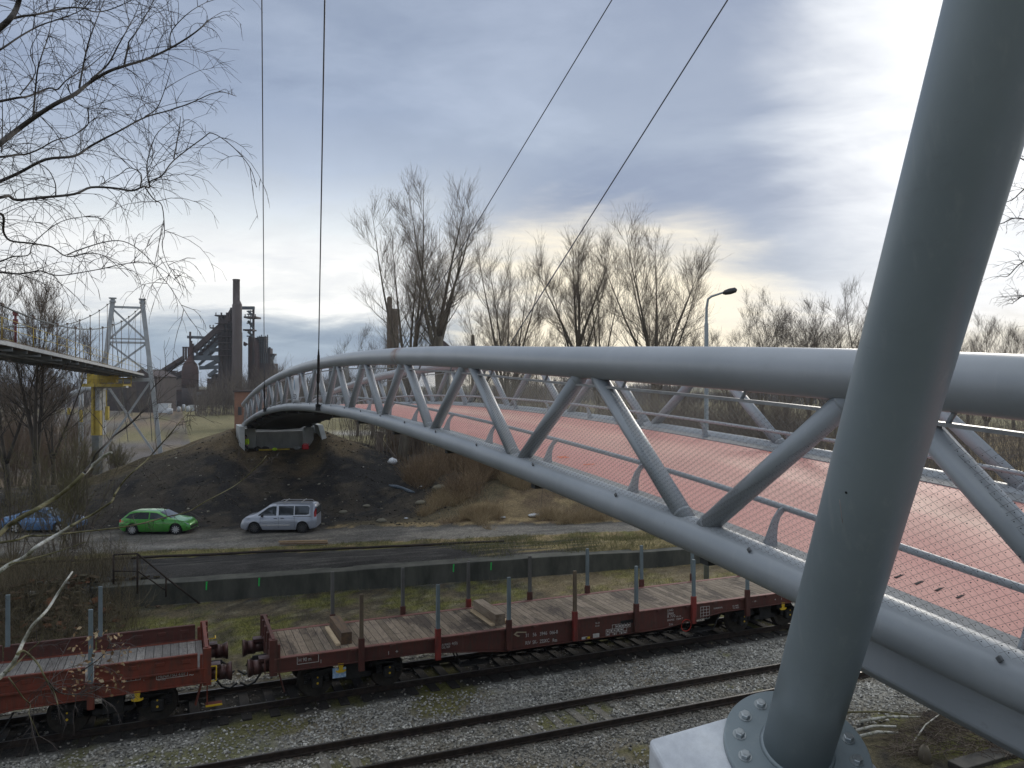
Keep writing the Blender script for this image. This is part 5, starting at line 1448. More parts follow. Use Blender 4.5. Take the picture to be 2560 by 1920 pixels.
for (u, Y, vt, seed, split, ns, sp, r0, lab, kw) in (
    (1003, 66, 412, 3, 5.5, 5, R(14), .38, 'tallest bare tree, leftmost of the row behind the bridge, beside the crumbling pillars', dict(br_n=18, br_len=.25)),
    (1120, 65, 440, 8, 11.0, 7, R(27), .48, 'bare tree forking into four slanting limbs, second of the row behind the bridge', dict(br_n=15, br_len=.27)),
    (1272, 70, 505, 12, 4.5, 5, R(13), .34, 'slim dense bare tree in the middle of the row behind the bridge', dict(br_n=17, br_len=.22)),
    (1238, 74, 650, 14, 2.0, 4, R(20), .22, 'small dark bare tree leaning left of the slim dense one', dict(br_n=13, br_len=.28)),
    (1432, 70, 532, 17, 10.0, 7, R(25), .38, 'bare tree with a V shaped fork in the gap right of the slim dense one', dict(br_n=15, br_len=.26)),
    (1510, 74, 570, 21, 5.0, 4, R(16), .26, 'thin bare tree standing close left of the broad one by the lamp', dict(br_n=14, br_len=.27)),
    (1630, 66, 508, 25, 7.5, 9, R(29), .42, 'broad bare tree with a round crown just left of the street lamp', dict(br_n=16, br_len=.26)),
    ):
    loc = gloc(u, Y); H = hgt(vt, Y, loc)
    build_tree('bare_tree', lab, gen_tree(seed, H, split, ns, sp, r0, **kw), loc, 0, GT)
# smaller and farther trees: three prototypes, copied
GF = 'smaller bare trees farther away'
protos = []
def far_tree(u, Y, vt, seed_i, lab, group=GF, sx=1.0, rz=None):
    loc = gloc(u, Y); H = hgt(vt, Y, loc)
    if seed_i >= len(protos):
        t = build_tree('bare_tree', lab, gen_tree(40 + seed_i * 3, 20.0, 2.5, (4, 3, 5)[seed_i % 3], R((24, 15, 30)[seed_i % 3]), .30, br_n=15, br_len=.32, tw_n=6, tw_len=1.9, tw_r=.0105, sub=6), loc, 0, group, M_BARK, M_TWIGD)
        protos.append(t); t.scale = (H / 20 * sx, H / 20 * sx, H / 20); return t
    return dup(protos[seed_i], loc, rz if rz is not None else random.uniform(0, 6.28), lab, group, (H / 20 * sx, H / 20 * sx, H / 20))
far_tree(1968, 108, 700, 0, 'round spreading bare tree between the street lamp and the mast', sx=1.05)
far_tree(2165, 100, 676, 1, 'bare tree half hidden behind the left edge of the mast')
far_tree(2470, 98, 745, 2, 'bare tree just right of the mast above the top tube')
far_tree(1842, 112, 760, 2, 'low bare tree right beside the lamp head', sx=1.2)
far_tree(2022, 109, 722, 1, 'upright bare tree between the round spreading one and the mast', sx=1.3)
far_tree(2128, 113, 735, 2, 'bare tree next left of the one half hidden by the mast', sx=1.2)
far_tree(1905, 120, 745, 1, 'thin bare tree left beside the round spreading one')
far_tree(2070, 116, 765, 2, 'low bare tree right beside the round spreading one')
far_tree(2535, 104, 770, 0, 'bare tree at the right edge above the top tube')
far_tree(2420, 125, 790, 1, 'low bare tree showing through between mast and right edge')
far_tree(2110, 125, 770, 0, 'low bare tree close left of the mast')
far_tree(893, 125, 830, 0, 'low bare tree behind the left shoulder of the bridge rail')
far_tree(932, 120, 800, 1, 'bare tree left of the crumbling pillars behind the bridge')
far_tree(692, 210, 884, 1, 'narrow bare tree right of the furnace above the bridge end', sx=.8)
far_tree(674, 230, 905, 2, 'low bare tree between the furnace and the narrow tree')
far_tree(1345, 84, 745, 2, 'low bare tree filling the gap right of the slim dense one', sx=1.0)
far_tree(1185, 86, 775, 0, 'low bare tree in the gap right of the forked tree', sx=.9)
far_tree(1700, 84, 760, 1, 'low bare tree left beside the lamp post', sx=1.2)
for k, (u, Y, vt) in enumerate(((560, 225, 925), (588, 235, 915), (612, 225, 935), (640, 230, 925), (530, 240, 945), (505, 245, 955), (655, 215, 955))):
    far_tree(u, Y, vt, k % 3, 'bare tree number %s in front of the furnace foot' % 'one two three four five six seven'.split()[k] if 0 else ('bare tree in the clump growing before the furnace foot'), 'bare trees before the furnace', 1.0)
for k, (u, Y, vt) in enumerate(((330, 215, 950), (352, 205, 965), (300, 220, 955), (372, 225, 975))):
    far_tree(u, Y, vt, (k + 1) % 3, 'bare tree in the clump before the brown works building', 'bare trees before the works building', 0.9)
# big trees at the left edge
for (u, Y, vt, seed, split, ns, sp, r0, lab) in ((88, 47, 650, 61, 4.5, 3, R(15), .26, 'bare tree with the thickest trunk at the left edge, behind the pipe bridge'), (22, 50, 690, 64, 3.0, 3, R(22), .22, 'bare tree cut by the left edge behind the pipe bridge'), (135, 62, 800, 67, 2.5, 3, R(24), .18, 'lower bare tree right of the thick trunk at the left edge')):
    loc = gloc(u, Y); H = hgt(vt, Y, loc)
    build_tree('bare_tree', lab, gen_tree(seed, H, split, ns, sp, r0, br_n=15, br_len=.32, tw_n=8, tw_len=1.2, tw_r=.009, sub=8), loc, 0, 'bare trees at the left edge', M_BARKD, M_TWIG)

# ------------------------------------------------------------------ shrubs
def shrub(seed, H, n, spread, tw):
    g = np.random.default_rng(seed); S = ([], [], [], []); W = ([], [], [], [])
    for _ in range(n):
        a = g.uniform(0, 6.28); t = abs(g.normal()) * spread; p = np.array([math.cos(a), math.sin(a), 0]) * g.uniform(0, .5); p[2] = -.1
        L = H * g.uniform(.55, 1.0); d = np.array([math.cos(a) * math.sin(t), math.sin(a) * math.sin(t), math.cos(t)])
        m_ = p + d * L * .5 + g.normal(size=3) * .12; e = m_ + unit(d + np.array([0, 0, .25]) + g.normal(size=3) * .12) * L * .5
        S[0].append(p); S[1].append(m_); S[2].append(e); S[3].append(.012 + .02 * g.random())
        for _ in range(tw):
            f = g.uniform(.25, 1); q = p + (m_ - p) * f * 2 if f < .5 else m_ + (e - m_) * (f - .5) * 2
            dd = unit(d + g.normal(size=3) * .45 + np.array([0, 0, .2])); l = H * g.uniform(.08, .24)
            W[0].append(q); W[1].append(q + dd * l * .5 + g.normal(size=3) * .02); W[2].append(q + dd * l); W[3].append(.0065)
            for _ in range(2):
                d3 = unit(dd + g.normal(size=3) * .5); q3 = q + dd * l * g.uniform(.2, .8); l3 = l * g.uniform(.3, .6)
                W[0].append(q3); W[1].append(q3 + d3 * l3 * .5); W[2].append(q3 + d3 * l3); W[3].append(.005)
    A_ = [np.array(x) for x in S]; B_ = [np.array(x) for x in W]
    return sticks(A_[0], A_[1], A_[2], A_[3], A_[3] * .35, 4), sticks(B_[0], B_[1], B_[2], B_[3], B_[3] * .6)
def shrub_thing(loc, seed, H, n, sp, tw, label, m1, m2, group):
    t = thing('shrub', label, 'shrub', loc, 0, group); s, w = shrub(seed, H, n, sp, tw)
    npmesh('stems', s[0] + np.array(loc), s[1], m1, t); npmesh('twigs', w[0] + np.array(loc), w[1], m2, t); return t
M_BRSH = bark('brown_shrub_twig', (0.22, 0.155, 0.105), (0.13, 0.092, 0.065), 2)
GS = 'bare shrubs beside the road on the left'
for (u, v, H, n_, sp, sd, lab) in ((190, 1372, 6.4, 26, .20, 1, 'large olive bare shrub in front of the nose of the blue car'), (150, 1388, 5.6, 14, .24, 2, 'olive bare shrub in front of the middle of the blue car'), (30, 1398, 5.0, 10, .26, 3, 'olive bare shrub at the left edge before the blue car')):
    p = on_ground(u, v); shrub_thing(tuple(p), 100 + sd, H, n_, sp, 26, lab, M_TWIGD, M_TWIGO, GS)
for k, (u, Y, H, lab) in enumerate(((30, 60, 6.0, 'dense brown bare shrub under the pipe bridge at the left edge'), (100, 66, 5.0, 'dense brown bare shrub under the pipe bridge beside the thick trunk'), (160, 70, 4.2, 'brown bare shrub left of the yellow pillar'), (215, 72, 3.2, 'low olive bare shrub at the foot of the yellow pillar'), (285, 78, 3.0, 'low brown bare shrub between yellow pillar and pylon leg'), (60, 80, 6.5, 'tall brown bare shrub far behind the thick trunk'), (5, 72, 6.5, 'brown bare shrub cut by the left picture edge'), (640, 80, 2.4, 'reddish bare shrub at the left wing wall of the bridge'), (130, 85, 6.0, 'brown bare shrub far behind the pipe bridge'), (190, 95, 5.5, 'dim bare shrub far behind the yellow pillar'))):
    loc = gloc(u, Y); shrub_thing(loc, 200 + k, H, 44, .36, 26, lab, M_TWIGD, M_TWIGO if k in (3, 4) else M_BRSH, 'bare shrubs around the pipe bridge')

# ------------------------------------------------------------------ thicket, brush, grass (masses)
def mass(name, label, cat, regions, m, seed, n, hmin, hmax, r, lean=.25, extra=2, kind='stuff'):
    g = np.random.default_rng(seed); P = []
    while len(P) < n:
        x0, x1, y0, y1 = regions[g.integers(len(regions))]; x, y = g.uniform(x0, x1), g.uniform(y0, y1)
        if fbm(x + seed, y, .22, 3) < -.12: continue
        P.append((x, y, gz(x, y) - .05))
    P = np.array(P); L = g.uniform(hmin, hmax, n) * np.clip(1 + .5 * np.array([fbm(x - seed, y + 9, .12, 2) for x, y, _ in P]), .5, 1.5)
    d = g.normal(size=(n, 3)) * lean; d[:, 2] = 1; d /= np.linalg.norm(d, axis=1, keepdims=True)
    M1 = P + d * L[:, None] * .5; d2 = d + g.normal(size=(n, 3)) * lean * .8; E_ = M1 + d2 * L[:, None] * .5
    parts = [sticks(P, M1, E_, r * g.uniform(.7, 1.3, n), r * .4)]
    for _ in range(extra):
        f = g.uniform(.3, .95, n)[:, None]; q = np.where(f < .5, P + (M1 - P) * f * 2, M1 + (E_ - M1) * (f - .5) * 2)
        dd = d + g.normal(size=(n, 3)) * .5; l = L[:, None] * g.uniform(.12, .35, (n, 1))
        parts.append(sticks(q, q + dd * l * .5, q + dd * l + g.normal(size=(n, 3)) * .03, r * .6, r * .35))
    V_, F_ = joinvf(parts); o = npmesh(name, V_, F_, m); return tag(o, label, cat, kind=kind)
M_BRUSH = mat_island('brown_brush', [(0, (0.12, 0.078, 0.05)), (.5, (0.21, 0.145, 0.09)), (1, (0.33, 0.245, 0.15))])
M_THICK = mat_island('thicket_twig', [(0, (0.105, 0.085, 0.07)), (.5, (0.165, 0.135, 0.11)), (1, (0.22, 0.185, 0.15))])
M_DRYG = mat_island('dry_grass', [(0, (0.22, 0.155, 0.085)), (.5, (0.35, 0.26, 0.15)), (1, (0.46, 0.37, 0.23))])
M_WEED = mat_island('weed_stem', [(0, (0.07, 0.055, 0.035)), (.5, (0.125, 0.10, 0.06)), (1, (0.22, 0.18, 0.11))])
M_GRASS = mat_island('moss_grass', [(0, (0.075, 0.08, 0.03)), (.5, (0.125, 0.13, 0.045)), (.8, (0.19, 0.17, 0.085)), (1, (0.28, 0.24, 0.15))])
mass('thicket', 'mass of bare brown thicket seen through the far truss', 'thicket', [(14, 60, 62, 82), (22, 62, 44, 70), (30, 75, 32, 60)], M_THICK, 5, 7000, 2.5, 5.2, .016, .22, 4)
mass('reed_bed', 'dark upright dry stems under the bridge behind the wooden posts', 'reeds', [(17.3, 21.5, 70.5, 74.5)], M_BRUSH, 6, 800, 1.8, 3.0, .016, .05, 1)
mass('brushwood', 'brown bare brush on the slope right of the earth heap', 'brush', [(15.6, 24, 51.5, 58), (17, 30, 48.0, 54)], M_BRUSH, 7, 6500, .7, 2.1, .009, .45, 3)
mass('dry_grass', 'tan dry grass along the far road edge and on the platform', 'grass', [(14.5, 24, 46.8, 53), (17, 34, 43.6, 49.0)], M_DRYG, 8, 15000, .3, .85, .007, .6, 1)
g_ = np.random.default_rng(9); pts = []
for _ in range(60000):
    k = g_.integers(6)
    if k < 2: x, y = g_.uniform(-8, 22), g_.uniform(25.2, 33.6)
    elif k == 2: x = g_.uniform(-10, 22); y = road_near(x) + g_.uniform(-2.0, .3)
    elif k == 3: x, y = g_.uniform(2, 13), g_.uniform(11, 15.8)
    elif k == 4: x = g_.uniform(12.5, 26); y = g_.uniform(wall_t(x) + .5, road_near(x) - 1)
    else: x, y = g_.uniform(-9, 24), g_.uniform(27.5, 33.4)
    if fbm(x, y, .5, 4) + .2 * g_.normal() < (.0 if k in (0, 1, 5) else -.15): continue
    pts.append((x, y, gz(x, y) - .01, k))
pts = np.array(pts); kk = pts[:, 3]; P = pts[:, :3]; n_ = len(P)
L = g_.uniform(.05, .16, n_) * np.where(kk == 4, 2.0, 1.0); d = g_.normal(size=(n_, 3)) * .6; d[:, 2] = 1; d /= np.linalg.norm(d, axis=1, keepdims=True)
Vg, Fg = sticks(P, P + d * L[:, None] * .55, P + d * L[:, None] + g_.normal(size=(n_, 3)) * .03, .006, .002)
tag(npmesh('grass', Vg, Fg, M_GRASS), 'short mossy winter grass in front of the platform wall', 'grass', kind='stuff')
mass('weed_stems', 'brown dry weed stems on the slope left of the stair railing', 'weeds', [(-10, -1.2, 28.5, 36), (-10, -2, 33, 43)], M_WEED, 12, 3800, .4, 1.7, .0055, .38, 3)
mass('copse', 'brown leafless copse in front of the furnace foot', 'copse', [(5, 28, 226, 246), (24, 36, 228, 250)], M_THICK, 13, 1000, 4, 11, .05, .12, 4)
# light stones on the earth heap, brick rubble by the wall end
pts = []
for _ in range(800):
    x, y = g_.uniform(-14, 17), g_.uniform(46, 66)
    if y > road_far(x) + .2 and not (4.7 < x < 10.1 and y > 63.2) and fbm(x, y, .5, 3) + .3 * g_.normal() > -.05: pts.append((x, y, gz(x, y) + .01))
P = np.array(pts); sz = .03 + .13 * g_.random(len(P)) ** 5 + .02 * g_.random(len(P))
Vs, Fs = stones(P, sz, .6)
M_STN = mat_island('pale_stone', [(0, (0.09, 0.08, 0.065)), (.5, (0.18, 0.165, 0.125)), (.9, (0.30, 0.28, 0.22)), (1, (0.45, 0.43, 0.38))])
tag(npmesh('loose_stones', Vs, Fs, M_STN), 'small pale stones scattered over the dark earth heap', 'stones', kind='stuff')
pts = []
for _ in range(9000):
    x, y = g_.uniform(-15, 18), g_.uniform(45, 67)
    if y > road_far(x) + .1 and not (4.7 < x < 10.1 and y > 63.2) and fbm(x, y, .7, 3) + .4 * g_.normal() > -.1: pts.append((x, y, gz(x, y) + .0))
P = np.array(pts); Vs, Fs = stones(P, .03 + .11 * g_.random(len(P)) ** 3, .6)
tag(npmesh('soil_clods', Vs, Fs, mat_island('soil_clod', [(0, (0.022, 0.02, 0.018)), (.6, (0.05, 0.042, 0.034)), (1, (0.085, 0.07, 0.05))])), 'dark clods of soil on the earth heap', 'soil', kind='stuff')
for i, (u, v, s_, lab) in enumerate(((858, 1218, .30, 'pale boulder low on the heap right above the van roof'), (916, 1190, .28, 'pale boulder high on the right slope of the heap'), (1052, 1260, .40, 'pale flat boulder at the foot of the heap beside the dry grass'), (1022, 1170, .40, 'pale boulder right of the round white bag'), (953, 1305, .36, 'flat pale boulder at the road edge right of the van'), (1098, 1225, .55, 'tilted grey boulder in front of the brown brush'))):
    p = on_ground(u, v); o = lump('boulder', p - Vector((0, 0, .06)), s_, s_ * .7, s_ * .8, M_STN, lab, 'boulder', 50 + i, 'boulders on the earth heap')
def bricks(regions, n, seed, zf=None):
    g = np.random.default_rng(seed); Vb, Fb = [], []; o = 0
    cube = np.array([(-1, -1, -1), (1, -1, -1), (1, 1, -1), (-1, 1, -1), (-1, -1, 1), (1, -1, 1), (1, 1, 1), (-1, 1, 1)], float) * .5
    cf = np.array([(3, 2, 1, 0), (4, 5, 6, 7), (0, 1, 5, 4), (1, 2, 6, 5), (2, 3, 7, 6), (3, 0, 4, 7)])
    for _ in range(n):
        cx, cy, sx, sy, hh = regions[g.integers(len(regions))]; x, y = cx + g.normal() * sx, cy + g.normal() * sy
        h_ = hh * math.exp(-((x - cx) / (1.6 * sx)) ** 2 - ((y - cy) / (1.6 * sy)) ** 2)
        z = gz(x, y) + h_ * g.uniform(.3, 1.0) + .03
        a = g.normal(size=(3, 3)) * .35 + np.eye(3); q, _ = np.linalg.qr(a); rz = Matrix.Rotation(g.uniform(0, 3.14), 3, 'Z')
        v = (cube * np.array([.28, .17, .07]) * g.uniform(.5, 1.3)) @ q @ np.array(rz) + np.array([x, y, z]); Vb.append(v); Fb.append(cf + o); o += 8
    return np.concatenate(Vb), np.concatenate(Fb)
M_BRICK = mat_island('brick_rubble', [(0, (0.05, 0.042, 0.030)), (.55, (0.09, 0.075, 0.045)), (.82, (0.13, 0.085, 0.055)), (.93, (0.25, 0.10, 0.05)), (.96, (0.28, 0.25, 0.20)), (1, (0.40, 0.38, 0.34))], noise=3.0)
c1_, c2_ = G(150, 1530, .3), G(90, 1560, .2)
Vb, Fb = bricks([(c1_.x - .2, c1_.y + 1.0, 1.5, 1.0, .6), (c1_.x - .2, c1_.y + 1.0, 1.4, 1.0, .6), (c1_.x - .2, c1_.y + .6, 1.4, 1.0, .5), (c2_.x, c2_.y, 1.6, .7, .2)], 380, 4)
tag(npmesh('brick_rubble', Vb, Fb, M_BRICK), 'heap of broken bricks and slabs behind the left wagon', 'rubble', kind='stuff')

# ------------------------------------------------------------------ foreground birch on the left
n = NT('birch_limb')
c = n.ramp(n.noise(14, 4, .6, (1, 1, 1)), [(.35, (0.030, 0.026, 0.024)), (.65, (0.085, 0.072, 0.060))]); M_LIMB = n.out(c, .85)
n = NT('birch_white')
f = n.noise(5, 5, .7, (1, 1, 1)); f2 = n.noise(17, 4, .7, (1, 1, 2.5))
c = n.ramp(f, [(.38, (0.17, 0.17, 0.095)), (.48, (0.42, 0.41, 0.35)), (.62, (0.60, 0.59, 0.55))])
c = n.mix(n.ramp(f2, [(.60, 0.0), (.66, 1.0)]), c, (0.05, 0.04, 0.035)); M_WHITEB = n.out(c, .75)
n = NT('birch_mossy')
c = n.ramp(n.noise(7, 5, .65), [(.35, (0.075, 0.065, 0.03)), (.55, (0.15, 0.135, 0.06)), (.72, (0.24, 0.22, 0.15))]); M_MOSSB = n.out(c, .85)
M_FTW = mat('birch_twig', (0.085, 0.066, 0.058), (0.052, 0.042, 0.038), 9, .8)
def z1(pts): return [(x / 2.37, y / 2.37) for x, y in pts]
def z3(pts): return [(x / 2.765, 1100 + y / 2.765) for x, y in pts]
def smooth_poly(pts, k=4):
    out_ = []; n_ = len(pts)
    for i in range(n_ - 1):
        p0, p1, p2, p3 = pts[max(i - 1, 0)], pts[i], pts[i + 1], pts[min(i + 2, n_ - 1)]
        for j in range(k):
            t = j / k; out_.append(tuple(.5 * (2 * b_ + (c_ - a_) * t + (2 * a_ - 5 * b_ + 4 * c_ - d_) * t * t + (-a_ + 3 * b_ - 3 * c_ + d_) * t ** 3) for a_, b_, c_, d_ in zip(p0, p1, p2, p3)))
    out_.append(tuple(pts[-1])); return out_
def trace(pix, Y0, Y1, w0, w1):
    """pixel polyline with depths Y0..Y1 and pixel widths w0..w1 -> points, radii"""
    n_ = len(pix); out_ = []; rad = []
    for i, (u, v) in enumerate(pix):
        f = i / (n_ - 1); Y = lerp(Y0, Y1, f) + .18 * math.sin(i * 1.7 + Y0 * 9); out_.append(A(u, v, Y)); rad.append(lerp(w0, w1, f ** .8) * .86 * Y / FP / 2)
    sm = smooth_poly([(*p, r) for p, r in zip(out_, rad)], 4)
    return [Vector(s[:3]) for s in sm], [max(s[3], .0022) for s in sm]
birch = thing('birch_tree', 'large bare birch with drooping twigs, its limbs reaching in from the upper left', 'tree', tuple(A(-420, 1500, 6.4))[:2] + (gz(*tuple(A(-420, 1500, 6.4))[:2]),))
bx_, by_ = birch.location.x, birch.location.y
trk = [Vector((bx_ + .05 * math.sin(z), by_ + .06 * math.cos(z * .7), z)) for z in np.arange(birch.location.z - .2, 17, .8)]
b = MB(); b.tube(trk, [max(.17 * (1 - i / (len(trk) + 1)), .03) for i in range(len(trk))], 14); b.build('trunk', M_WHITEB, birch)
TWB = ([], [], [], [])
gt = np.random.default_rng(77)
def vec(v): return np.array(tuple(v))
def droop_twigs(pts, rad, dens, lmin, lmax, droop, f0=0.0, sub=5, rt=.0032):
    """thin drooping shoots along a limb, each with finer side twigs"""
    P = [vec(p) for p in pts]; seg = [np.linalg.norm(P[i + 1] - P[i]) for i in range(len(P) - 1)]; tot = sum(seg)
    cu = np.cumsum([0] + seg)
    for _ in range(int(tot * dens * 1.5)):
        s = gt.uniform(f0, 1) * tot; i = min(int(np.searchsorted(cu, s) - 1), len(P) - 2); i = max(i, 0)
        t = (s - cu[i]) / max(seg[i], 1e-6); p = P[i] + (P[i + 1] - P[i]) * t; d = unit(P[i + 1] - P[i])
        a = unit(np.cross(d, gt.normal(size=3))); ang = R(gt.uniform(25, 75)); q = unit(d * math.cos(ang) + a * math.sin(ang) + np.array([0, 0, .15]))
        L = gt.uniform(lmin, lmax) * (1.05 - .62 * s / tot); k = 5; cur = p.copy(); ch = [cur.copy()]
        for j in range(k):
            q = unit(q + np.array([0, 0, -droop * (j + .5) / k * .5]) + gt.normal(size=3) * .10); cur = cur + q * L / k; ch.append(cur.copy())
        for j in range(0, k - 1, 2):
            TWB[0].append(ch[j]); TWB[1].append(ch[j + 1]); TWB[2].append(ch[j + 2]); TWB[3].append(rt * .88 * (1.15 - .6 * j / k))
        TWB[0].append(ch[4]); TWB[1].append((ch[4] + ch[5]) / 2); TWB[2].append(ch[5]); TWB[3].append(rt * .55)
        for _ in range(sub):
            j = gt.integers(0, k); pp2 = ch[j] + (ch[j + 1] - ch[j]) * gt.random(); dd = unit(ch[j + 1] - ch[j]); a = unit(np.cross(dd, gt.normal(size=3)))
            q2 = unit(dd * .8 + a * .7); l2 = L * gt.uniform(.15, .42); m_ = pp2 + q2 * l2 * .5; e = m_ + unit(q2 + np.array([0, 0, -droop * .45]) + gt.normal(size=3) * .1) * l2 * .5
            TWB[0].append(pp2); TWB[1].append(m_); TWB[2].append(e); TWB[3].append(rt * .55)
def limb(pix, Y0, Y1, w0, w1, m=M_LIMB, dens=5, lmin=.35, lmax=1.0, droop=.9, parent=None, f0=.0, root=None, sub=5, rt=.0032):
    pts, rad = trace(pix, Y0, Y1, w0, w1)
    if root is not None: pts = [root] + pts; rad = [rad[0] * 1.25] + rad
    b = MB(); b.tube(pts, rad, 9); o = b.build('limb', m, parent or birch)
    if dens: droop_twigs(pts, rad, dens, lmin, lmax, droop, f0, sub, rt)
    return pts
def troot(z): return Vector((bx_, by_, z))
limb(z1([(-120, 940), (0, 850), (95, 775), (190, 705), (320, 620), (440, 560), (530, 490), (640, 425), (740, 390), (870, 350), (1000, 290), (1110, 225), (1190, 165), (1230, 120)]), 6.0, 6.6, 18, 3, dens=7, root=troot(8.3))
limb(z1([(-100, 240), (0, 165), (60, 110), (95, 55), (125, -40), (160, -160)]), 5.8, 5.6, 20, 12, dens=4, root=troot(9.6))
limb(z1([(70, 110), (140, 95), (220, 85), (330, 60), (420, 45), (500, 50), (560, 70), (640, 60), (740, 20), (860, -40)]), 5.8, 6.3, 8, 2, dens=7)
limb(z1([(-100, 340), (0, 295), (120, 215), (240, 150), (360, 110), (480, 60), (560, -20)]), 6.6, 6.8, 7, 2, dens=6, root=troot(9.2))
limb(z1([(-100, 620), (0, 600), (100, 580), (170, 570), (290, 522), (340, 530), (400, 470), (520, 400), (640, 300)]), 6.4, 6.9, 9, 2, dens=7, root=troot(8.9))
limb(z1([(-100, 930), (0, 930), (100, 918), (160, 912), (240, 880), (330, 830), (440, 800), (560, 700)]), 6.6, 6.9, 8, 2, dens=6, root=troot(8.2))
limb(z1([(-100, 1120), (0, 1075), (120, 1020), (270, 945), (440, 925), (530, 870), (620, 820), (700, 780), (860, 695), (1000, 655), (1130, 610), (1290, 545), (1400, 570)]), 6.2, 6.8, 11, 1.8, dens=7, root=troot(7.8))
limb(z1([(-100, 1170), (0, 1170), (50, 1160), (100, 1185), (250, 1170), (440, 1150), (540, 1110), (680, 1115), (780, 1130), (850, 1105), (885, 1110), (890, 1075), (960, 1040), (1030, 950), (1200, 820), (1260, 790), (1380, 870), (1480, 990), (1520, 1110)]), 5.9, 6.3, 10, 1.6, dens=5.5, root=troot(7.6))
limb(z1([(830, 1110), (835, 1030), (765, 995), (700, 1040), (600, 1100)]), 6.0, 6.2, 4, 1.5, dens=5)
limb(z1([(860, 1110), (910, 1180), (960, 1220), (975, 1380), (960, 1450), (990, 1560), (1050, 1660)]), 6.1, 6.2, 4, 1.2, dens=5, droop=1.2)
limb(z1([(-90, 1260), (15, 1272), (20, 1370), (60, 1425), (170, 1440), (240, 1450), (310, 1465), (400, 1520), (540, 1500), (640, 1530), (760, 1640)]), 6.0, 6.4, 8, 1.8, dens=6.5, root=troot(7.3))
limb(z1([(-90, 1580), (0, 1550), (80, 1520), (170, 1510), (200, 1440), (330, 1330), (450, 1290), (600, 1280)]), 6.3, 6.7, 5, 1.5, dens=5, root=troot(7.0))
limb(z1([(-60, 1610), (20, 1615), (120, 1622), (240, 1605), (300, 1625), (380, 1630), (590, 1595), (760, 1560), (920, 1570), (1060, 1680)]), 6.3, 6.7, 6, 1.3, dens=5.5, root=troot(6.8))
limb(z1([(400, 1510), (470, 1480), (640, 1430), (760, 1440), (880, 1530), (960, 1640), (1020, 1720), (1130, 1900)]), 6.3, 6.5, 4, 1.2, dens=5, droop=1.2)
for st in ([(195, 705), (208, 560), (222, 420), (250, 320), (285, 220), (305, 120), (335, -30)], [(470, 520), (495, 380), (525, 250), (560, 150), (610, 20), (640, -60)], [(735, 390), (760, 270), (765, 245), (820, 170), (880, 60), (930, -40)],
           [(540, 470), (640, 380), (700, 270), (740, 200), (790, 110), (830, 10)], [(400, 500), (420, 560), (470, 620), (540, 645), (640, 640)], [(520, 640), (520, 740), (440, 800)], [(860, 690), (930, 640), (980, 520), (1010, 420)], [(880, 1080), (870, 980), (900, 860), (940, 780), (1040, 700)], [(1030, 940), (1060, 780), (1070, 690)], [(1010, 280), (1010, 200), (1060, 130), (1140, 60), (1230, 10)], [(330, 1160), (325, 1080), (270, 990), (160, 950)], [(10, 900), (15, 700), (10, 520)], [(120, 560), (210, 430), (180, 300), (240, 180)]):
    limb(z1(st), 6.3, 6.5, 6 if len(st) > 5 else 4, 1.6, dens=6, droop=.6)
A_ = [np.array(x) for x in TWB]
Vt, Ft = sticks(A_[0], A_[1], A_[2], A_[3], A_[3] * .6); npmesh('twigs', Vt, Ft, M_FTW, birch)
# leaning young birches lower left
TWB = ([], [], [], [])
l0 = A(-330, 1800, 7.2); lb0 = Vector((l0.x, l0.y, gz(l0.x, l0.y)))
lean_ = thing('leaning_birch', 'leaning young birch with white mossy stems crossing the lower left', 'tree', lb0)
def stem(pix, Y0, Y1, w0, w1, m, dens, f0=.4, root=True, **k):
    return limb(pix, Y0, Y1, w0, w1, m, dens, parent=lean_, f0=f0, root=lb0 if root else None, **k)
K1 = z3([(-330, 860), (-120, 740), (0, 650), (60, 590), (150, 535), (250, 480), (330, 432), (400, 390), (500, 310), (575, 235)])
stem(K1, 6.6, 7.0, 15, 11, M_MOSSB, 0)
stem(z3([(575, 238), (650, 165), (720, 110), (770, 85)]), 7.0, 7.05, 10, 8, M_WHITEB, 0, root=False)
stem(z3([(585, 225), (640, 150), (660, 100), (720, 40), (790, -30), (880, -95), (960, -170), (1020, -260), (1050, -350), (1120, -420), (1230, -520)]), 7.0, 7.4, 8, 2.2, M_LIMB, 5, 0.25, root=False, lmin=.3, lmax=.9, droop=.2)
stem(z3([(-330, 1100), (-120, 985), (0, 905), (60, 862), (150, 822), (200, 785), (250, 740), (340, 685), (420, 640), (490, 595)]), 6.4, 6.8, 14, 9, M_WHITEB, 0)
stem(z3([(490, 595), (560, 555), (640, 515), (700, 475), (770, 430)]), 6.8, 6.9, 8, 6, M_MOSSB, 0, root=False)
stem(z3([(790, 380), (830, 320), (870, 268), (920, 220), (1000, 150), (1060, 90), (1140, 0), (1240, -120), (1330, -220)]), 6.95, 7.2, 6, 2, M_MOSSB, 4, 0.3, root=False, lmin=.3, lmax=.8, droop=.3)
stem(z3([(770, 430), (785, 400), (795, 375)]), 6.9, 6.95, 6, 6, M_MOSSB, 0, root=False)
stem(z3([(-300, 760), (-100, 715), (0, 708), (120, 690), (180, 665), (250, 662), (340, 660), (420, 650), (560, 635), (700, 620), (860, 600), (1000, 572), (1150, 532), (1300, 495), (1430, 420), (1600, 330), (1700, 255), (1800, 160), (1840, 110)]), 7.0, 7.8, 8, 2, M_MOSSB, 4.0, .45, lmin=.3, lmax=.9, droop=.1)
stem(z3([(-120, 1010), (50, 870), (150, 840), (300, 800), (450, 755), (590, 705)]), 6.5, 6.8, 6, 3, M_MOSSB, 2, .5, root=False, lmin=.2, lmax=.5)
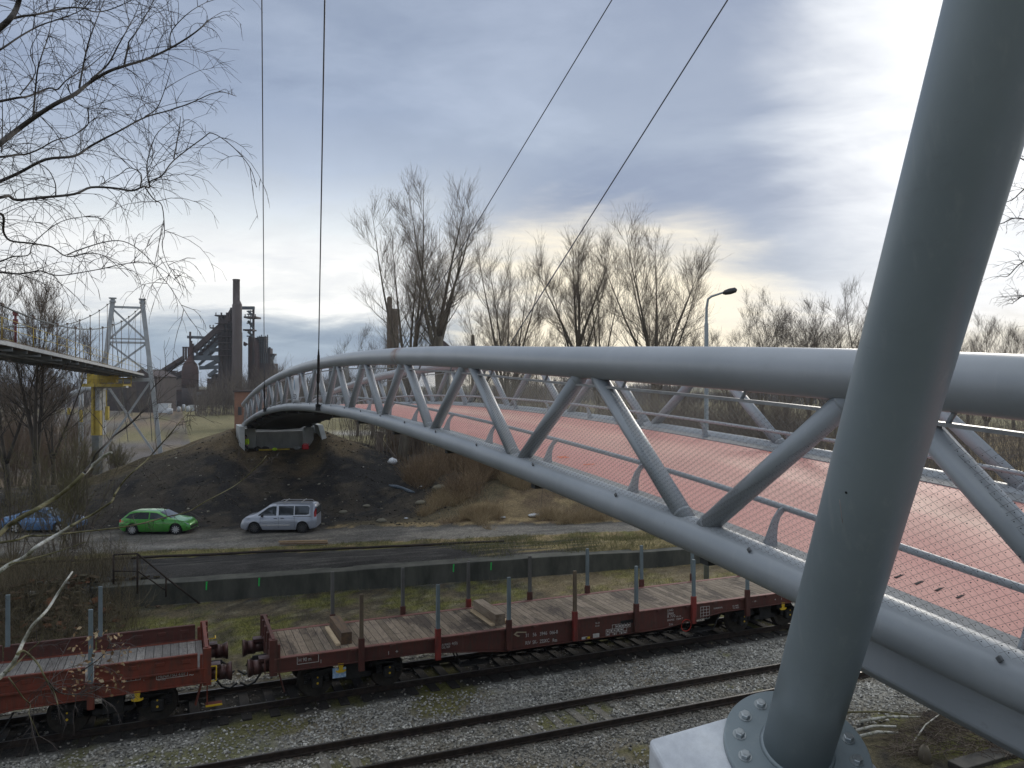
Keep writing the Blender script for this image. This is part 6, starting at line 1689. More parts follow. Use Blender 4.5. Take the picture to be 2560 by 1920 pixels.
stem(z3([(-300, 1900), (-100, 1720), (0, 1640), (60, 1580), (110, 1510), (135, 1455), (160, 1400), (220, 1290), (270, 1235), (330, 1170), (400, 1060), (440, 1000), (470, 955), (500, 912)]), 6.0, 6.6, 16, 5, M_WHITEB, 0)
stem(z3([(120, 1480), (160, 1458), (220, 1500), (270, 1560), (310, 1640), (345, 1700), (380, 1760), (400, 1830)]), 6.1, 6.2, 8, 3, M_MOSSB, 4, .4, root=False, lmin=.3, lmax=.9, droop=.9)
stem(z3([(60, 1600), (130, 1530), (210, 1450), (270, 1400), (290, 1360)]), 6.1, 6.2, 5, 2.5, M_MOSSB, 2, .5, root=False, lmin=.2, lmax=.4)
stem(z3([(60, 1640), (160, 1780), (210, 1830), (200, 1890), (230, 1960), (270, 2050)]), 6.1, 6.3, 4, 2, M_MOSSB, 3, .3, root=False, lmin=.3, lmax=.9)
stem(z3([(320, 1650), (400, 1740), (520, 1760), (640, 1740), (720, 1690)]), 6.2, 6.5, 4, 1.8, M_LIMB, 8, .1, root=False, lmin=.4, lmax=1.1, droop=1.0)
stem(z3([(560, 1600), (700, 1500), (760, 1400), (740, 1350)]), 6.4, 6.5, 3.5, 1.6, M_LIMB, 6, .0, root=False, lmin=.2, lmax=.6, droop=.8)
A_ = [np.array(x) for x in TWB]
Vt, Ft = sticks(A_[0], A_[1], A_[2], A_[3], A_[3] * .6); npmesh('twigs', Vt, Ft, M_FTW, lean_)
# curled dry leaves hanging on it
Vl, Fl = [], []; o_ = 0
for _ in range(150):
    t = gt.random(); u = lerp(165, 320, gt.random()); v = lerp(1585, 1740, t) + gt.normal() * 10; u = u + (15 if v < 1650 else -25) * gt.random()
    p = vec(A(u, v, gt.uniform(6.3, 6.8))); q, _ = np.linalg.qr(gt.normal(size=(3, 3))); s = gt.uniform(.012, .027)
    v_ = np.array([(-1, 0, 0), (-.2, .6, .25), (1, .1, .5), (-.2, -.6, .25)]) * s @ q + p; Vl.append(v_); Fl.append([(0, 1, 2), (0, 2, 3)]); Fl[-1] = np.array(Fl[-1]) + o_; o_ += 4
lf = npmesh('dry_leaves', np.concatenate(Vl), np.concatenate(Fl), mat_island('dry_leaf', [(0, (0.17, 0.10, 0.05)), (.5, (0.34, 0.22, 0.12)), (1, (0.48, 0.38, 0.24))]), lean_); lf['kind'] = 'stuff'
# tree reaching in from the right edge
TWB = ([], [], [], [])
r0_ = A(2960, 1300, 12); rb0 = Vector((r0_.x, r0_.y, gz(r0_.x, r0_.y)))
rt_ = thing('bare_tree', 'bare tree whose fine twigs reach in at the right edge beside the mast', 'tree', rb0)
b = MB(); b.tube([rb0 + Vector((.04 * math.sin(z), 0, z)) for z in np.arange(-.2, 15, 1.0)], [max(.16 * (1 - z / 16), .03) for z in np.arange(0, 15.2, 1.0)], 12); b.build('trunk', M_BARK, rt_)
for k, (pix, zr) in enumerate((([(2760, 470), (2640, 410), (2560, 400), (2520, 372), (2490, 380)], 11.2), ([(2780, 640), (2660, 600), (2590, 560), (2540, 545), (2500, 560), (2478, 552)], 10.2), ([(2780, 760), (2660, 690), (2590, 650), (2550, 660), (2520, 690), (2500, 690)], 9.8), ([(2760, 830), (2640, 780), (2570, 740), (2545, 748), (2530, 760)], 9.4), ([(2740, 520), (2640, 480), (2570, 470), (2530, 500), (2490, 510)], 10.9))):
    limb(pix, 12, 12.3, 7, 1.6, M_LIMB, 9, lmin=.3, lmax=.9, droop=.5, parent=rt_, root=rb0 + Vector((0, 0, zr - rb0.z)), rt=.0045)
A_ = [np.array(x) for x in TWB]
Vt, Ft = sticks(A_[0], A_[1], A_[2], A_[3], A_[3] * .6); npmesh('crown', Vt, Ft, M_FTW, rt_)
# cut birch poles and brushwood on the bank at the lower right
for i, (u0, v0, u1, v1, w_, lab) in enumerate(((2150, 1815, 2300, 1808, 8, 'white birch pole lying highest of the long ones on the bank'), (2140, 1838, 2240, 1832, 8, 'short white birch pole in the middle of the pile on the bank'), (2150, 1853, 2245, 1848, 9, 'thick white birch pole lowest of the pile on the bank'), (2115, 1792, 2290, 1804, 5, 'thin brown pole lying along the top of the pile on the bank'),
        (2285, 1865, 2350, 1800, 4, 'thin slanting birch pole crossing the pile on the bank'), (2350, 1792, 2490, 1790, 7, 'white birch pole at the right end of the pile on the bank'), (2415, 1780, 2490, 1796, 8, 'forked white birch pole under the bridge girder'))):
    p, q = on_ground(u0, v0) + Vector((0, 0, .12)), on_ground(u1, v1) + Vector((0, 0, .16)); Y = p.x * SN + p.y * CS
    b = MB(); m_ = (p + q) / 2 + Vector((0, .05, .04)); b.tube([p, m_, q], [w_ * Y / FP / 2, w_ * Y / FP / 2.1, w_ * Y / FP / 3], 8); o = b.build('birch_pole', M_WHITEB if i not in (3,) else M_MOSSB); tag(o, lab, 'pole', 'cut birch poles on the bank')
g2_ = np.random.default_rng(31); P = []
while len(P) < 900:
    u, v = g2_.uniform(2230, 2600), g2_.uniform(1790, 1900)
    if v < 1790 + (u < 2300) * 30: continue
    p = on_ground(u, v); P.append((p.x, p.y, p.z + g2_.uniform(0, .25)))
P = np.array(P); n_ = len(P); d = g2_.normal(size=(n_, 3)); d[:, 2] *= .22; d[:, 0] += .8; d /= np.linalg.norm(d, axis=1, keepdims=True); L = g2_.uniform(.3, 1.2, n_)[:, None]
Vp, Fp = sticks(P - d * L * .5, P + g2_.normal(size=(n_, 3)) * .03, P + d * L * .5, .007, .003)
tag(npmesh('brush_pile', Vp, Fp, mat_island('cut_twig', [(0, (0.05, 0.035, 0.028)), (.6, (0.10, 0.075, 0.06)), (1, (0.22, 0.18, 0.14))])), 'pile of cut brushwood on the bank below the bridge girder', 'brushwood', kind='stuff')
p = on_ground(2312, 1905); lump('tree_stump', p - Vector((0, 0, .1)), .16, .16, .5, M_BARK, 'short dark tree stump left of the bank kerb slab', 'stump', 71)
pa, pb = on_ground(2390, 1925), on_ground(2600, 1868)
b = MB(); b.beam(pa + Vector((0, 0, .06)), pb + Vector((0, 0, .12)), .45, .14); tag(b.build('kerb_slab', mat('dark_slab', (0.075, 0.07, 0.06), (0.045, 0.042, 0.038), 3, .9), bevel=.02), 'dark wet concrete slab lying at the lower right corner', 'slab')
# ------------------------------------------------------------------ old suspension pipe bridge on the left
M_OLDST = mat('old_grey_steel', (0.46, 0.48, 0.49), (0.36, 0.375, 0.385), 1.5, .6, .1)
M_OLDDK = mat('old_dark_steel', (0.20, 0.215, 0.215), (0.13, 0.14, 0.14), 1.5, .7, .1)
M_OLDRU = mat('rusty_deck', (0.15, 0.10, 0.075), (0.09, 0.065, 0.05), 1.5, .8)
M_YPAINT = mat('faded_yellow', (0.56, 0.42, 0.07), (0.40, 0.30, 0.07), 1.5, .65)
SP = 93.5
def rx(t): return -6.3 + 0.0546 * (t - 36)      # right edge; the deck swings slightly towards the footbridge
def lx(t): return rx(t) - 3.1
def dz(t): return 10.32 - 0.0113 * max(t - 36, 0)
SZ = dz(SP)
sb = thing('pipe_bridge', 'old grey suspension bridge with rusty deck and hanger cables over the tracks', 'bridge', (-4.7, 60, 5))
def zc(t): return 11.6 + 5.75 * ((t - 42) / 51.7) ** 2
def P3(f, t, h): return Vector((f(t), t, dz(t) + h))
tt = list(np.arange(-20, SP + .1, 5.675))
def rail(f, h, w, hh, m=None, b=None):
    for a_, e_ in zip(tt[:-1], tt[1:]): b.beam(P3(f, a_, h), P3(f, e_, h), w, hh)
b = MB(); rail(rx, -.09, .14, .17, b=b); rail(lx, -.09, .14, .17, b=b); b.build('edge_beam', M_OLDST, sb)
b = MB()
for t in np.arange(12, SP, 2.6): b.beam(P3(lx, t, -.27), P3(rx, t, -.27), .10, .16)
for k in (.8, 2.3): rail(lambda t, k=k: lx(t) + k, -.38, .08, .08, b=b)
for i, t in enumerate(np.arange(12, SP - 2.6, 2.6)):
    b.beam(P3(lx if i % 2 else rx, t, -.32), P3(rx if i % 2 else lx, t + 2.6, -.32), .08, .08)
b.build('floor_beams', M_OLDDK, sb)
b = MB(); b.grid([[P3(lx, t, .0), P3(rx, t, .0), P3(rx, t, .05), P3(lx, t, .05)] for t in tt], False, True); b.build('deck', M_OLDRU, sb)
for f in (lx, rx):
    b = MB(); b.tube([(f(t), t, zc(t)) for t in list(np.arange(-10, SP, 3.0)) + [SP]], .038, 7); b.build('main_cable', M_OLDDK, sb)
    for t in np.arange(31, SP - 3, 5.4):
        b = MB()
        for d in (-.16, .16): b.cyl((f(t), t + d, dz(t)), (f(t), t + d, zc(t) + .05), .014, 6)
        b.box((f(t), t, zc(t) + .05), (.11, .5, .11)); b.build('hanger', M_OLDRU, sb)
    b = MB()
    for t in np.arange(31, SP - 3, 2.7): b.cyl(P3(f, t, 0), P3(f, t, .9), .014, 5)
    for h in (.5, .9): b.tube([P3(f, t, h) for t in tt], .014, 5)
    b.build('hand_rail', M_YPAINT, sb)
b = MB()
for k, t in enumerate(np.arange(31, SP - 12, 10.8)):
    b.cyl(P3(rx, t, .1), (rx(t + 10.8), t + 10.8, zc(t + 10.8) - .3), .018, 5); b.cyl(P3(lx, t + 10.8, .1), (lx(t), t, zc(t) - .1), .018, 5)
b.build('wind_brace', M_OLDDK, sb)
# pylon
xc = (lx(SP) + rx(SP)) / 2; zt_ = 17.35
hw0, hw1 = 3.35, 1.42
zg = gz(xc + hw0, SP)
b = MB()
for s in (-1, 1):
    q0, q1 = Vector((xc + s * hw0, SP, zg - .3)), Vector((xc + s * hw1, SP, zt_))
    b = MB(); b.beam(q0, q1, .46, .46, up=(0, 1, 0)); o = b.build('pylon_leg', M_OLDST, sb, bevel=.03)
    b = MB(); b.box((q1.x, SP, zt_ - .05), (.60, .6, .2)); b.box((q1.x, SP, zt_ + .12), (.42, .45, .3)); b.box((q1.x, SP, zt_ + .32), (.72, .7, .10)); b.build('cable_saddle', M_OLDST, o)
    b = MB(); b.box((q0.x, SP, zg + .25), (1.2, 1.2, .9)); b.box((q0.x + s * .85, SP, zg + .8), (.16, .5, 1.2)); b.build('leg_shoe', M_OLDST, o)
def px(z, s): f = (z - zg) / (zt_ - zg); return xc + s * lerp(hw0, hw1, f)
b = MB(); b.beam((px(zt_ - .6, -1), SP, zt_ - .6), (px(zt_ - .6, 1), SP, zt_ - .6), .3, .22)
b.beam((px(13.0, -1), SP, 13.0), (px(13.0, 1), SP, 13.0), .3, .2); b.beam((px(13.4, -1), SP, 13.4), (px(13.4, 1), SP, 13.4), .2, .14)
b.beam((px(SZ - .6, -1), SP, SZ - .6), (px(SZ - .6, 1), SP, SZ - .6), .4, .4)
for z0, z1 in ((9.6, 13.0), (13.2, 16.6)):
    b.beam((px(z0, -1), SP, z0), (px(z1, 1), SP, z1), .2, .2); b.beam((px(z0, 1), SP + .05, z0), (px(z1, -1), SP + .05, z1), .2, .2)
b.beam((px(zg, -1), SP, zg), (px(SZ - .6, 1), SP, SZ - .6), .22, .22); b.beam((px(zg, 1), SP + .05, zg), (px(SZ - .6, -1), SP + .05, SZ - .6), .22, .22)
b.build('pylon_bracing', M_OLDST, sb)
for s in (lx(SP), rx(SP)):
    b = MB(); b.cyl((s, SP, zt_), (s, SP + 32, .3), .05, 6); b.build('back_stay', M_OLDDK, sb)
# striped signal mast on the deck
q0 = Vector((rx(39) - .1, 39.0, dz(39) + .05)); b = MB(); b.cyl(q0, q0 + Vector((0, 0, 1.35)), .05, 8)
b.box(q0 + Vector((0, 0, 1.25)), (.18, .18, .2)); b.box(q0 + Vector((0, 0, .9)), (.18, .18, .2)); sg_ = b.build('signal_mast', mat('signal_red', (0.22, 0.06, 0.06), (0.15, .05, .05), 3, .6)); tag(sg_, 'dull red signal mast standing on the deck of the old pipe bridge', 'mast')

# yellow service pillar with a railed platform, behind the bridge deck
Yp = 76.0
def cl(u, v, Y=Yp): return A(u, v, Y)
yp = thing('service_pillar', 'grey and yellow pillar with a yellow railed platform under the old pipe bridge', 'pillar', cl(244, 1120))
pg = gz(cl(244, 1100).x, cl(244, 1100).y)
def pil(u, w, v0, v1, m, name, Y=Yp, dep=.7):
    p0_, p1_ = cl(u, v0, Y), cl(u, v1, Y); b = MB(); b.beam(p0_, p1_, w * Y / FP, dep, up=(-SN, -CS, 0)); return b.build(name, m, yp, bevel=.02)
b0 = cl(243, 960); gz_v = HZ + (CAMZ - pg) * FP / Yp
pil(243, 18, gz_v, 1088, M_OLDDK, 'pillar_foot'); pil(243, 22, 1088, 1026, M_YPAINT, 'pillar_shaft'); pil(248, 11, 1026, 966, M_OLDST, 'pillar_shaft'); pil(237, 9, 1026, 966, M_YPAINT, 'pillar_frame'); pil(257, 9, 1087, 930, M_OLDST, 'pillar_rib', Yp + .5); pil(233, 3.5, 1085, 965, M_YPAINT, 'ladder', Yp - .5, .2)
pil(268, 8, 1050, 1016, M_YPAINT, 'counterweight', Yp - .6, .3); pil(266, 2.5, 1016, 975, M_YPAINT, 'weight_rod', Yp - .6, .1)
f_ = Vector((SN, CS, 0)); r_ = Vector((CS, -SN, 0))
def plat(u0, u1, v0, v1, Y, name, m, rails=True):
    b = MB(); a_, e_ = cl(u0, v1, Y), cl(u1, v1, Y)
    for d in (-.8, .8):
        o_ = f_ * d
        b.beam(a_ + o_, e_ + o_, .10, .30)
        if rails:
            for v in (v0, (v0 + v1) / 2): b.beam(cl(u0, v, Y) + o_, cl(u1, v, Y) + o_, .08, .10)
            for k in range(6): u = lerp(u0, u1, k / 5); b.beam(cl(u, v1, Y) + o_, cl(u, v0, Y) + o_, .08, .08)
    b.beam((a_ + e_) / 2 - f_ * .8, (a_ + e_) / 2 + f_ * .8, (e_ - a_).length, .12)
    return b.build(name, m, yp)
plat(216, 318, 929, 963, Yp, 'railed_platform', M_YPAINT)
b = MB(); b.beam(cl(238, 968), cl(318, 966), .5, .28); b.build('platform_girder', M_OLDST, yp)
b = MB(); b.box(cl(272, 945, Yp), (1.6, .5, .9), Matrix.Rotation(-YAW, 3, 'Z')); b.box(cl(236, 943, Yp), (1.2, .5, 1.3), Matrix.Rotation(-YAW, 3, 'Z')); b.build('drive_box', M_YPAINT, yp)
# slim grey poles and bent pipe run
pipes = thing('pipe_rack', 'slim grey posts carrying a bent grey pipe left of the yellow pillar', 'pipe rack', cl(200, 1100, 92))
for u, v0, v1, w in ((165, 1085, 918, 4.0), (199, 1095, 925, 5.0), (206.5, 1098, 925, 5.0), (138, 1060, 940, 2.5)):
    b = MB(); p0_, p1_ = cl(u, v0, 92), cl(u, v1, 92); p0_.z = min(p0_.z, gz(p0_.x, p0_.y)); b.cyl(p0_, p1_, w * 92 / FP / 2, 8); b.build('post', M_OLDST, pipes)
for u in (203,):
    b = MB(); b.beam(cl(u, 1055, 91.6), cl(u, 1025, 91.6), .5, .3); b.build('yellow_guard', M_YPAINT, pipes)
b = MB(); b.beam(cl(172, 1036, 91.6), cl(173, 1020, 91.6), .28, .3); b.build('yellow_guard', M_YPAINT, pipes)
b = MB(); b.tube([cl(128, 1008, 92), cl(160, 994, 92), (cl(185, 983, 92)), cl(212, 973, 92), cl(240, 970, 92)], .32, 8); b.build('bent_pipe', M_OLDST, pipes)
b = MB(); b.beam(cl(128, 942, 92), cl(166, 946, 92), .2, .2); b.build('cross_arm', M_OLDST, pipes)

# ------------------------------------------------------------------ ironworks in the distance
YF = 300.0; SF = YF / FP
froot = A(500, HZ, YF); FROT = -YAW
def fl(zx, zy): return ((400 + zx / 4.366 - 500) * SF, CAMZ + (HZ - (680 + zy / 4.366)) * SF)
M_IRON = mat('rusted_iron', (0.085, 0.060, 0.055), (0.050, 0.040, 0.040), .25, .85)
M_IRONR = mat('red_rusted_iron', (0.105, 0.055, 0.048), (0.06, 0.038, 0.036), .2, .85)
M_IRONG = mat('bluish_steel', (0.13, 0.15, 0.17), (0.09, 0.105, 0.12), .25, .75)
M_STACK = mat('stack_brown', (0.135, 0.105, 0.095), (0.09, 0.072, 0.068), .15, .9, sc=(1, 1, .15))
def fthing(name, label, cat, zx): x, _ = fl(zx, 0); return thing(name, label, cat, (froot.x + x * CS, froot.y - x * SN, 0.0), FROT)
class FB:
    """builder in pixels of the enlarged furnace view; local x along the picture, y depth, z up"""
    def __init__(s, zx0): s.x0 = fl(zx0, 0)[0]; s.b = MB()
    def p(s, zx, zy, y=0): x, z = fl(zx, zy); return Vector((x - s.x0, y, z))
    def bar(s, a, c, w, y=0, d=None): s.b.beam(s.p(*a, y), s.p(*c, y), w, d or w); return s
    def rect(s, x0, y0, x1, y1, y=0, d=2.0):
        a, c = s.p(x0, y0), s.p(x1, y1); s.b.box(((a.x + c.x) / 2, y, (a.z + c.z) / 2), (abs(c.x - a.x), d, abs(a.z - c.z))); return s
    def drum(s, prof, y=0, n=20):
        pts = [s.p((l + r) / 2, v, y) for l, r, v in prof]; rad = [(r - l) / 2 / 4.366 * SF for l, r, v in prof]
        s.b.tube(pts, [max(q, .05) for q in rad], n); return s
    def done(s, name, m, parent): return s.b.build(name, m, parent, rel=False)
G0 = 1455
t = fthing('chimney', 'tall dark brown works chimney rising in front of the furnace', 'chimney', 832)
FB(832).drum([(780, 880, G0), (785, 890, 1000), (790, 893, 355), (792, 895, 352), (796, 870, 350), (797, 870, 95), (794, 873, 92), (794, 873, 80)]).done('stack', M_STACK, t)
FB(832).drum([(800, 867, 82), (800, 867, 79)]).done('stack_mouth', M_DARKST, t)
FB(832).drum([(792, 872, 1095), (792, 872, 1110)]).done('stack_band', M_IRON, t)
f = fthing('blast_furnace', 'dark rusty blast furnace tower with inclined skip bridge and platforms', 'furnace', 760)
q = FB(760)
for x in (640, 708, 770): q.bar((x, G0), (x, 480 if x < 770 else 380), 2.4, 4)
q.bar((964, 1000), (964, 375), .7, 6); q.bar((930, 700), (930, 400), .25, 6)
for y in (560, 620, 740, 830, 940, 1040): q.bar((625, y), (790, y), 1.5, 4)
q.rect(625, 880, 700, 1300, 8, 5); q.rect(690, 640, 792, 1300, 9, 4); q.rect(735, 430, 792, 1250, 7, 4); q.rect(690, 610, 790, 660, 7, 3); q.rect(690, 780, 740, 880, 7, 3)
q.done('tower_frame', M_IRON, f)
q = FB(760); q.bar((740, 380), (740, 480), 1.2, 6); q.bar((740, 376), (975, 376), 1.2, 6)
for y in (412, 445, 545, 690): q.bar((890, y), (970, y), .45, 6)
for y0, y1 in ((410, 470), (520, 600), (640, 700)): q.bar((905, y0), (965, y1), .8, 6)
q.done('top_frame', M_IRONG, f)
q = FB(760)
for k in range(7): q.bar((630, 520 + 60 * k), (690, 560 + 60 * k), .4, 1); q.bar((690, 520 + 60 * k), (630, 560 + 60 * k), .4, 1)
for x, w in ((660, .5), (722, .7), (750, .4)): q.bar((x, 1250), (x, 440), w, 1)
for k in range(6): q.rect(612 + 6 * (k % 2), 560 + 70 * k, 800, 565 + 70 * k, 2, 7)
q.bar((800, 640), (760, 520), 1.0, 2); q.bar((720, 470), (760, 400), .8, 2); q.done('stair_tower', M_IRON, f)
q = FB(760); q.rect(585, 465, 745, 478, 4, 6); q.rect(895, 478, 1030, 496, 5, 6); q.rect(525, 600, 660, 612, 4, 5); q.rect(880, 618, 985, 634, 5, 5)
for x in (600, 660, 720): q.bar((x, 465), (x, 440), .3, 1)
for x in (910, 950, 990, 1022): q.bar((x, 478), (x, 455), .3, 2)
for x in (535, 570): q.bar((x, 600), (x, 575), .3, 1)
q.done('platform', M_IRON, f)
q = FB(760); q.bar((745, 495), (345, 860), 1.9, 2, 2.0); q.bar((700, 600), (345, 930), 1.5, 5, 1.6); q.bar((690, 590), (600, 660), 3.0, 2, 2); q.done('skip_incline', M_IRON, f)
q = FB(760)
for k in range(9): a = k / 8; q.bar((lerp(700, 330, a), lerp(560, 905, a)), (lerp(670, 345, a), lerp(640, 945, a)), .7, 2)
q.bar((560, 845), (380, 1010), .9, 4); q.done('incline_lacing', M_IRONG, f)
q = FB(760); q.bar((625, 935), (300, 935), 1.8, 3); q.bar((610, 845), (530, 845), 1.5, 3); q.bar((530, 845), (420, 950), 1.2, 3); q.bar((620, 1035), (400, 1045), 1.4, 3); q.bar((620, 955), (470, 1035), 1.4, 3); q.bar((265, 705), (480, 712), 1.0, 3); q.bar((610, 745), (440, 900), 1.4, 4); q.done('gas_main', M_IRONG, f)
q = FB(760); q.rect(870, 700, 985, 1300, 11, 3); q.drum([(880, 930, 680), (880, 1000, 760), (880, 1010, 1250)], 9); q.drum([(880, 940, 770), (878, 905, 800)], 3); q.done('furnace_shell', M_IRONR, f)
s_ = fthing('hot_stove', 'dark red rusted dust catcher drum left of the furnace tower', 'drum', 325)
q = FB(325); q.drum([(242, 415, 1265), (240, 418, 1090), (248, 412, 1040), (262, 395, 1000), (290, 370, 965), (305, 358, 930), (302, 362, 830), (300, 365, 822)]); q.done('drum_shell', M_IRONR, s_)
q = FB(325); q.drum([(244, 416, G0), (244, 416, 1262)], 0); q.done('drum_skirt', M_IRON, s_)
q = FB(325)
for x, y0 in ((245, 815), (272, 820), (330, 750), (318, 650), (348, 780)): q.bar((x, 960), (x, y0), .6, 1)
q.rect(238, 815, 300, 825, 1, 1.5); q.rect(310, 710, 345, 725, 1, 1); q.bar((245, 930), (0, 1085), 1.2, 1); q.bar((240, 960), (30, 1090), 1.2, 2); q.bar((240, 1090), (0, 1200), 1.3, 1); q.bar((238, 1120), (0, 1240), 1.0, 2); q.done('top_gear', M_IRON, s_)
w = fthing('cowper_house', 'jumble of rusty pipes and stoves right of the furnace chimney', 'plant', 1040)
q = FB(1040); q.rect(885, 990, 1160, G0, 12, 6); q.rect(985, 690, 1045, 1000, 12, 4); q.rect(1045, 870, 1105, 1000, 12, 4); q.rect(1092, 820, 1122, 1000, 11, 3); q.rect(1100, 880, 1165, 900, 11, 3); q.done('stove_block', M_IRON, w)
q = FB(1040)
for y in range(690, 870, 26): q.rect(975, y, 1085, y + 5, 10, 3)
for x in range(975, 1086, 22): q.bar((x, 690 - (x % 3) * 12), (x, 1000), .35, 10)
q.bar((1130, 960), (1165, 890), .8, 10); q.bar((1110, 910), (1170, 1050), .8, 10); q.drum([(1095, 1120, 830), (1090, 1125, 815), (1100, 1115, 805)], 10, 8); q.done('stove_scaffold', M_IRONG, w)
w = fthing('ore_bridge', 'low rusty ore bunker with sloping conveyor before the furnace', 'bunker', 520)
q = FB(520); q.rect(475, 1160, 640, G0, 6, 5); q.rect(500, 1110, 640, 1200, 8, 5); q.done('bunker_wall', M_IRON, w)
q = FB(520); q.bar((500, 1135), (585, 1070), 1.4, 3); q.done('conveyor', M_IRONG, w)
w = fthing('works_building', 'flat roofed dark works building at the left foot of the furnace', 'building', 60)
q = FB(60); q.rect(-260, 1105, 130, G0, 10, 12); q.done('wall', mat('works_brown', (0.085, 0.070, 0.066), (0.055, 0.047, 0.046), .2, .9), w)
q = FB(60); q.rect(-265, 1095, 140, 1112, 10, 13)
for x in range(-20, 135, 16): q.bar((x, 1095), (x, 1080), .3, 5)
q.bar((0, 1078), (140, 1078), .3, 5); q.rect(30, 1075, 60, 1098, 8, 2); q.done('roof', M_IRON, w)
q = FB(60)
for x in range(-220, 120, 46): q.rect(x, 1160, x + 16, 1290, 3.9, .3)
q.done('window', M_DARKST, w)
w = fthing('casting_hall', 'low dark hall with pale patches under the dust catcher', 'building', 250)
q = FB(250); q.rect(90, 1300, 470, G0, 4, 8); q.done('wall', M_IRON, w)
q = FB(250); q.rect(80, 1285, 480, 1305, 4, 9); q.done('roof', M_IRONR, w)
q = FB(250)
for x0, y0, x1, y1 in ((300, 1365, 440, 1405), (380, 1310, 460, 1345), (100, 1400, 190, 1470)): q.rect(x0, y0, x1, y1, -.6, .6)
q.done('sheet_cladding', mat('pale_cladding', (0.27, 0.28, 0.29), (0.16, 0.16, 0.17), .3, .7), w)
# white tanks and cabins at the site
M_CAB = mat('cabin_white', (0.62, 0.64, 0.66), (0.5, .52, .54), .8, .6)
for k, (u, v, wd, h, lab) in enumerate(((411, 1027, 3.2, 2.6, 'white cabin left of the row of small tanks far away'), (425, 1030, 1.6, 1.5, 'small white tank right beside the far white cabin'), (447, 1024, 1.0, 1.5, 'small white tank before the dark casting hall'), (459, 1022, 1.0, 2.0, 'white upright tank in the middle of the far row'), (470, 1024, 1.2, 1.6, 'small white tank right of the upright one'), (484, 1022, 2.4, 1.8, 'white container at the right end of the far row'))):
    Y = 8.7 * FP / (v + 6 - HZ); p = A(u, v, Y); zb_ = gz(p.x, p.y) if Y < 250 else -.05
    b = MB()
    if wd > 1.7: b.box((p.x, p.y, zb_ + h / 2), (wd, 2.2, h), Matrix.Rotation(-YAW, 3, 'Z')); b.box((p.x, p.y, zb_ + h + .06), (wd + .2, 2.4, .12), Matrix.Rotation(-YAW, 3, 'Z'))
    else: b.tube([(p.x, p.y, zb_), (p.x, p.y, zb_ + h), (p.x, p.y, zb_ + h * 1.08)], [wd / 2, wd / 2, wd / 4], 12)
    tag(b.build('site_cabin' if wd > 1.7 else 'water_tank', M_CAB), lab, 'cabin' if wd > 1.7 else 'tank')
# brown works building and red shed between pylon legs
M_BRICKB = mat('sooty_brick', (0.085, 0.066, 0.060), (0.055, 0.045, 0.043), .5, .92)
M_BRICKO = mat('orange_brick', (0.27, 0.135, 0.085), (0.19, 0.095, 0.065), .8, .92)
def house(name, label, u0, u1, v0, Y, dep, m, mr, windows=0, cat='building', slope=0.0):
    a_, e_ = A(u0, v0, Y), A(u1, v0, Y); c_ = (a_ + e_) / 2; wd = (e_ - a_).length; h = a_.z + .1
    t = thing(name, label, cat, (c_.x, c_.y, -.1), -YAW)
    b = MB(); b.box((0, dep / 2, h / 2), (wd, dep, h)); b.build('wall', m, t, rel=False)
    b = MB()
    if slope: b.prism([(-wd / 2 - .3, h), (wd / 2 + .3, h), (0, h + slope)], (0, -.3, 0), (1, 0, 0), (0, 0, 1), (0, 1, 0), dep + .6)
    else: b.box((0, dep / 2, h + .15), (wd + .5, dep + .5, .32))
    b.build('roof', mr, t, rel=False)
    for k in range(windows):
        b = MB(); x = -wd / 2 + wd * (k + .5) / windows; b.box((x, .02, h * .5), (wd / windows * .35, .1, h * .22)); b.build('window', M_DARKST, t, rel=False)
    return t
house('works_hall', 'long sooty brick hall seen between the legs of the old pylon', 318, 392, 942, 240, 14, M_BRICKB, M_IRON, 4, slope=2.4)
house('works_hall', 'lower brown hall left of the sooty brick hall', 262, 322, 950, 255, 14, M_BRICKB, M_IRONR, 3)
house('brick_shed', 'orange brick shed with flat roof just left of the bridge end', 586, 640, 980, 150, 7, M_BRICKO, M_IRON, 2, cat='shed')
house('works_tower', 'dim dark tower with a railed top rising left above the bridge rail', 822, 860, 892, 330, 10, M_IRONG, M_IRON, 0, cat='tower')
house('far_shed', 'small dark shed under the forked tree behind the bridge rail', 1090, 1122, 866, 190, 6, M_IRONG, M_IRON, 0, cat='shed', slope=1.6)
# crumbling twin pillars and slim chimney behind the trees
M_PILL = mat('old_concrete', (0.21, 0.165, 0.125), (0.13, 0.10, 0.08), .6, .95, 0, .4, bdist=.1)
def tower(name, label, u, wpx, v, Y, m, cat, ragged=True):
    p = A(u, v, Y); w_ = wpx * Y / FP; b = MB(); rr = random.Random(int(u)); rows = []
    zs = np.linspace(-.2, p.z, 14)
    for i, z in enumerate(zs): k = w_ / 2 * (1.12 - .12 * i / 13); rows.append([(p.x + k * math.cos(a) * (1 + rr.uniform(-.06, .06) * ragged), p.y + k * math.sin(a) * (1 + rr.uniform(-.06, .06) * ragged), z + (rr.uniform(-.5, .3) if i == 13 and ragged else 0)) for a in np.linspace(.4, .4 + 2 * math.pi, 9)[:-1]])
    b.grid(rows, False, True); b.add(rows[-1], [tuple(range(8))]); return tag(b.build(name, m), label, cat)
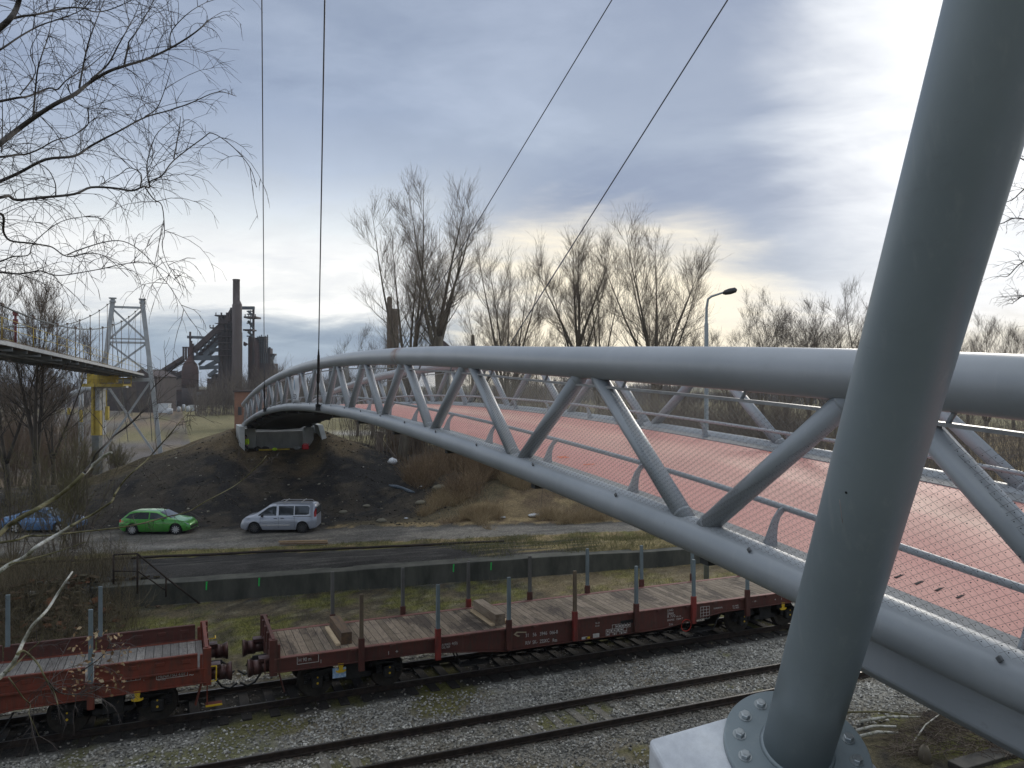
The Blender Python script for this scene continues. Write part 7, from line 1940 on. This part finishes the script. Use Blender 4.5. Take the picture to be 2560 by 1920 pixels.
tower('concrete_pillar', 'taller crumbling brown pillar of the pair behind the tallest tree', 974, 13, 745, 118, M_PILL, 'pillar')
tower('concrete_pillar', 'shorter crumbling brown pillar, right one of the pair behind the tallest tree', 988, 17, 775, 118, M_PILL, 'pillar')
tower('slim_chimney', 'slim pale brown chimney between the forked tree and the slim dense tree', 1182, 8, 837, 160, M_PILL, 'chimney', False)
# far wooded skyline closing the plain
gq = np.random.default_rng(3); K = 9000
az = gq.uniform(-52, 62, K); rr_ = gq.uniform(330, 620, K)
Pq = np.stack([rr_ * np.sin(np.radians(az + 23)), rr_ * np.cos(np.radians(az + 23)), np.full(K, -.1)], 1)
hq = (7 + 5 * np.sin(az * .31) + 3 * np.sin(az * 1.1 + 2)) * gq.uniform(.5, 1.15, K) * (rr_ / 420); hq = np.clip(hq, 3, 17)
dq = gq.normal(size=(K, 3)) * .16; dq[:, 2] = 1
parts = [sticks(Pq, Pq + dq * hq[:, None] * .5, Pq + dq * hq[:, None], .35, .08)]
for _ in range(3):
    f = gq.uniform(.2, .8, (K, 1)); q0 = Pq + dq * hq[:, None] * f; d3 = dq + gq.normal(size=(K, 3)) * .55; l3 = hq[:, None] * gq.uniform(.2, .4, (K, 1)); parts.append(sticks(q0, q0 + d3 * l3 * .5, q0 + d3 * l3, .16, .06))
Vq, Fq = joinvf(parts); tag(npmesh('far_wood', Vq, Fq, mat_island('far_twig', [(0, (0.10, 0.09, 0.09)), (1, (0.17, 0.15, 0.14))])), 'far leafless wood along the skyline', 'wood', kind='stuff')
# ------------------------------------------------------------------ haze
hm = bpy.data.materials.new('haze_air'); hm.use_nodes = True; ht = hm.node_tree; ht.nodes.clear()
pv = ht.nodes.new('ShaderNodeVolumePrincipled'); pv.inputs['Color'].default_value = (0.86, 0.91, 1.0, 1); pv.inputs['Density'].default_value = 0.0002
ho = ht.nodes.new('ShaderNodeOutputMaterial'); ht.links.new(pv.outputs[0], ho.inputs['Volume'])
b = MB(); b.box((0, 300, 29), (5600, 5200, 62)); hz = b.build('haze', hm); tag(hz, kind='stuff')
